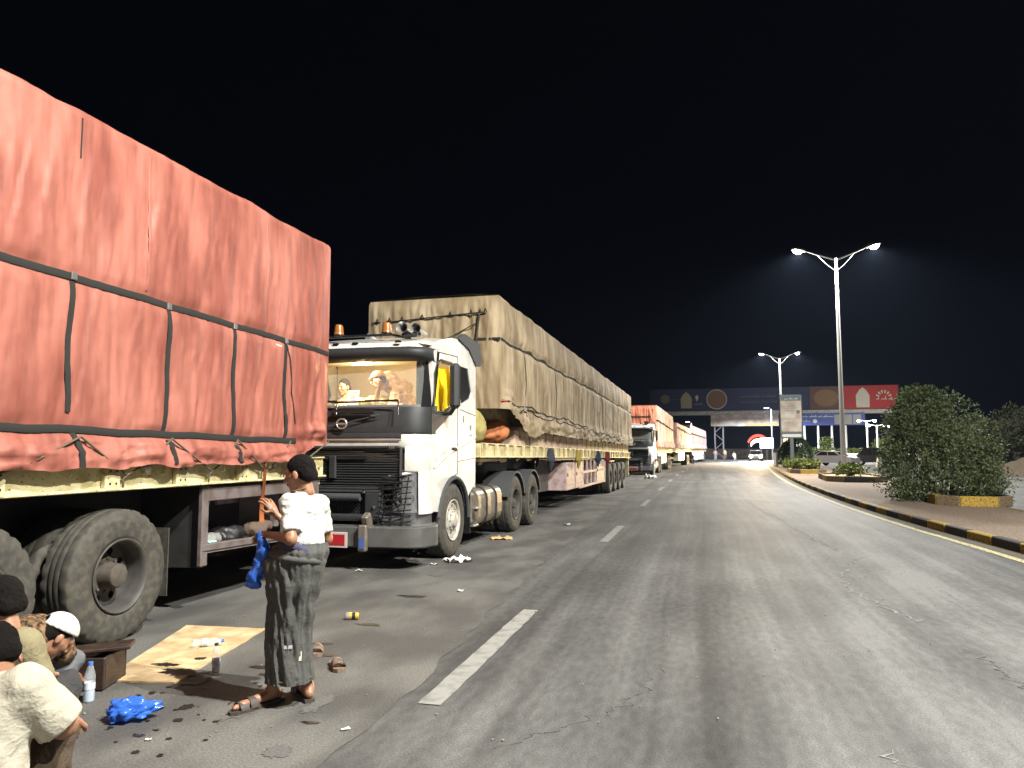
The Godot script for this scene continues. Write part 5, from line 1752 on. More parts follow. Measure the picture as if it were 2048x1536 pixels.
# the face looks along +z, the centre lies between the ears
func add_head(into: Geo, t: Transform3D) -> void:
	if head_cache == null:
		var fd := Field.new(Vector3(-0.11, -0.16, -0.14), Vector3(0.11, 0.14, 0.14), 0.0055)
		fd.ball(Vector3(0, 0.03, -0.015), Vector3(0.074, 0.083, 0.094), Basis.IDENTITY, 0.01)
		fd.ball(Vector3(0, -0.028, 0.025), Vector3(0.058, 0.084, 0.066), Basis.IDENTITY, 0.03)
		fd.cap(Vector3(0, -0.1, 0.06), Vector3(0, -0.07, 0.03), 0.022, 0.045, 0.025)
		fd.cap(Vector3(-0.034, 0.018, 0.08), Vector3(0.034, 0.018, 0.08), 0.011, 0.011, 0.012)
		fd.cap(Vector3(0, 0.006, 0.088), Vector3(0, -0.03, 0.106), 0.007, 0.013, 0.01)
		fd.cap(Vector3(-0.016, -0.062, 0.086), Vector3(0.016, -0.062, 0.086), 0.009, 0.009, 0.008)
		for s in [-1.0, 1.0]:
			fd.cap(Vector3(0.042 * s, -0.03, 0.06), Vector3(0.05 * s, -0.02, 0.03), 0.02, 0.022, 0.02)
			fd.ball(Vector3(0.077 * s, -0.012, -0.008), Vector3(0.009, 0.031, 0.019), turned(0, 18 * s, 0), 0.006)
			fd.carve(Vector3(0.031 * s, -0.002, 0.096), Vector3(0.017, 0.01, 0.018))
		fd.cap(Vector3(0, -0.13, -0.03), Vector3(0, -0.05, -0.02), 0.05, 0.05, 0.02)
		head_cache = Geo.new()
		fd.add_to(head_cache)
	merge(into, head_cache, t)

func hair_geo(t: Transform3D) -> Geo:
	if hair_cache == null:
		var fd := Field.new(Vector3(-0.12, -0.13, -0.15), Vector3(0.12, 0.16, 0.13), 0.0065)
		fd.ball(Vector3(0, 0.035, -0.02), Vector3(0.079, 0.089, 0.098), Basis.IDENTITY, 0.01)
		fd.cap(Vector3(-0.03, -0.025, -0.07), Vector3(0.03, -0.025, -0.07), 0.042, 0.042, 0.03)
		fd.slice(Vector3(0, 0.055, 0.06), Vector3(0, -0.55, 0.84).normalized())
		fd.slice(Vector3(0, -0.075, 0), Vector3(0, -1, 0.25).normalized())
		var f := FastNoiseLite.new()
		f.frequency = 50.0
		f.fractal_octaves = 2
		fd.ripple(f, 0.005)
		for s in [-1.0, 1.0]:
			fd.carve(Vector3(0.09 * s, -0.02, -0.002), Vector3(0.03, 0.042, 0.026))
		hair_cache = Geo.new()
		fd.add_to(hair_cache)
	var g := Geo.new()
	merge(g, hair_cache, t)
	return g

# fwd runs from the wrist to the fingers, back is the back of the hand, thumb is +1 or -1 along x
func add_hand(into: Geo, wrist: Vector3, fwd: Vector3, back: Vector3, thumb: float, curl: float, scale := 1.0) -> void:
	var fd := Field.new(Vector3(-0.09, -0.11, -0.03), Vector3(0.09, 0.05, 0.21), 0.0052)
	fd.ball(Vector3(0, 0, 0.048), Vector3(0.04, 0.015, 0.052), Basis.IDENTITY, 0.012)
	fd.cap(Vector3(0, 0, -0.015), Vector3(0, 0, 0.03), 0.024, 0.026, 0.015)
	var len := [0.068, 0.078, 0.072, 0.056]
	for i in 4:
		var p := Vector3((0.03 - 0.02 * i) * thumb, 0.0, 0.085 - 0.005 * absf(i - 1.2))
		var d := Vector3((0.012 - 0.008 * i) * thumb, 0, 0.06).normalized()
		var a := 0.0
		fd.cap(p - d * 0.03, p, 0.0105, 0.0105, 0.006)
		for j in 3:
			a += curl * (0.8 if j == 0 else 1.1) * (1.0 + 0.08 * i)
			var q: Vector3 = p + Vector3(d.x, -sin(a), d.z * cos(a)) * len[i] * [0.46, 0.31, 0.26][j]
			fd.cap(p, q, 0.0098 - 0.0008 * j, 0.0092 - 0.0008 * j, 0.003)
			p = q
	var b := Vector3(0.03 * thumb, -0.004, 0.02)
	var m := Vector3(0.056 * thumb, -0.014, 0.05)
	fd.cap(b, m, 0.014, 0.0115, 0.01)
	fd.cap(m, m + Vector3(0.006 * thumb, -0.012, 0.032), 0.0105, 0.0085, 0.003)
	var g := Geo.new()
	fd.add_to(g)
	var z := fwd.normalized()
	var x := back.cross(z).normalized()
	merge(into, g, Transform3D(Basis(x, z.cross(x), z) * scale, wrist))

func look(face: Vector3, up := Vector3.UP) -> Basis:
	var z := face.normalized()
	var x := up.cross(z).normalized()
	return Basis(x, z.cross(x), z)

func skin() -> StandardMaterial3D:
	var m := mat("skin", 0.3, 0.155, 0.09, 0.5)
	mottle(m, noise_tex("skin_tone", 0.05, 4, Color(0.85, 0.8, 0.78), Color(1, 1, 1)), 5.0)
	m.subsurf_scatter_enabled = true
	m.subsurf_scatter_strength = 0.08
	return m

func crease_tex() -> Texture2D:
	if not tex_cache.has("crease"):
		var f := FastNoiseLite.new()
		f.frequency = 0.012
		f.fractal_type = FastNoiseLite.FRACTAL_RIDGED
		f.fractal_octaves = 3
		f.domain_warp_enabled = true
		f.domain_warp_amplitude = 24.0
		var t := NoiseTexture2D.new()
		t.width = 512
		t.height = 512
		t.seamless = true
		t.noise = f
		tex_cache["crease"] = t
	return tex_cache["crease"]

func hair_mat() -> StandardMaterial3D:
	var m := mat("hair_black", 0.006, 0.005, 0.0045, 0.85)
	m.metallic_specular = 0.25
	bumpy(m, noise_tex("hair_tuft", 0.1, 3, grey(0.0), grey(1.0)), 0.7)
	m.uv1_scale = Vector3(4, 4, 4)
	return m

func cloth_mat(key: String, r: float, g: float, b: float) -> StandardMaterial3D:
	var m := mat(key, r, g, b, 0.9)
	mottle(m, noise_tex("weave_tone", 0.04, 5, Color(0.9, 0.9, 0.88), Color(1, 1, 1)), 1.6)
	m.heightmap_enabled = true
	m.heightmap_texture = crease_tex()
	m.heightmap_scale = 0.75
	return m

# rings: [y, cx, cz, rx, rz]; folds follow the angle
func skirt(rings: Array, seg: int, per: float, fold: float, sd: int) -> Geo:
	var f := FastNoiseLite.new()
	f.seed = sd
	f.frequency = 1.0
	var pts := PackedVector3Array()
	var rows := int((rings[0][0] - rings[-1][0]) / per) + 1
	for j in rows:
		var y: float = lerpf(rings[0][0], rings[-1][0], float(j) / (rows - 1))
		var k := 0
		while k < rings.size() - 2 and rings[k + 1][0] > y:
			k += 1
		var t := smoothstep(0.0, 1.0, clampf((rings[k][0] - y) / (rings[k][0] - rings[k + 1][0]), 0.0, 1.0))
		for i in seg:
			var a := TAU * i / seg
			var c := Vector2(cos(a), sin(a))
			var d := fold * (1.0 - 2.0 * absf(f.get_noise_3d(c.x * 1.6 + y * 1.3, c.y * 1.6, y * 1.1))) + fold * 0.7 * f.get_noise_3d(c.x * 3.0 + y * 2.0, c.y * 3.0 + y, y * 4.0)
			pts.append(Vector3(lerpf(rings[k][1], rings[k + 1][1], t) + c.x * (lerpf(rings[k][3], rings[k + 1][3], t) + d), y, lerpf(rings[k][2], rings[k + 1][2], t) + c.y * (lerpf(rings[k][4], rings[k + 1][4], t) + d)))
	return Geo.new().grid(pts, seg, rows, true)

func sandal(parent: Node3D, heel: Vector3, toe: Vector3, m: Material) -> void:
	var dir := (toe - heel)
	var ln := dir.length()
	var z := dir.normalized()
	var x := Vector3.UP.cross(z).normalized()
	var b := Basis(x, Vector3.UP, z)
	var poly := PackedVector2Array()
	for q in [[-0.03, 0.0], [0.03, 0.0], [0.036, 0.06], [0.034, 0.13], [0.046, 0.2], [0.04, 0.25], [0.015, 0.275], [-0.02, 0.272], [-0.044, 0.24], [-0.044, 0.19], [-0.034, 0.12], [-0.036, 0.05]]:
		poly.append(Vector2(q[0], q[1] / 0.275 * ln))
	var lay := Transform3D(b * Basis(Vector3.RIGHT, Vector3(0, 0, 1), Vector3(0, -1, 0)), heel)
	var s := part(parent, "sandal", Geo.new().prism(poly, 0.026, lay.translated(Vector3(0, 0.014, 0))), m)
	for e in [[0.6, 0.075], [0.78, 0.06]]:
		var pts := PackedVector3Array()
		for k in 9:
			var a := PI * k / 8
			for w in [-0.028, 0.028]:
				pts.append(heel + b * Vector3(cos(a) * 0.047, 0.024 + sin(a) * e[1] * 0.75, ln * e[0] + w))
		part(s, "strap", Geo.new().grid(pts, 2, 9, false, true), m)

const FACING := 0.2478   # the camera's own turn: people posed from the picture use its left and right

func build_boy() -> void:
	var t := thing("person", "boy in white tee shirt and dark wrapped skirt standing beside the red tarpaulin", "person", P(-2.5, 0, 4.2), FACING)
	var sk := skin()
	var N := Vector3(0.1, 1.285, -0.01)
	var C := Vector3(0.105, 1.15, -0.01)
	var W := Vector3(0.115, 0.985, -0.01)
	var R := Vector3(0.66, 0, -0.75)
	var sl := Vector3(0.038, 1.232, 0.085)
	var sr := Vector3(0.188, 1.214, -0.085)
	var el := Vector3(0.075, 1.02, 0.15)
	var wl := Vector3(-0.1, 1.035, 0.03)
	var er := Vector3(0.208, 0.985, -0.18)
	var wr := Vector3(-0.03, 1.03, -0.25)
	var wr2 := Vector3(-0.14, 1.135, -0.24)
	var al := Vector3(-0.075, 0.085, -0.06)
	var ar := Vector3(0.125, 0.09, -0.12)
	var body := blob([
		[N - Vector3(0, 0.03, 0), N + Vector3(-0.02, 0.09, -0.01), 0.05, 0.045], [C, N - Vector3(0, 0.05, 0), 0.08, 0.05],
		[C + R * 0.04, W + R * 0.034, 0.058, 0.058], [C - R * 0.04, W - R * 0.034, 0.058, 0.058],
		[sl, el, 0.042, 0.034], [el, wl, 0.034, 0.022], [sr, er, 0.042, 0.034], [er, wr, 0.034, 0.028], [wr, wr2, 0.027, 0.021],
		[C, sl, 0.07, 0.045], [C, sr, 0.07, 0.045],
		[W - Vector3(0, 0.06, 0), Vector3(-0.02, 0.5, 0.0), 0.085, 0.06], [W - Vector3(0, 0.06, 0), Vector3(0.09, 0.5, -0.06), 0.085, 0.06],
		[Vector3(-0.02, 0.5, 0.0), Vector3(-0.055, 0.28, -0.03), 0.058, 0.05], [Vector3(-0.055, 0.28, -0.03), al, 0.05, 0.03],
		[Vector3(0.09, 0.5, -0.06), Vector3(0.1, 0.28, -0.09), 0.058, 0.048], [Vector3(0.1, 0.28, -0.09), ar, 0.048, 0.03],
		[al, Vector3(-0.045, 0.05, -0.1), 0.032, 0.026], [al + Vector3(-0.01, -0.02, 0.0), Vector3(-0.2, 0.045, 0.1), 0.036, 0.022], [Vector3(-0.2, 0.045, 0.1), Vector3(-0.235, 0.042, 0.14), 0.024, 0.016],
		[ar, Vector3(0.145, 0.055, -0.08), 0.032, 0.027], [ar + Vector3(0, -0.02, 0), Vector3(0.02, 0.045, -0.28), 0.036, 0.022]], 0.012, 0.025)
	var ht := Transform3D(look(Vector3(-0.95, -0.2, -0.2)) * 0.94, Vector3(0.068, 1.405, -0.02))
	add_head(body, ht)
	add_hand(body, wl, Vector3(-0.9, -0.1, -0.45), Vector3(0, 1, 0.1), -1.0, 0.45, 0.9)
	add_hand(body, wr2, Vector3(-0.55, 0.83, 0.0), Vector3(0.6, 0.5, 0.5), 1.0, 0.25, 0.9)
	var bd := part(t, "body", body, sk)
	part(t, "hair", hair_geo(ht), hair_mat())
	bd.set_meta("label", "bare arms, neck and feet")
	var shirt := blob([
		[C + Vector3(0, 0.02, 0) + R * 0.045, W + R * 0.042, 0.08, 0.082], [C + Vector3(0, 0.02, 0) - R * 0.045, W - R * 0.042, 0.08, 0.082],
		[C + Vector3(0, 0.04, 0), N - Vector3(0, 0.015, 0), 0.09, 0.058], [C + Vector3(0, 0.06, 0) + R * 0.03, sr, 0.066, 0.05], [C + Vector3(0, 0.06, 0) - R * 0.03, sl, 0.066, 0.05],
		[sl, sl.lerp(el, 0.8), 0.049, 0.054], [sr, sr.lerp(er, 0.75), 0.049, 0.052],
		[W, W - Vector3(0, 0.06, 0), 0.106, 0.108]], 0.0075, 0.03, 0.009, 11.0, [[Vector3(0, 0.93, 0), Vector3(0.1, -1, 0).normalized()], [N + Vector3(0, 0.012, 0), Vector3(0.1, 1, -0.15).normalized()], [sl.lerp(el, 0.78), (el - sl).normalized(), 0.066], [sr.lerp(er, 0.74), (er - sr).normalized(), 0.062]], Vector3(1.0, 1.7, 1.0))
	part(t, "tee_shirt", shirt, cloth_mat("shirt_white", 0.56, 0.555, 0.53))
	var charcoal := cloth_mat("skirt_charcoal", 0.068, 0.069, 0.065)
	charcoal.heightmap_scale = 0.4
	var rings := [[0.985, 0.115, -0.01, 0.122, 0.105], [0.93, 0.08, 0.0, 0.165, 0.135], [0.86, 0.055, 0.0, 0.172, 0.135], [0.75, 0.055, 0.0, 0.152, 0.12], [0.6, 0.042, -0.02, 0.128, 0.11], [0.45, 0.025, -0.04, 0.122, 0.115], [0.3, 0.025, -0.05, 0.122, 0.122], [0.145, 0.028, -0.06, 0.128, 0.128]]
	var sg := part(t, "wrapped_skirt", skirt(rings, 120, 0.01, 0.022, 7), charcoal)
	var hem := []
	for k in 41:
		var a := TAU * k / 40
		hem.append(Vector3(0.028 + cos(a) * 0.137, 0.165 + 0.004 * sin(a * 5.0), -0.06 + sin(a) * 0.137))
	part(sg, "hem", Geo.new().tube(hem, 0.007, 6), charcoal)
	# rolled waist: a thick bunched band, navy inside
	var roll := []
	for k in 33:
		var a := TAU * k / 32
		roll.append(Vector3(0.1 + cos(a) * 0.122, 0.955 - 0.03 * cos(a) - 0.012 * sin(a * 3.0), -0.005 + sin(a) * 0.118))
	part(sg, "waist_roll", Geo.new().tube(roll, 0.026, 8), cloth_mat("skirt_navy", 0.05, 0.05, 0.1))
	var fold := []
	for k in 33:
		var a := TAU * k / 32
		fold.append(Vector3(0.075 + cos(a) * 0.155, 0.9 - 0.035 * cos(a) + 0.01 * sin(a * 2.0), 0.0 + sin(a) * 0.138))
	part(sg, "waist_fold", Geo.new().tube(fold, 0.022, 8), charcoal)
	part(sg, "cloth_tag", Geo.new().box(Vector3(0.115, 0.315, 0.048), Vector3(0.026, 0.055, 0.004), 0.001, turned(0, 38, 0)), mat("tag_cream", 0.6, 0.5, 0.4, 0.7))
	part(sg, "cloth_tag", Geo.new().box(Vector3(0.055, 0.375, 0.082), Vector3(0.05, 0.02, 0.004), 0.001, turned(0, 12, 0)), mat("tag_grey", 0.35, 0.35, 0.35, 0.7))
	sandal(t, Vector3(-0.035, 0.0, -0.13), Vector3(-0.255, 0.0, 0.165), mat("sandal_brown", 0.045, 0.036, 0.03, 0.6))
	sandal(t, Vector3(0.155, 0.0, -0.065), Vector3(0.0, 0.0, -0.31), M["sandal_brown"])
	part(t, "necklace", Geo.new().tube([Vector3(0.05, 1.3, 0.045), Vector3(0.12, 1.315, 0.04), Vector3(0.155, 1.31, 0.0)], 0.004, 5), mat("cord_brown", 0.12, 0.06, 0.03, 0.7))
	# the blue bag that hangs from his hands
	var f := FastNoiseLite.new()
	f.frequency = 13.0
	var fd := Field.new(Vector3(-0.1, -0.3, -0.09), Vector3(0.1, 0.12, 0.09), 0.01)
	fd.cap(Vector3(0.0, 0.08, 0), Vector3(0.03, -0.03, 0), 0.02, 0.035, 0.02)
	fd.cap(Vector3(0.03, -0.03, 0), Vector3(-0.03, -0.2, 0), 0.035, 0.05, 0.03)
	fd.ripple(f, 0.025)
	var g := Geo.new()
	fd.add_to(g)
	var bag := part(self, numbered("plastic_bag"), g, blue_plastic(), at(P(-2.5, 0, 4.2) + Basis(Vector3.UP, FACING) * Vector3(-0.15, 0.955, 0.03)))
	mark(bag, "blue plastic bag hanging from the standing boy's hands", "plastic bag")

func blue_plastic() -> StandardMaterial3D:
	var m := mat("blue_plastic", 0.03, 0.12, 0.5, 0.22)
	m.backlight_enabled = true
	m.backlight = Color(0.1, 0.25, 0.6)
	return m

func build_crouchers() -> void:
	var sk := skin()
	var hair: Material = hair_mat()
	# back view: man in a cream shirt, squatting
	var t := thing("person", "man in cream shirt squatting with his back turned, elbow out", "person", P(-2.47, 0, 2.11), FACING + 0.25)
	var sR := Vector3(0.175, 0.715, -0.03)
	var sL := Vector3(-0.175, 0.715, -0.03)
	var eR := Vector3(0.285, 0.555, -0.1)
	var wR := Vector3(0.24, 0.5, -0.34)
	var eL := Vector3(-0.28, 0.55, -0.15)
	var wL := Vector3(-0.15, 0.5, -0.4)
	var body := blob([[Vector3(0, 0.7, -0.05), Vector3(0.02, 0.76, -0.14), 0.06, 0.055], [sR, eR, 0.05, 0.042], [eR, wR, 0.042, 0.028], [sL, eL, 0.05, 0.042], [eL, wL, 0.042, 0.028], [Vector3(0, 0.62, -0.05), sR, 0.09, 0.05], [Vector3(0, 0.62, -0.05), sL, 0.09, 0.05], [Vector3(0, 0.6, -0.05), Vector3(0, 0.25, 0.0), 0.12, 0.13], [Vector3(0.15, 0.12, -0.26), Vector3(0.16, 0.04, -0.4), 0.036, 0.028], [Vector3(-0.15, 0.12, -0.26), Vector3(-0.16, 0.04, -0.4), 0.036, 0.028]], 0.014, 0.03)
	var ht := Transform3D(look(Vector3(-0.35, -0.75, -0.6)), Vector3(0.025, 0.79, -0.17))
	add_head(body, ht)
	add_hand(body, wR, Vector3(-0.2, -0.3, -0.9), Vector3(0.3, 0.9, 0), -1.0, 0.4)
	add_hand(body, wL, Vector3(0.3, -0.3, -0.9), Vector3(-0.3, 0.9, 0), 1.0, 0.4)
	part(t, "body", body, sk)
	part(t, "hair", hair_geo(ht), hair)
	var shirt := blob([[Vector3(0.075, 0.62, -0.04), Vector3(0.07, 0.3, 0.02), 0.125, 0.135], [Vector3(-0.075, 0.62, -0.04), Vector3(-0.07, 0.3, 0.02), 0.125, 0.135], [Vector3(0, 0.66, -0.04), Vector3(0, 0.755, -0.06), 0.11, 0.07], [Vector3(0.06, 0.66, -0.04), sR, 0.09, 0.075], [Vector3(-0.06, 0.66, -0.04), sL, 0.09, 0.075], [sR, sR.lerp(eR, 0.98), 0.075, 0.085], [sL, sL.lerp(eL, 0.98), 0.075, 0.085], [Vector3(0.1, 0.3, 0.04), Vector3(0.12, 0.14, 0.06), 0.12, 0.13], [Vector3(-0.1, 0.3, 0.04), Vector3(-0.12, 0.14, 0.06), 0.12, 0.13]], 0.01, 0.035, 0.012, 7.0, [[sR.lerp(eR, 0.94), (eR - sR).normalized(), 0.12], [sL.lerp(eL, 0.94), (eL - sL).normalized(), 0.12], [Vector3(0, 0.8, -0.06), Vector3(0, 1, -0.2).normalized()]])
	part(t, "shirt", shirt, cloth_mat("shirt_cream", 0.47, 0.44, 0.36))
	part(t, "trousers", blob([[Vector3(0.08, 0.2, 0.02), Vector3(0.2, 0.46, -0.3), 0.13, 0.085], [Vector3(0.2, 0.46, -0.3), Vector3(0.15, 0.13, -0.25), 0.08, 0.06], [Vector3(-0.08, 0.2, 0.02), Vector3(-0.2, 0.46, -0.3), 0.13, 0.085], [Vector3(-0.2, 0.46, -0.3), Vector3(-0.15, 0.13, -0.25), 0.08, 0.06], [Vector3(0.06, 0.2, 0.03), Vector3(-0.06, 0.2, 0.03), 0.14, 0.14]], 0.016, 0.03, 0.02, 8.0), cloth_mat("trousers_brown", 0.075, 0.05, 0.03))
	sandal(t, Vector3(0.15, 0, -0.2), Vector3(0.17, 0, -0.46), M["sandal_brown"])
	sandal(t, Vector3(-0.15, 0, -0.2), Vector3(-0.17, 0, -0.46), M["sandal_brown"])

	# man in an olive shirt beyond him
	t = thing("person", "man in olive shirt sitting between the cream shirt man and the wheel", "person", P(-3.06, 0, 2.76), FACING + 0.2)
	t.scale = Vector3.ONE * 0.98
	sR = Vector3(0.12, 0.7, 0.02)
	sL = Vector3(-0.15, 0.7, -0.12)
	eR = Vector3(0.17, 0.5, -0.02)
	wR = Vector3(0.12, 0.5, -0.22)
	eL = Vector3(-0.25, 0.48, -0.15)
	wL = Vector3(-0.1, 0.5, -0.34)
	body = blob([[Vector3(-0.02, 0.7, -0.05), Vector3(-0.02, 0.82, -0.07), 0.055, 0.05], [sR, eR, 0.048, 0.04], [eR, wR, 0.04, 0.026], [sL, eL, 0.048, 0.04], [eL, wL, 0.04, 0.026], [Vector3(-0.01, 0.6, -0.05), sR, 0.09, 0.05], [Vector3(-0.01, 0.6, -0.05), sL, 0.09, 0.05], [Vector3(0, 0.6, -0.05), Vector3(0, 0.2, 0.0), 0.11, 0.12], [Vector3(0.1, 0.1, -0.4), Vector3(0.1, 0.04, -0.5), 0.036, 0.028]], 0.014, 0.03)
	ht = Transform3D(look(Vector3(-0.85, -0.25, -0.45)), Vector3(-0.03, 0.875, -0.07))
	add_head(body, ht)
	add_hand(body, wR, Vector3(-0.3, 0.1, -0.9), Vector3(0.2, 0.9, 0), -1.0, 0.5)
	add_hand(body, wL, Vector3(0.4, 0.1, -0.8), Vector3(-0.2, 0.9, 0), 1.0, 0.5)
	part(t, "body", body, sk)
	part(t, "hair", hair_geo(ht), hair)
	part(t, "shirt", blob([[Vector3(0.05, 0.6, -0.03), Vector3(0.06, 0.22, 0.0), 0.12, 0.13], [Vector3(-0.08, 0.6, -0.08), Vector3(-0.06, 0.22, 0.0), 0.12, 0.13], [Vector3(0, 0.64, -0.05), Vector3(-0.02, 0.745, -0.06), 0.1, 0.065], [Vector3(0.03, 0.64, -0.03), sR, 0.09, 0.07], [Vector3(-0.05, 0.64, -0.07), sL, 0.09, 0.07], [sR, sR.lerp(eR, 0.9), 0.07, 0.078], [sL, sL.lerp(eL, 0.9), 0.07, 0.078]], 0.014, 0.035, 0.01, 8.0, [[sR.lerp(eR, 0.86), (eR - sR).normalized(), 0.11], [Vector3(0, 0.785, -0.06), Vector3(0, 1, 0)]]), cloth_mat("shirt_olive", 0.2, 0.175, 0.1))
	part(t, "trousers", blob([[Vector3(0.07, 0.15, 0.0), Vector3(0.16, 0.4, -0.34), 0.13, 0.08], [Vector3(0.16, 0.4, -0.34), Vector3(0.1, 0.11, -0.38), 0.08, 0.06], [Vector3(-0.07, 0.15, 0.0), Vector3(-0.2, 0.38, -0.34), 0.13, 0.08], [Vector3(-0.2, 0.38, -0.34), Vector3(-0.15, 0.11, -0.38), 0.08, 0.06], [Vector3(0.05, 0.14, 0.02), Vector3(-0.05, 0.14, 0.02), 0.14, 0.14]], 0.018, 0.03, 0.02, 8.0), cloth_mat("trousers_dark", 0.03, 0.03, 0.032))

	# man bent low by the wheel: patterned shirt and white cap
	t = thing("person", "man in patterned brown shirt and white cap bent low by the wheel", "person", P(-3.84, 0, 3.76), FACING + 0.1)
	body = blob([[Vector3(0.01, 0.47, 0.02), Vector3(0.08, 0.46, 0.04), 0.055, 0.05], [Vector3(-0.01, 0.46, 0.12), Vector3(-0.12, 0.3, 0.2), 0.045, 0.038], [Vector3(-0.12, 0.3, 0.2), Vector3(-0.1, 0.14, 0.14), 0.038, 0.026], [Vector3(0.02, 0.46, -0.1), Vector3(0.03, 0.28, -0.14), 0.045, 0.038], [Vector3(0.03, 0.28, -0.14), Vector3(0.1, 0.16, -0.2), 0.038, 0.026], [Vector3(-0.05, 0.42, 0.02), Vector3(-0.2, 0.2, 0.0), 0.1, 0.12], [Vector3(-0.02, 0.08, 0.1), Vector3(0.06, 0.035, 0.14), 0.035, 0.028]], 0.014, 0.03)
	ht = Transform3D(look(Vector3(0.5, -0.75, -0.5)), Vector3(0.095, 0.45, 0.03))
	add_head(body, ht)
	add_hand(body, Vector3(-0.1, 0.14, 0.14), Vector3(0.2, -0.8, -0.1), Vector3(0, 0.9, 0.4), -1.0, 0.4)
	add_hand(body, Vector3(0.1, 0.16, -0.2), Vector3(0.6, -0.5, -0.2), Vector3(0, 0.9, -0.2), 1.0, 0.4)
	part(t, "body", body, sk)
	part(t, "hair", hair_geo(ht), hair)
	var fd := Field.new(Vector3(-0.12, -0.1, -0.13), Vector3(0.12, 0.15, 0.13), 0.008)
	fd.ball(Vector3(0, 0.035, -0.014), Vector3(0.093, 0.1, 0.113), Basis.IDENTITY, 0.01)
	fd.slice(Vector3(0, 0.035, 0), Vector3(0, -1, 0.25).normalized())
	var cap := Geo.new()
	fd.add_to(cap)
	var cap2 := Geo.new()
	merge(cap2, cap, ht)
	part(t, "cap", cap2, cloth_mat("cap_white", 0.56, 0.55, 0.51))
	var pat := mat("shirt_pattern", 0.2, 0.13, 0.075, 0.9)
	mottle(pat, noise_tex("pattern_print", 0.02, 2, Color(0.25, 0.2, 0.2), Color(1.0, 0.95, 0.85), 0.42, 0.58), 2.6)
	part(t, "shirt", blob([[Vector3(-0.03, 0.47, 0.08), Vector3(-0.2, 0.22, 0.06), 0.12, 0.15], [Vector3(-0.02, 0.44, -0.05), Vector3(-0.18, 0.2, -0.06), 0.11, 0.14], [Vector3(-0.02, 0.47, 0.02), Vector3(0.05, 0.47, 0.04), 0.1, 0.07], [Vector3(-0.01, 0.46, 0.12), Vector3(-0.11, 0.32, 0.19), 0.07, 0.072], [Vector3(0.02, 0.46, -0.1), Vector3(0.08, 0.32, -0.1), 0.07, 0.072]], 0.014, 0.035, 0.012, 9.0), pat)
	part(t, "trousers", blob([[Vector3(-0.2, 0.14, 0.08), Vector3(0.0, 0.24, 0.26), 0.13, 0.075], [Vector3(0.0, 0.24, 0.26), Vector3(-0.02, 0.08, 0.1), 0.07, 0.05], [Vector3(-0.2, 0.14, -0.06), Vector3(0.08, 0.25, -0.2), 0.13, 0.075], [Vector3(0.08, 0.25, -0.2), Vector3(0.05, 0.07, -0.05), 0.07, 0.05]], 0.018, 0.03, 0.02, 8.0), cloth_mat("trousers_blue", 0.11, 0.12, 0.13))

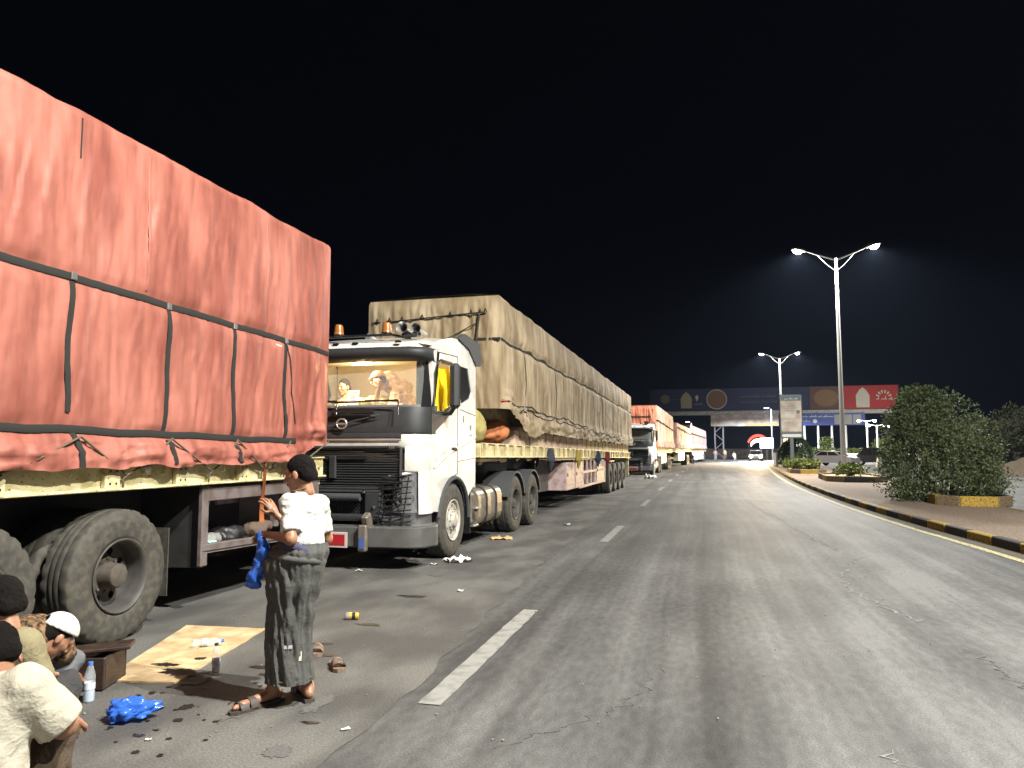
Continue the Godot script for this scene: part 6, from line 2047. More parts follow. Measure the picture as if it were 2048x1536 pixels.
# the two people in the lit cab, in the tractor's axes
func build_cab_people() -> void:
	var sk := skin()
	var place := in_cab(Vector3.ZERO)
	var t := thing("person", "man in peach scarf and pink cap leaning on his arm in the lit cab", "person", place, YAW2)
	var head := Vector3(0.3, 2.56, -0.72)
	var body := blob([[Vector3(0.5, 2.36, -0.92), Vector3(0.36, 2.47, -0.78), 0.055, 0.05], [Vector3(0.5, 2.2, -0.95), Vector3(0.52, 1.75, -1.15), 0.14, 0.15], [Vector3(0.36, 2.25, -0.85), Vector3(0.34, 2.17, -0.56), 0.05, 0.042], [Vector3(0.34, 2.17, -0.56), Vector3(0.4, 2.42, -0.55), 0.042, 0.03], [Vector3(0.36, 2.25, -0.85), Vector3(0.1, 2.22, -0.66), 0.05, 0.04], [Vector3(0.1, 2.22, -0.66), Vector3(-0.08, 2.24, -0.5), 0.038, 0.026], [Vector3(0.52, 1.75, -1.1), Vector3(0.5, 1.72, -0.72), 0.11, 0.08]], 0.016, 0.03)
	var ht := Transform3D(look(Vector3(-0.85, -0.25, 0.5), Vector3(-0.2, 1, 0)), head)
	add_head(body, ht)
	add_hand(body, Vector3(0.4, 2.42, -0.55), Vector3(-0.15, 0.95, -0.1), Vector3(0.3, 0.1, 0.9), 1.0, 0.3)
	add_hand(body, Vector3(-0.08, 2.24, -0.5), Vector3(-0.9, 0.2, 0.2), Vector3(0, 0.9, 0.3), -1.0, 0.4)
	part(t, "body", body, sk)
	part(t, "hair", hair_geo(ht), M["hair_black"])
	var fd := Field.new(Vector3(-0.12, -0.1, -0.13), Vector3(0.12, 0.15, 0.17), 0.008)
	fd.ball(Vector3(0, 0.035, -0.012), Vector3(0.09, 0.097, 0.108), Basis.IDENTITY, 0.01)
	fd.slice(Vector3(0, 0.03, 0), Vector3(0, -1, 0.15).normalized())
	fd.cap(Vector3(-0.03, 0.035, 0.1), Vector3(0.03, 0.035, 0.1), 0.02, 0.02, 0.02)
	var cap := Geo.new()
	fd.add_to(cap)
	var cap2 := Geo.new()
	merge(cap2, cap, ht)
	part(t, "cap", cap2, cloth_mat("cap_pink", 0.42, 0.22, 0.18))
	part(t, "scarf", blob([[Vector3(0.4, 2.6, -0.85), Vector3(0.6, 2.42, -0.95), 0.09, 0.12], [Vector3(0.6, 2.42, -0.95), Vector3(0.72, 2.12, -0.85), 0.11, 0.12], [Vector3(0.55, 2.35, -0.8), Vector3(0.58, 2.1, -0.65), 0.09, 0.1], [Vector3(0.58, 2.1, -0.65), Vector3(0.85, 2.13, -0.6), 0.07, 0.06]], 0.014, 0.04, 0.05, 7.0), cloth_mat("scarf_peach", 0.7, 0.5, 0.38))
	part(t, "sleeve", blob([[Vector3(0.42, 2.26, -0.84), Vector3(0.1, 2.22, -0.66), 0.085, 0.075], [Vector3(0.1, 2.22, -0.66), Vector3(-0.02, 2.23, -0.55), 0.07, 0.06], [Vector3(0.45, 2.2, -0.9), Vector3(0.35, 2.18, -0.62), 0.1, 0.07]], 0.014, 0.03, 0.035, 9.0), cloth_mat("sleeve_olive", 0.28, 0.28, 0.14))
	t = thing("person", "short haired boy in pale shirt looking out of the lit cab", "person", place, YAW2)
	body = blob([[Vector3(-0.3, 2.24, -0.86), Vector3(-0.3, 2.42, -0.86), 0.05, 0.048], [Vector3(-0.3, 2.1, -0.88), Vector3(-0.32, 1.8, -1.0), 0.1, 0.12], [Vector3(-0.18, 2.15, -0.86), Vector3(-0.14, 1.95, -0.8), 0.04, 0.035], [Vector3(-0.42, 2.15, -0.86), Vector3(-0.46, 1.95, -0.8), 0.04, 0.035]], 0.016, 0.03)
	ht = Transform3D(look(Vector3(-0.2, -0.08, 0.95)), Vector3(-0.3, 2.475, -0.83))
	add_head(body, ht)
	add_hand(body, Vector3(-0.14, 1.95, -0.8), Vector3(0.3, -0.5, 0.7), Vector3(0.3, 0.8, 0.3), 1.0, 0.4, 0.9)
	add_hand(body, Vector3(-0.46, 1.95, -0.8), Vector3(-0.3, -0.5, 0.7), Vector3(-0.3, 0.8, 0.3), -1.0, 0.4, 0.9)
	part(t, "body", body, sk)
	part(t, "hair", hair_geo(ht), M["hair_black"])
	for s in [-0.031, 0.031]:
		part(t, "eye", Geo.new().lathe([Vector2(0, -0.009), Vector2(0.007, -0.005), Vector2(0.009, 0), Vector2(0.007, 0.005), Vector2(0, 0.009)], 8, at(ht * Vector3(s, -0.002, 0.08))), M["hair_black"])
	part(t, "shirt", blob([[Vector3(-0.26, 2.16, -0.86), Vector3(-0.28, 1.8, -0.95), 0.1, 0.13], [Vector3(-0.34, 2.16, -0.86), Vector3(-0.36, 1.8, -0.95), 0.1, 0.13], [Vector3(-0.3, 2.2, -0.86), Vector3(-0.3, 2.28, -0.86), 0.09, 0.06], [Vector3(-0.18, 2.17, -0.86), Vector3(-0.15, 2.02, -0.82), 0.06, 0.06], [Vector3(-0.42, 2.17, -0.86), Vector3(-0.45, 2.02, -0.82), 0.06, 0.06]], 0.016, 0.03, 0.015, 8.0), cloth_mat("shirt_pale", 0.6, 0.48, 0.38))

# small figures far down the road
func build_far_people() -> void:
	var sk := skin()
	for e in [[-1.15, 84.5, true, Color(0.1, 0.13, 0.22), Color(0.2, 0.22, 0.3), "small figure in blue sitting by the gap between the last trailers"], [1.75, 112.0, false, Color(0.5, 0.48, 0.55), Color(0.35, 0.34, 0.4), "small figure in pale clothes standing by the last trailer's wheels"], [3.2, 117.0, false, Color(0.6, 0.45, 0.3), Color(0.2, 0.15, 0.1), "small figure in tan shirt standing under the footbridge"], [4.6, 119.0, true, Color(0.75, 0.73, 0.7), Color(0.6, 0.58, 0.55), "small figure in white sitting on the kerb under the footbridge"]]:
		var t := thing("person", e[5], "person", P(e[0], 0, e[1]), 0.3)
		var up := -0.42 if e[2] else 0.0
		var skinb := blob([[Vector3(0, 1.42 + up, 0), Vector3(0, 1.56 + up, 0.0), 0.05, 0.05], [Vector3(0.2, 1.36 + up, 0), Vector3(0.26, 1.06 + up, 0.05), 0.045, 0.035], [Vector3(0.26, 1.06 + up, 0.05), Vector3(0.2, 0.9 + up, 0.22), 0.035, 0.03], [Vector3(-0.2, 1.36 + up, 0), Vector3(-0.26, 1.06 + up, 0.05), 0.045, 0.035], [Vector3(-0.26, 1.06 + up, 0.05), Vector3(-0.2, 0.9 + up, 0.22), 0.035, 0.03], [Vector3(0, 1.3 + up, 0), Vector3(0, 0.95 + up, 0), 0.1, 0.11], [Vector3(0.1, 0.06, 0.35 if e[2] else 0.0), Vector3(0.1, 0.04, 0.5 if e[2] else 0.16), 0.04, 0.035], [Vector3(-0.1, 0.06, 0.35 if e[2] else 0.0), Vector3(-0.1, 0.04, 0.5 if e[2] else 0.16), 0.04, 0.035]], 0.022, 0.03)
		var ht := Transform3D(look(Vector3(0.2, 0, 1)), Vector3(0, 1.63 + up, 0.01))
		add_head(skinb, ht)
		for s in [-1.0, 1.0]:
			add_hand(skinb, Vector3(0.2 * s, 0.9 + up, 0.22), Vector3(-0.2 * s, -0.4, 0.8), Vector3(0.3 * s, 0.9, 0.2), s, 0.4)
		part(t, "body", skinb, sk)
		part(t, "hair", hair_geo(ht), M["hair_black"])
		var c: Color = e[3]
		var d: Color = e[4]
		part(t, "shirt", blob([[Vector3(0.06, 1.34 + up, 0), Vector3(0.05, 0.95 + up, 0), 0.12, 0.13], [Vector3(-0.06, 1.34 + up, 0), Vector3(-0.05, 0.95 + up, 0), 0.12, 0.13], [Vector3(0.06, 1.36 + up, 0), Vector3(0.23, 1.2 + up, 0.02), 0.08, 0.07], [Vector3(-0.06, 1.36 + up, 0), Vector3(-0.23, 1.2 + up, 0.02), 0.08, 0.07]], 0.025, 0.04, 0.02), cloth_mat("far_shirt%d" % int(e[1]), c.r, c.g, c.b))
		var knee_z := 0.4 if e[2] else 0.03
		var knee_y := 0.45 if e[2] else 0.5
		part(t, "trousers", blob([[Vector3(0.08, 0.9 + up, 0), Vector3(0.11, knee_y, knee_z), 0.12, 0.085], [Vector3(0.11, knee_y, knee_z), Vector3(0.1, 0.1, 0.35 if e[2] else 0.0), 0.085, 0.06], [Vector3(-0.08, 0.9 + up, 0), Vector3(-0.11, knee_y, knee_z), 0.12, 0.085], [Vector3(-0.11, knee_y, knee_z), Vector3(-0.1, 0.1, 0.35 if e[2] else 0.0), 0.085, 0.06]], 0.025, 0.04, 0.015), cloth_mat("far_trousers%d" % int(e[1]), d.r, d.g, d.b))

# ------------------------------------------------------------------ things lying on the ground
func crumple(size: Vector3, amount: float, freq: float, sd: int, cell := 0.012) -> Geo:
	var fd := Field.new(-size * 1.4 - Vector3.ONE * 0.03, size * 1.4 + Vector3.ONE * 0.03, cell)
	fd.ball(Vector3.ZERO, size, Basis.IDENTITY, 0.01)
	fd.ball(Vector3(size.x * 0.5, size.y * 0.2, -size.z * 0.3), size * 0.7, Basis.IDENTITY, 0.02)
	var f := FastNoiseLite.new()
	f.seed = sd
	f.frequency = freq
	f.fractal_type = FastNoiseLite.FRACTAL_RIDGED
	f.fractal_octaves = 2
	fd.ripple(f, amount)
	fd.slice(Vector3(0, -size.y * 0.8, 0), Vector3.DOWN)
	var g := Geo.new()
	fd.add_to(g)
	return g

# a thin plastic bag dropped on the ground: sharp creases, one end trailing
func film_bag(r: float, sd: int) -> Geo:
	var f := FastNoiseLite.new()
	f.seed = sd
	f.frequency = 1.0
	var pts := PackedVector3Array()
	for j in 22:
		var v := j / 21.0
		for i in 48:
			var a := TAU * i / 48
			var d := Vector3(cos(a) * sin(v * PI * 0.62), cos(v * PI * 0.62), sin(a) * sin(v * PI * 0.62))
			var k := 0.7 + 0.6 * absf(f.get_noise_3dv(d * 1.1)) + 0.2 * absf(f.get_noise_3dv(d * 2.4 + Vector3(9, 0, 0)))
			pts.append(Vector3(d.x * (1.25 + 0.3 * d.x), maxf(d.y * 0.62, -0.3), d.z * 0.8) * r * k)
	return Geo.new().grid(pts, 48, 22, true)

# a torn sheet lying loosely: corners lift
func sheet(w: float, l: float, lift: float, sd: int) -> Geo:
	var f := FastNoiseLite.new()
	f.seed = sd
	f.frequency = 4.0
	var pts := PackedVector3Array()
	for j in 13:
		for i in 13:
			var x := (i / 12.0 - 0.5) * w * (1.0 + 0.3 * f.get_noise_2d(j * 0.1, 3.0))
			var z := (j / 12.0 - 0.5) * l * (1.0 + 0.3 * f.get_noise_2d(i * 0.1, 9.0))
			pts.append(Vector3(x, 0.008 + lift * absf(f.get_noise_2d(x * 1.5, z * 1.5)) * 1.6, z))
	return Geo.new().grid(pts, 13, 13, false, false)

func bottle(label: String, pos: Vector3, b: Basis, fill: float, liquid: Color, cap: Color, h: float) -> void:
	var t := thing("plastic_bottle", label, "bottle", pos, 0.0, "plastic bottles by the cardboard")
	t.basis = b
	var k := h / 0.24
	var prof := [Vector2(0, 0.004), Vector2(0.026, 0.0), Vector2(0.031, 0.008), Vector2(0.031, 0.06), Vector2(0.029, 0.066), Vector2(0.031, 0.072), Vector2(0.031, 0.12), Vector2(0.029, 0.126), Vector2(0.031, 0.132), Vector2(0.031, 0.15), Vector2(0.026, 0.175), Vector2(0.016, 0.205), Vector2(0.0125, 0.213), Vector2(0.0125, 0.222)]
	for i in prof.size():
		prof[i] = prof[i] * k
	part(t, "shell", Geo.new().lathe(prof, 20), clear_glass("bottle_plastic", 0.85, 0.92, 1.0, 0.16, 0.06))
	if fill > 0.0:
		var m := clear_glass("bottle_liquid%d" % int(liquid.b * 100), liquid.r, liquid.g, liquid.b, 0.55, 0.03)
		part(t, "liquid", Geo.new().lathe([Vector2(0, 0.006) * k, Vector2(0.028, 0.006) * k, Vector2(0.0285, fill * 0.15) * k, Vector2(0.0285, fill * 0.15) * k, Vector2(0, fill * 0.15) * k], 18), m)
	part(t, "label", Geo.new().lathe([Vector2(0.0318, 0.078) * k, Vector2(0.0318, 0.115) * k], 20), mat("bottle_label", 0.5, 0.55, 0.65, 0.5))
	part(t, "cap", Geo.new().lathe([Vector2(0.0145, 0.216) * k, Vector2(0.0145, 0.234) * k, Vector2(0.0145, 0.234) * k, Vector2(0.0, 0.236) * k], 14), mat("cap%d" % int(cap.b * 100), cap.r, cap.g, cap.b, 0.4))

func stain(pos: Vector3, rx: float, rz: float, sd: int, m: Material) -> void:
	var f := FastNoiseLite.new()
	f.seed = sd
	f.frequency = 0.9
	var poly := PackedVector3Array()
	for j in 3:
		for i in 36:
			var a := TAU * i / 36
			var r := (0.55 + 0.75 * absf(f.get_noise_2d(cos(a) * 1.8, sin(a) * 1.8 + 5.0)) + 0.25 * f.get_noise_2d(cos(a) * 6.0, sin(a) * 6.0)) * j / 2.0
			poly.append(pos + Vector3(cos(a) * rx * r, 0.0, sin(a) * rz * r))
	structure("ground_stain", Geo.new().grid(poly, 36, 3, true, false), m)

func build_small_things() -> void:
	# cardboard sheet
	var card := mottle(mat("cardboard", 0.5, 0.38, 0.22, 0.9), noise_tex("card_tone", 0.008, 5, Color(0.85, 0.82, 0.77), Color(1, 1, 1), 0.2, 0.7), 0.9, Vector3.ONE, true)
	second(card, noise_tex("card_spots", 0.05, 4, Color(0.4, 0.33, 0.25), Color(1, 1, 1), 0.1, 0.16), 0.6, Vector3.ONE, true)
	var q := [Vector2(-3.93, 4.34), Vector2(-3.42, 4.42), Vector2(-3.69, 5.9), Vector2(-4.43, 5.85)]
	var poly := PackedVector2Array()
	for k in 4:
		var a: Vector2 = q[k]
		var b: Vector2 = q[(k + 1) % 4]
		for j in 8:
			poly.append(a.lerp(b, j / 8.0) + Vector2(ns.get_noise_1d(k * 50.0 + j * 13.0), ns.get_noise_1d(k * 77.0 + j * 13.0 + 9.0)) * 0.012)
	var cb := part(self, "cardboard_sheet", Geo.new().prism(poly, 0.012, Transform3D(Basis(Vector3(1, 0, 0), Vector3(0, 0, -1), Vector3(0, 1, 0)), Vector3(0, 0.012, 0))), card)
	mark(cb, "flattened tan cardboard sheet lying by the trailer's big wheel", "cardboard")
	# wet and oily patches round it
	var oil := mottle(mat("oil_stain", 0.018, 0.016, 0.013, 0.45), noise_tex("sand_tone", 0.03, 5, grey(0.6), grey(1.0)), 1.5, Vector3.ONE, true)
	var spots := [[-3.35, 4.5, 0.17, 0.12, 0.008], [-3.55, 4.62, 0.2, 0.1, 0.0195], [-3.75, 4.75, 0.14, 0.06, 0.0195], [-3.62, 4.95, 0.06, 0.05, 0.0195], [-3.1, 4.9, 0.1, 0.05, 0.008], [-2.95, 4.75, 0.08, 0.03, 0.008], [-3.05, 4.05, 0.05, 0.08, 0.008], [-2.95, 3.85, 0.04, 0.04, 0.008], [-3.0, 3.6, 0.05, 0.03, 0.008], [-2.8, 5.3, 0.12, 0.04, 0.008], [-3.0, 5.6, 0.1, 0.05, 0.008], [-2.85, 3.4, 0.03, 0.03, 0.008], [-3.2, 5.35, 0.07, 0.03, 0.008], [-2.2, 4.0, 0.08, 0.03, 0.008], [-2.9, 6.3, 0.15, 0.06, 0.008], [-3.0, 7.6, 0.2, 0.08, 0.008]]
	for k in spots.size():
		var s: Array = spots[k]
		stain(P(s[0], s[4], s[1]), s[2], s[3], 40 + k, oil)
	rng.seed = 19
	for k in 46:
		stain(P(rng.randf_range(-3.5, -2.6), 0.0085, rng.randf_range(3.2, 4.6)), rng.randf_range(0.008, 0.03), rng.randf_range(0.008, 0.025), 100 + k, oil)
	bottle("standing plastic bottle half full of water with blue cap", P(-3.7, 0.005, 3.99), Basis.IDENTITY, 0.55, Color(0.55, 0.65, 0.8), Color(0.05, 0.15, 0.5), 0.245)
	bottle("standing plastic bottle of dark drink beyond the cardboard's wet corner", P(-3.3, 0.005, 4.68), Basis.IDENTITY, 0.8, Color(0.12, 0.05, 0.04), Color(0.02, 0.03, 0.06), 0.215)
	bottle("empty bottle with blue cap lying on its side on the cardboard", P(-3.88, 0.05, 5.2), Basis(Vector3.UP, 0.5) * turned(0, 0, -88), 0.0, Color(0.5, 0.6, 0.7), Color(0.05, 0.15, 0.5), 0.235)
	# crumpled bag
	var bag := part(self, numbered("plastic_bag"), film_bag(0.125, 5), blue_plastic(), at(P(-3.24, 0.05, 3.78), turned(0, 25, 6)))
	mark(bag, "crumpled blue plastic bag lying on the asphalt", "plastic bag")
	# dark crate with a plank on it
	var cr := thing("tool_crate", "dark brown wooden crate with a plank lid by the wheel", "crate", P(-3.98, 0.004, 4.27), 0.3)
	var wood := mottle(mat("dark_wood", 0.05, 0.025, 0.014, 0.6), noise_tex("wood_grain", 0.02, 4, grey(0.35), grey(1.0)), 1.0, Vector3(1, 8, 1))
	for e in [[Vector3(0, 0.11, 0.15), Vector3(0.36, 0.2, 0.02)], [Vector3(0, 0.11, -0.15), Vector3(0.36, 0.2, 0.02)], [Vector3(0.17, 0.11, 0), Vector3(0.02, 0.2, 0.28)], [Vector3(-0.17, 0.11, 0), Vector3(0.02, 0.2, 0.28)], [Vector3(0, 0.015, 0), Vector3(0.34, 0.02, 0.3)]]:
		part(cr, "board", Geo.new().box(e[0], e[1], 0.006), wood)
	part(cr, "plank", Geo.new().box(Vector3(0.05, 0.235, 0.0), Vector3(0.44, 0.025, 0.2), 0.006, turned(0, 14, 3)), wood)
	# drinks can
	var can := thing("drinks_can", "small dented yellow and black can lying on the asphalt", "can", P(-3.14, 0.038, 6.45))
	can.basis = Basis(Vector3.UP, 0.35) * turned(0, 0, 90)
	part(can, "body", Geo.new().lathe([Vector2(0.0, -0.056), Vector2(0.024, -0.058), Vector2(0.032, -0.05), Vector2(0.0328, 0.0), Vector2(0.0328, 0.02)], 18), mat("can_yellow", 0.6, 0.4, 0.05, 0.35, 0.3))
	part(can, "band", Geo.new().lathe([Vector2(0.0332, -0.03), Vector2(0.0332, 0.0)], 18), mat("can_black", 0.02, 0.02, 0.02, 0.4))
	part(can, "lid", Geo.new().lathe([Vector2(0.0328, 0.02), Vector2(0.0325, 0.05), Vector2(0.027, 0.058), Vector2(0.026, 0.055), Vector2(0.0, 0.055)], 18), mat("can_lid", 0.6, 0.6, 0.58, 0.3, 0.7))
	# left sandals
	for e in [[-2.57, 5.02, 0.6, "single worn brown sandal lying right beside the lane dash end"], [-2.9, 5.35, 0.35, "worn brown sandal lying behind the standing boy's legs"]]:
		var s := thing("lost_sandal", "worn brown sandal with two straps, empty, " + ("nearer the lane line" if e[0] > -2.7 else "behind the boy's legs"), "sandal", P(e[0], 0.004, e[1]), e[2])
		sandal(s, Vector3(0, 0, -0.12), Vector3(0.02, 0, 0.14), mat("sandal_tan", 0.16, 0.11, 0.08, 0.7))
	# litter
	for e in [[-3.33, 10.1, 0.34, 0.28, 0.075, Color(0.62, 0.61, 0.58), "crumpled white paper bag in front of the white cab's wheel"], [-3.42, 12.8, 0.36, 0.24, 0.05, Color(0.6, 0.36, 0.16), "torn orange and white wrapper on the asphalt by the fuel tank"], [-2.6, 8.0, 0.09, 0.06, 0.03, Color(0.5, 0.49, 0.46), "scrap of white paper on the asphalt between sandals and cab"], [-2.75, 15.5, 0.14, 0.1, 0.03, Color(0.5, 0.49, 0.47), "scrap of white paper on the asphalt by the drive wheels"], [-4.3, 9.0, 0.08, 0.06, 0.02, Color(0.55, 0.54, 0.5), "scrap of white paper below the white cab's bumper"], [-3.55, 9.75, 0.1, 0.06, 0.02, Color(0.55, 0.54, 0.5), "thin strip of paper by the white cab's front wheel"], [-1.95, 3.95, 0.05, 0.03, 0.015, Color(0.5, 0.49, 0.46), "tiny scrap of paper beside the lane dash"], [-2.9, 3.55, 0.03, 0.02, 0.02, Color(0.6, 0.6, 0.56), "tiny white scrap in front of the blue bag"], [-2.82, 41.0, 0.5, 0.35, 0.3, Color(0.66, 0.65, 0.62), "white rag lying by the second white cab"]]:
		var c: Color = e[5]
		var o := part(self, numbered("litter_paper"), sheet(e[2], e[3], e[4], int(e[1] * 10)), mat("litter%d" % int(c.g * 1000), c.r, c.g, c.b, 0.85), at(P(e[0], 0.003, e[1]), Basis(Vector3.UP, e[1])))
		mark(o, e[6], "litter", "litter on the asphalt")
	# grit scattered over the shoulder
	rng.seed = 31
	var grit := Geo.new()
	for k in 420:
		var p := P(rng.randf_range(-4.6, 3.6), 0.006, pow(rng.randf(), 0.7) * 12.0 + 2.8)
		var r := rng.randf_range(0.003, 0.009)
		grit.box(p + Vector3(0, r * 0.4, 0), Vector3(r * 1.6, r, r * 1.3), r * 0.3, Basis(Vector3.UP, rng.randf() * TAU))
	var go := part(self, "loose_grit", grit, mottle(mat("grit", 0.33, 0.31, 0.28, 0.9), noise_tex("sand_tone", 0.03, 5, grey(0.6), grey(1.0)), 3.0))
	go.set_meta("kind", "stuff")
	mark(go, "loose pale grit scattered over the asphalt", "grit")
	# a marker stick by the second cab
	var ms := thing("marker_post", "thin grey post with pale foot by the second white cab", "post", P(-2.72, 0, 43.5))
	part(ms, "stick", Geo.new().tube([Vector3(0, 0.1, 0), Vector3(0, 0.95, 0)], 0.05, 8), mat("post_grey", 0.3, 0.3, 0.3, 0.7))
	part(ms, "foot", Geo.new().lathe([Vector2(0.16, 0.0), Vector2(0.14, 0.1), Vector2(0.06, 0.14)], 12), mat("post_foot", 0.5, 0.49, 0.46, 0.8))

# ------------------------------------------------------------------ the far end of the road
func print_lines(parent: Node3D, x0: float, x1: float, y: float, z: float, h: float, sd: int, m: Material) -> void:
	# a line of joined script seen from afar: uneven strokes on a base line with dots
	var g := Geo.new()
	var r := RandomNumberGenerator.new()
	r.seed = sd
	var x := x0
	while x < x1:
		var w := h * r.randf_range(0.5, 1.3)
		g.box(Vector3(x + w / 2, y, z), Vector3(w, h * 0.16, 0.02))
		if r.randf() < 0.6:
			g.box(Vector3(x + w * 0.8, y + h * 0.3, z), Vector3(h * 0.14, h * r.randf_range(0.3, 0.75), 0.021))
		if r.randf() < 0.5:
			g.box(Vector3(x + w * 0.3, y + h * (0.5 if r.randf() < 0.5 else -0.35), z), Vector3(h * 0.15, h * 0.14, 0.021))
		x += w + (h * 0.35 if r.randf() < 0.35 else 0.0)
	part(parent, "script_line", g, m)

func build_bridge() -> void:
	var t := thing("footbridge", "long footbridge over the road, hung with billboards", "footbridge", P(0, 0, 127.0))
	var steel := mottle(mat("bridge_steel", 0.42, 0.41, 0.4, 0.7), M["cream_paint"].albedo_texture, 0.3)
	part(t, "deck_beam", Geo.new().box(Vector3(10.6, 7.55, 0), Vector3(38, 0.62, 2.2), 0.05), steel)
	for k in 13:
		part(t, "beam_rib", Geo.new().box(Vector3(-7.2 + k * 2.97, 7.55, 1.12), Vector3(0.14, 0.66, 0.05)), steel)
	part(t, "board_frame", Geo.new().box(Vector3(10.6, 9.7, 0.75), Vector3(38, 3.7, 0.2)), M["chassis_black"])
	for k in 2:
		for s in [-0.7, 0.7]:
			part(t, "tower_leg", Geo.new().box(Vector3(2.0 + k * 1.3, 3.6, s), Vector3(0.22, 7.2, 0.22), 0.02), mat("tower_grey", 0.16, 0.15, 0.15, 0.8))
			part(t, "tower_leg", Geo.new().box(Vector3(28.0 + k * 1.3, 3.6, s), Vector3(0.22, 7.2, 0.22), 0.02), M["tower_grey"])
	for k in 5:
		part(t, "tower_brace", Geo.new().box(Vector3(2.65, 0.9 + k * 1.35, 0.75), Vector3(1.75, 0.1, 0.06), 0.0, turned(0, 0, 42 if k % 2 else -42)), M["tower_grey"])
	for x in [15.6, 17.6, 19.6, 21.6]:
		part(t, "white_post", Geo.new().tube([Vector3(x, 0, 1.4), Vector3(x, 5.35, 1.4)], [0.2, 0.16], 10), mat("post_white", 0.75, 0.74, 0.7, 0.6))
	# boards
	var navy := mat("board_navy", 0.03, 0.035, 0.08, 0.8)
	var red := mat("board_red", 0.35, 0.035, 0.03, 0.8)
	var pale := mat("print_pale", 0.5, 0.47, 0.4, 0.8)
	var tan := mottle(mat("print_tan", 0.45, 0.31, 0.18, 0.8), noise_tex("food_print", 0.04, 4, Color(0.4, 0.3, 0.2), Color(1, 1, 1)), 0.4)
	var face := 0.9
	var z2 := 0.93
	var b1 := part(t, "billboard", Geo.new().box(Vector3(4.2, 9.7, face), Vector3(24.6, 3.5, 0.05)), navy)
	b1.set_meta("label", "dark blue advertisement with a round dish of food")
	var dish := Transform3D(Basis(Vector3(1, 0, 0), Vector3(0, 0, 1), Vector3(0, -1, 0)), Vector3(2.4, 9.75, z2))
	part(b1, "dish_print", Geo.new().lathe([Vector2(0, 0.02), Vector2(1.5, 0.02)], 32, dish), tan)
	part(b1, "dish_rim", Geo.new().grid(torus(1.55, 0.09, 40, 5), 5, 41, true), pale, dish)
	var bag := PackedVector2Array([Vector2(-0.85, -1.3), Vector2(0.85, -1.3), Vector2(0.9, 0.3), Vector2(0.45, 1.05), Vector2(0.0, 1.4), Vector2(-0.45, 1.05), Vector2(-0.9, 0.3)])
	part(b1, "packet_print", Geo.new().prism(bag, 0.04, at(Vector3(-2.4, 9.65, z2))), mat("packet_olive", 0.36, 0.32, 0.21, 0.8))
	part(b1, "leaf_print", Geo.new().prism(PackedVector2Array([Vector2(0, -0.55), Vector2(0.32, 0.1), Vector2(0.1, 0.6), Vector2(-0.25, 0.3)]), 0.04, at(Vector3(-0.75, 9.95, z2))), pale)
	print_lines(b1, -1.2, -0.1, 9.0, z2, 0.25, 3, pale)
	part(b1, "dish_print", Geo.new().lathe([Vector2(0, 0.02), Vector2(0.75, 0.02)], 20, Transform3D(dish.basis, Vector3(-5.8, 9.9, z2))), mat("packet_dim", 0.16, 0.14, 0.11, 0.8))
	print_lines(b1, -4.9, -3.7, 9.8, z2, 0.3, 5, M["packet_dim"])
	print_lines(b1, 6.0, 11.0, 10.1, z2, 0.6, 7, M["packet_dim"])
	print_lines(b1, 6.0, 11.5, 9.2, z2, 0.45, 9, M["packet_dim"])
	var b2 := part(t, "billboard", Geo.new().box(Vector3(19.0, 9.75, face), Vector3(4.8, 3.5, 0.05)), mat("board_brown", 0.12, 0.06, 0.045, 0.8))
	b2.set_meta("label", "brown advertisement with a plate of food")
	part(b2, "dish_print", Geo.new().lathe([Vector2(0, 0.02), Vector2(1.35, 0.02)], 28, Transform3D(dish.basis.scaled(Vector3(1.35, 1, 1)), Vector3(19.0, 9.7, z2))), tan)
	var b3 := part(t, "billboard", Geo.new().box(Vector3(25.4, 9.75, face), Vector3(7.9, 3.6, 0.06)), red)
	b3.set_meta("label", "red advertisement with a white packet and rayed emblem")
	part(b3, "packet_print", Geo.new().prism(bag, 0.04, at(Vector3(24.3, 9.65, z2 + 0.01), Basis.IDENTITY.scaled(Vector3(1.1, 1.15, 1)))), pale)
	for k in 6:
		var a := deg_to_rad(20 + 28 * k)
		part(b3, "ray_print", Geo.new().prism(PackedVector2Array([Vector2(-0.06, 0.65), Vector2(0.06, 0.65), Vector2(0.14, 1.05), Vector2(0, 1.2), Vector2(-0.14, 1.05)]), 0.04, at(Vector3(27.3, 9.65, z2 + 0.01), Basis(Vector3(0, 0, 1), a - PI / 2))), pale)
	print_lines(b3, 26.2, 28.5, 9.4, z2 + 0.01, 0.8, 13, pale)
	var b4 := part(t, "lower_board", Geo.new().box(Vector3(6.6, 6.3, 1.25), Vector3(10.4, 1.85, 0.08)), mottle(mat("board_cream", 0.5, 0.45, 0.4, 0.6), noise_tex("board_print", 0.008, 3, Color(0.75, 0.68, 0.62), Color(1, 1, 1)), 0.15))
	b4.set_meta("label", "pale advertisement on the bridge's lower edge")
	part(b4, "orange_band", Geo.new().box(Vector3(9.2, 5.6, 1.3), Vector3(5.0, 0.38, 0.02)), mat("band_orange", 0.6, 0.25, 0.06, 0.6))
	print_lines(b4, 3.0, 9.0, 6.5, 1.31, 0.45, 15, mat("print_brown", 0.2, 0.15, 0.12, 0.7))
	var b5 := part(t, "lower_board", Geo.new().box(Vector3(18.2, 6.35, 1.25), Vector3(12.5, 1.9, 0.08)), mat("board_blue", 0.07, 0.1, 0.32, 0.7))
	b5.set_meta("label", "blue road sign with white script")
	print_lines(b5, 13.2, 19.5, 6.75, 1.31, 0.5, 17, mat("print_white", 0.65, 0.66, 0.7, 0.6))
	print_lines(b5, 13.2, 16.5, 6.05, 1.31, 0.4, 19, M["print_white"])
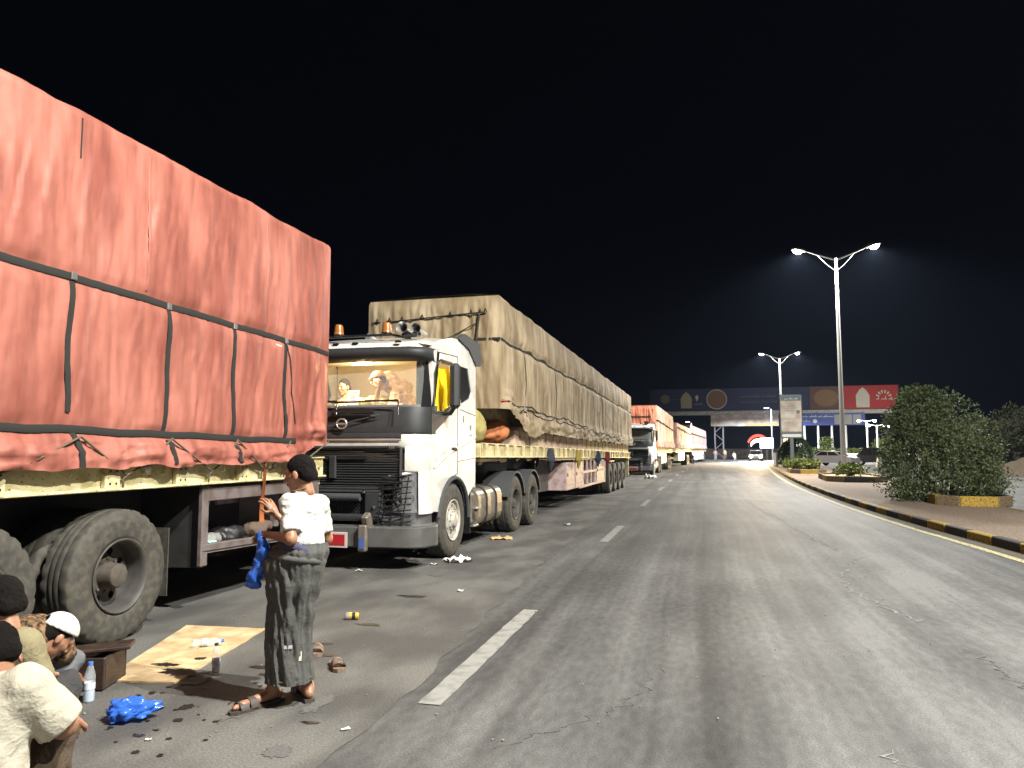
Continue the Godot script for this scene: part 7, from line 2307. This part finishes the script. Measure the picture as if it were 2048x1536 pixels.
	for x in [20.6, 22.0, 23.3]:
		part(b5, "grey_panel", Geo.new().box(Vector3(x, 6.3, 1.31), Vector3(1.15, 1.5, 0.03)), mat("panel_grey", 0.3, 0.31, 0.3, 0.7))
	part(b5, "round_emblem", Geo.new().lathe([Vector2(0, 0.02), Vector2(0.32, 0.02)], 18, Transform3D(dish.basis, Vector3(17.2, 6.05, 1.3))), M["print_white"])

func make_car(label: String, pos: Vector3, yaw: float, body: Material, tall: float) -> Node3D:
	var t := thing("parked_car", label, "car", pos, yaw, "cars parked beyond the median")
	var side := Basis(Vector3(0, 0, -1), Vector3(0, 1, 0), Vector3(1, 0, 0))
	var hull := PackedVector2Array([Vector2(-2.15, 0.35), Vector2(-2.2, 0.62), Vector2(-2.05, 0.85), Vector2(-1.1, 0.98), Vector2(1.6, 1.0), Vector2(2.15, 0.92), Vector2(2.2, 0.55), Vector2(2.1, 0.3), Vector2(1.75, 0.27)])
	for c in [1.35, -1.35]:
		for k in 7:
			var a := PI * k / 6
			hull.append(Vector2(c + 0.38 * cos(a), 0.3 + 0.36 * sin(a)))
	part(t, "body", Geo.new().prism(hull, 1.72, Transform3D(side, Vector3.ZERO)), body)
	var top := PackedVector2Array([Vector2(-1.15, 0.97), Vector2(-0.45, 1.42 + tall), Vector2(1.0, 1.45 + tall), Vector2(1.75, 0.99)])
	part(t, "cabin", Geo.new().prism(top, 1.5, Transform3D(side, Vector3.ZERO)), body)
	for s in [-1.0, 1.0]:
		part(t, "side_window", Geo.new().prism(PackedVector2Array([Vector2(-0.9, 1.02), Vector2(-0.38, 1.36 + tall), Vector2(0.22, 1.38 + tall), Vector2(0.22, 1.02)]), 0.02, Transform3D(side, Vector3(0.755 * s, 0, 0))), M["gloss_black"])
		part(t, "side_window", Geo.new().prism(PackedVector2Array([Vector2(0.3, 1.02), Vector2(0.3, 1.38 + tall), Vector2(0.95, 1.38 + tall), Vector2(1.5, 1.02)]), 0.02, Transform3D(side, Vector3(0.755 * s, 0, 0))), M["gloss_black"])
	part(t, "windscreen", Geo.new().prism(PackedVector2Array([Vector2(-0.68, 0), Vector2(0.68, 0), Vector2(0.6, 0.62 + tall), Vector2(-0.6, 0.62 + tall)]), 0.02, at(Vector3(0, 1.0, 1.13), turned(-57 + 20 * tall, 0, 0))), M["gloss_black"])
	part(t, "rear_window", Geo.new().prism(PackedVector2Array([Vector2(-0.68, 0), Vector2(0.68, 0), Vector2(0.6, 0.6 + tall), Vector2(-0.6, 0.6 + tall)]), 0.02, at(Vector3(0, 1.02, -1.73), turned(57 - 20 * tall, 0, 0))), M["gloss_black"])
	for s in [-0.62, 0.62]:
		part(t, "headlight", Geo.new().box(Vector3(s, 0.72, 2.16), Vector3(0.34, 0.14, 0.08), 0.03), M["lens_white"])
		part(t, "tail_light", Geo.new().box(Vector3(s, 0.8, -2.16), Vector3(0.3, 0.14, 0.08), 0.03), M["lens_red"])
	part(t, "bumper", Geo.new().box(Vector3(0, 0.45, 2.18), Vector3(1.66, 0.16, 0.12), 0.04).box(Vector3(0, 0.45, -2.18), Vector3(1.66, 0.16, 0.12), 0.04), body)
	for z in [1.35, -1.35]:
		for s in [-1.0, 1.0]:
			var tr := Transform3D(Basis(Vector3(0, 0, 1), Vector3(1, 0, 0), Vector3(0, 1, 0)), Vector3.ZERO)
			var w := part(t, "wheel", Geo.new().lathe([Vector2(0.18, -0.1), Vector2(0.31, -0.1), Vector2(0.32, 0.0), Vector2(0.31, 0.1), Vector2(0.18, 0.1)], 20, tr), M["rubber"], at(Vector3(0.77 * s, 0.32, z)))
			part(w, "rim", Geo.new().lathe([Vector2(0.19, 0.1 * s), Vector2(0.1, 0.06 * s), Vector2(0.0, 0.09 * s)], 14, tr), M["silver"])
	return t

func build_far_end() -> void:
	# one bright lamp under the bridge
	var lens := glow("far_lens", 0.9, 0.95, 1.0, 9.0)
	for e in [[10.0, 117.0, 7.6, 130.0, "bright single street lamp in front of the footbridge", true], [-1.85, 143.0, 6.6, 10.0, "tiny far lamp above the last trailer", true]]:
		var t := thing("single_lamp", e[4], "street lamp", P(e[0], 0, e[1]))
		part(t, "pole", Geo.new().tube([Vector3.ZERO, Vector3(0, e[2], 0)], [0.12, 0.07], 8), M["galvanised"])
		part(t, "arm", Geo.new().tube([Vector3(0, e[2], 0), Vector3(-0.4, e[2] + 0.15, 0.2)], 0.05, 6), M["galvanised"])
		part(t, "lamp_head", Geo.new().box(Vector3(-0.7, e[2] + 0.2, 0.3), Vector3(0.7, 0.12, 0.34), 0.03), M["lamp_housing"])
		part(t, "lamp_lens", Geo.new().box(Vector3(-0.7, e[2] + 0.11, 0.34), Vector3(0.6, 0.06, 0.3), 0.02), lens)
		var l := SpotLight3D.new()
		l.name = "lamp_light"
		l.light_energy = e[3]
		l.light_color = Color(0.9, 0.95, 1.0)
		l.light_size = 0.15
		l.spot_angle = 84.0
		l.spot_angle_attenuation = 0.2
		l.spot_range = 60.0
		l.spot_attenuation = 2.0
		l.rotation_degrees = Vector3(-90, 0, 0)
		l.shadow_enabled = true
		l.position = Vector3(-0.7, e[2] + 0.04, 0.34)
		t.add_child(l)
	# twin globe lamps of the forecourt
	for e in [[20.4, 104.0, 5.0, "short twin lamp on a white pole rising behind the black tall car"], [22.8, 110.0, 4.6, "short twin lamp on a white pole behind the dark grey tall car"], [26.5, 116.0, 4.6, "short twin lamp on a white pole beside the footbridge's end tower"]]:
		var t := thing("forecourt_lamp", e[3], "street lamp", P(e[0], 0, e[1]), 0.0, "forecourt lamps")
		part(t, "pole", Geo.new().tube([Vector3.ZERO, Vector3(0, e[2] + 0.3, 0)], [0.13, 0.09], 8), M["post_white"])
		for s in [-1.0, 1.0]:
			part(t, "arm", Geo.new().tube([Vector3(0, e[2] + 0.2, 0), Vector3(0.7 * s, e[2] + 0.35, 0)], 0.05, 6), M["post_white"])
			part(t, "lamp_globe", Geo.new().lathe([Vector2(0, -0.17), Vector2(0.14, -0.1), Vector2(0.2, 0.0), Vector2(0.14, 0.1), Vector2(0, 0.14)], 12, at(Vector3(0.95 * s, e[2] + 0.25, 0))), lens)
			var l := OmniLight3D.new()
			l.name = "globe_light"
			l.light_energy = 4.5
			l.light_color = Color(1.0, 0.98, 0.93)
			l.light_size = 0.18
			l.omni_range = 40.0
			l.omni_attenuation = 2.0
			l.shadow_enabled = true
			l.position = Vector3(0.95 * s, e[2] + 0.25, 0)
			t.add_child(l)
	# low wall, hedge and small trees of the forecourt
	var wl := part(self, "forecourt_wall", Geo.new().box(Vector3(0, 0.55, 0), Vector3(16, 1.1, 0.3), 0.03), mottle(mat("wall_white", 0.7, 0.67, 0.6, 0.85), M["cream_paint"].albedo_texture, 0.3), at(P(21.5, 0, 112.0)))
	mark(wl, "low white wall in front of the forecourt hedge", "wall")
	var bw := part(self, "roadside_wall", Geo.new().box(Vector3(0, 0.9, 0), Vector3(30, 1.8, 0.3), 0.03), mottle(mat("wall_buff", 0.34, 0.27, 0.22, 0.9), M["cream_paint"].albedo_texture, 0.25), at(P(3.0, 0, 152.0)))
	mark(bw, "long buff wall across the far end of the road", "wall")
	rng.seed = 61
	var hg := thing("clipped_hedge", "clipped green hedge behind the low white wall", "hedge", P(20.5, 0, 114.0))
	var hf := Geo.new()
	for k in 60:
		leaves(hf, Vector3(-7.0 + k * 0.24, 1.1 + 0.15 * ns.get_noise_1d(k * 20.0), 0), Vector3(0.4, 0.7, 0.4), 40, 0.3)
	part(hg, "foliage", hf, M["fresh_leaf"])
	for e in [[17.6, 118.0, 3.2, "small bushy tree lit green between the footbridge's white posts"], [24.3, 116.0, 3.0, "small bushy tree lit green beyond the last white post"]]:
		var tr := thing("small_tree", e[3], "tree", P(e[0], 0, e[1]), 0.0, "trees behind the forecourt hedge")
		part(tr, "trunk", Geo.new().tube([Vector3.ZERO, Vector3(0.05, 1.5, 0), Vector3(0, 2.2, 0)], [0.1, 0.08, 0.05], 7), M["bark"])
		var cr := Geo.new()
		for k in 22:
			var d := Vector3(rng.randfn(), rng.randfn(), rng.randfn()).normalized()
			leaves(cr, Vector3(d.x * 0.8, e[2] - 0.9 + d.y * 0.8, d.z * 0.7), Vector3(0.4, 0.4, 0.4), 34, 0.28)
		part(tr, "crown", cr, M["fresh_leaf"])
	# cars
	var white := mat("car_white", 0.65, 0.65, 0.65, 0.3)
	make_car("small white car parked beyond the median behind the lamp post", P(12.6, 0, 80.0), 0.9, white, 0.0)
	make_car("silver car parked beyond the median near the egg shaped shrub", P(13.6, 0, 90.0), 1.2, mat("car_silver", 0.35, 0.36, 0.38, 0.3, 0.4), 0.05)
	make_car("black tall car parked beyond the median beside the concrete block", P(17.2, 0, 84.0), 1.3, mat("car_black", 0.015, 0.015, 0.017, 0.3), 0.35)
	make_car("dark grey tall car parked behind the black one", P(20.3, 0, 90.0), 1.45, mat("car_grey", 0.03, 0.03, 0.035, 0.4), 0.4)
	var go := make_car("car driving up with both headlights blazing under the footbridge", P(6.9, 0, 106.0), -0.06, mat("car_dark", 0.04, 0.04, 0.045, 0.4), 0.05)
	go.name = numbered("driving_car")
	go.remove_meta("group")
	var beam := glow("headlight_glow", 1.0, 0.82, 0.55, 40.0)
	for s in [-0.62, 0.62]:
		part(go, "lit_headlight", Geo.new().lathe([Vector2(0, -0.03), Vector2(0.19, 0), Vector2(0.14, 0.06), Vector2(0, 0.07)], 14, Transform3D(Basis(Vector3(1, 0, 0), Vector3(0, 0, 1), Vector3(0, -1, 0)), Vector3(s, 0.74, 2.2))), beam)
		var l := SpotLight3D.new()
		l.name = "headlight_beam"
		l.light_energy = 260.0
		l.light_color = Color(1.0, 0.84, 0.6)
		l.spot_angle = 34.0
		l.spot_angle_attenuation = 0.8
		l.spot_range = 60.0
		l.spot_attenuation = 2.0
		l.light_size = 0.1
		l.shadow_enabled = true
		l.position = Vector3(s, 0.74, 2.36)
		l.rotation_degrees = Vector3(-4, 180, 0)
		go.add_child(l)
	# concrete blocks
	for e in [[16.2, 76.5], [18.9, 78.0]]:
		var o := part(self, numbered("concrete_block"), Geo.new().prism(PackedVector2Array([Vector2(-0.5, 0), Vector2(0.5, 0), Vector2(0.36, 0.85), Vector2(-0.36, 0.85)]), 0.8), M["concrete"] if e[0] > 17 else M["wall_white"], at(P(e[0], 0, e[1])))
		mark(o, "white tapered concrete block near the black tall car" if e[0] < 17 else "grey tapered concrete block behind the big bush", "block")
	# lit shop signs
	var t := thing("arch_sign", "red glowing arch sign with a white lit panel beyond the bridge", "sign", P(9.2, 0, 134.0))
	t.scale = Vector3(0.62, 1.0, 0.62)
	var arc := []
	var pan := PackedVector2Array()
	for k in 13:
		var a := deg_to_rad(25 + 130.0 * k / 12)
		arc.append(Vector3(cos(a) * 2.9, 2.0 + sin(a) * 2.0, 0))
		pan.append(Vector2(cos(a) * 2.3, 1.95 + sin(a) * 1.55))
	for k in 13:
		var a := deg_to_rad(155 - 130.0 * k / 12)
		pan.append(Vector2(cos(a) * 2.1, 1.5 + sin(a) * 1.35))
	part(t, "red_tube", Geo.new().tube(arc, 0.22, 8), glow("neon_red", 1.0, 0.06, 0.04, 0.9))
	part(t, "lit_panel", Geo.new().prism(pan, 0.12, at(Vector3(0, 0, 0.1))), glow("panel_glow", 1.0, 0.75, 0.55, 0.9))
	for s in [-2.5, 2.5]:
		part(t, "post", Geo.new().box(Vector3(s, 1.4, 0), Vector3(0.15, 2.8, 0.15)), M["chassis_black"])
	for e in [[9.6, 122.0, 2.0, 1.6, Color(0.85, 0.9, 1.0), "white lit panel beside the arch sign"], [11.0, 110.0, 0.9, 2.4, Color(0.6, 0.7, 1.0), "tall bluish lit panel left of the yellow sign"], [11.6, 108.0, 1.3, 1.0, Color(1.0, 0.7, 0.08), "yellow lit shop sign below the poster"], [12.8, 107.0, 1.2, 1.3, Color(0.9, 0.9, 0.9), "white lit shop panel below the poster"]]:
		var c: Color = e[4]
		var sg := thing("shop_sign", e[5], "sign", P(e[0], 0, e[1]))
		part(sg, "post", Geo.new().box(Vector3(0, 1.0, 0), Vector3(0.12, 2.0, 0.12)), M["chassis_black"])
		part(sg, "lit_panel", Geo.new().box(Vector3(0, 2.4 + (0.9 if e[4].b < 0.2 else 0.2), 0.1), Vector3(e[2], e[3], 0.15), 0.03), glow("sign_glow%d" % int(e[1]), c.r, c.g, c.b, 0.16))

func build_poster() -> void:
	var t := thing("poster_board", "tall pale poster board on a post beside the egg shaped shrub", "poster board", P(6.85, 0.15, 63.0))
	var fr := mat("poster_frame", 0.06, 0.065, 0.065, 0.5)
	part(t, "post", Geo.new().box(Vector3(0, 1.2, 0), Vector3(0.3, 2.5, 0.18), 0.03), fr)
	part(t, "frame", Geo.new().box(Vector3(0, 4.05, 0), Vector3(1.7, 3.5, 0.22), 0.05), fr)
	var sh := part(t, "poster", Geo.new().prism(PackedVector2Array([Vector2(-0.74, -1.25), Vector2(0.74, -1.25), Vector2(0.78, 0.2), Vector2(0.76, 1.62), Vector2(-0.76, 1.62), Vector2(-0.78, 0.2)]), 0.02, at(Vector3(0, 4.1, 0.125))), mottle(mat("poster_pale", 0.38, 0.36, 0.32, 0.7), noise_tex("board_print", 0.008, 3, Color(0.75, 0.68, 0.62), Color(1, 1, 1)), 0.2))
	var ink := mat("poster_ink", 0.1, 0.1, 0.11, 0.8)
	part(sh, "header", Geo.new().box(Vector3(0, 5.5, 0.14), Vector3(1.5, 0.42, 0.012)), mat("poster_teal", 0.05, 0.08, 0.085, 0.6))
	print_lines(sh, -0.5, 0.45, 5.42, 0.15, 0.2, 71, mat("poster_light", 0.4, 0.42, 0.42, 0.7))
	for k in 3:
		print_lines(sh, -0.5, 0.3 + 0.1 * (k % 2), 4.85 - 0.17 * k, 0.138, 0.11, 72 + k, ink)
	part(sh, "portrait_print", Geo.new().lathe([Vector2(0, 0.01), Vector2(0.2, 0.01)], 16, Transform3D(Basis(Vector3(1, 0, 0), Vector3(0, 0, 1.5), Vector3(0, -1, 0)), Vector3(0.5, 4.05, 0.14))), mat("poster_skin", 0.3, 0.2, 0.17, 0.8))
	part(sh, "portrait_print", Geo.new().lathe([Vector2(0, 0.014), Vector2(0.15, 0.014)], 14, Transform3D(Basis(Vector3(1, 0, 0), Vector3(0, 0, 0.7), Vector3(0, -1, 0)), Vector3(0.52, 4.4, 0.142))), ink)
	print_lines(sh, -0.6, -0.1, 3.85, 0.138, 0.13, 78, ink)
	print_lines(sh, -0.55, 0.1, 3.55, 0.138, 0.13, 79, ink)
	part(t, "name_plate", Geo.new().prism(PackedVector2Array([Vector2(-0.66, -0.1), Vector2(0.66, -0.1), Vector2(0.74, 0), Vector2(0.66, 0.12), Vector2(-0.66, 0.12), Vector2(-0.74, 0)]), 0.03, at(Vector3(0, 2.52, 0.13))), M["poster_light"])
	var us := thing("utility_box", "small white utility box on the median behind the shrub's bed", "utility box", P(6.15, 0.15, 69.0))
	part(us, "cabinet", Geo.new().box(Vector3(0, 0.55, 0), Vector3(0.35, 1.1, 0.3), 0.03), mat("white_paint", 0.75, 0.74, 0.7, 0.5))
	part(us, "cap", Geo.new().box(Vector3(0, 1.13, 0), Vector3(0.4, 0.06, 0.35), 0.01), M["white_paint"])

# ------------------------------------------------------------------ everything in order
func _ready() -> void:
	# camera: eye height of a standing person, turned to the left of the road and slightly up
	var cam := Camera3D.new()
	cam.name = "camera"
	cam.fov = 54.225
	cam.near = 0.1
	cam.far = 1500.0
	cam.position = Vector3(0, 1.55, 0)
	cam.rotation_degrees = Vector3(5.029, 14.199, 0)
	add_child(cam)
	cam.current = true
	# night sky
	var env := Environment.new()
	env.background_mode = Environment.BG_SKY
	var sky := ProceduralSkyMaterial.new()
	sky.sky_top_color = Color(0.0003, 0.00035, 0.0007).linear_to_srgb()
	sky.sky_horizon_color = Color(0.0008, 0.001, 0.0019).linear_to_srgb()
	sky.sky_curve = 0.25
	sky.ground_bottom_color = Color(0.001, 0.001, 0.001).linear_to_srgb()
	sky.ground_horizon_color = Color(0.0028, 0.003, 0.0045).linear_to_srgb()
	env.sky = Sky.new()
	env.sky.sky_material = sky
	env.background_energy_multiplier = 0.35
	env.tonemap_mode = Environment.TONE_MAPPER_LINEAR
	env.tonemap_exposure = 4.7
	env.fog_enabled = true
	env.fog_density = 0.00012
	env.fog_light_color = Color(0.72, 0.82, 1.0)
	env.sdfgi_enabled = true
	env.ssao_enabled = true
	env.ssil_enabled = true
	var we := WorldEnvironment.new()
	we.name = "environment"
	we.environment = env
	add_child(we)

	ns.frequency = 0.05
	ns.seed = 4
	ns.noise_type = FastNoiseLite.TYPE_SIMPLEX_SMOOTH
	rng.seed = 1
	lorry_materials()
	cab_materials()
	build_lamps()
	build_ground()
	build_median()
	build_plants()
	build_first_trailer()
	build_second_trailer()
	build_far_trailers()
	build_tractors()
	build_bridge()
	build_far_end()
	build_poster()
	build_boy()
	build_crouchers()
	build_cab_people()
	build_far_people()
	build_small_things()
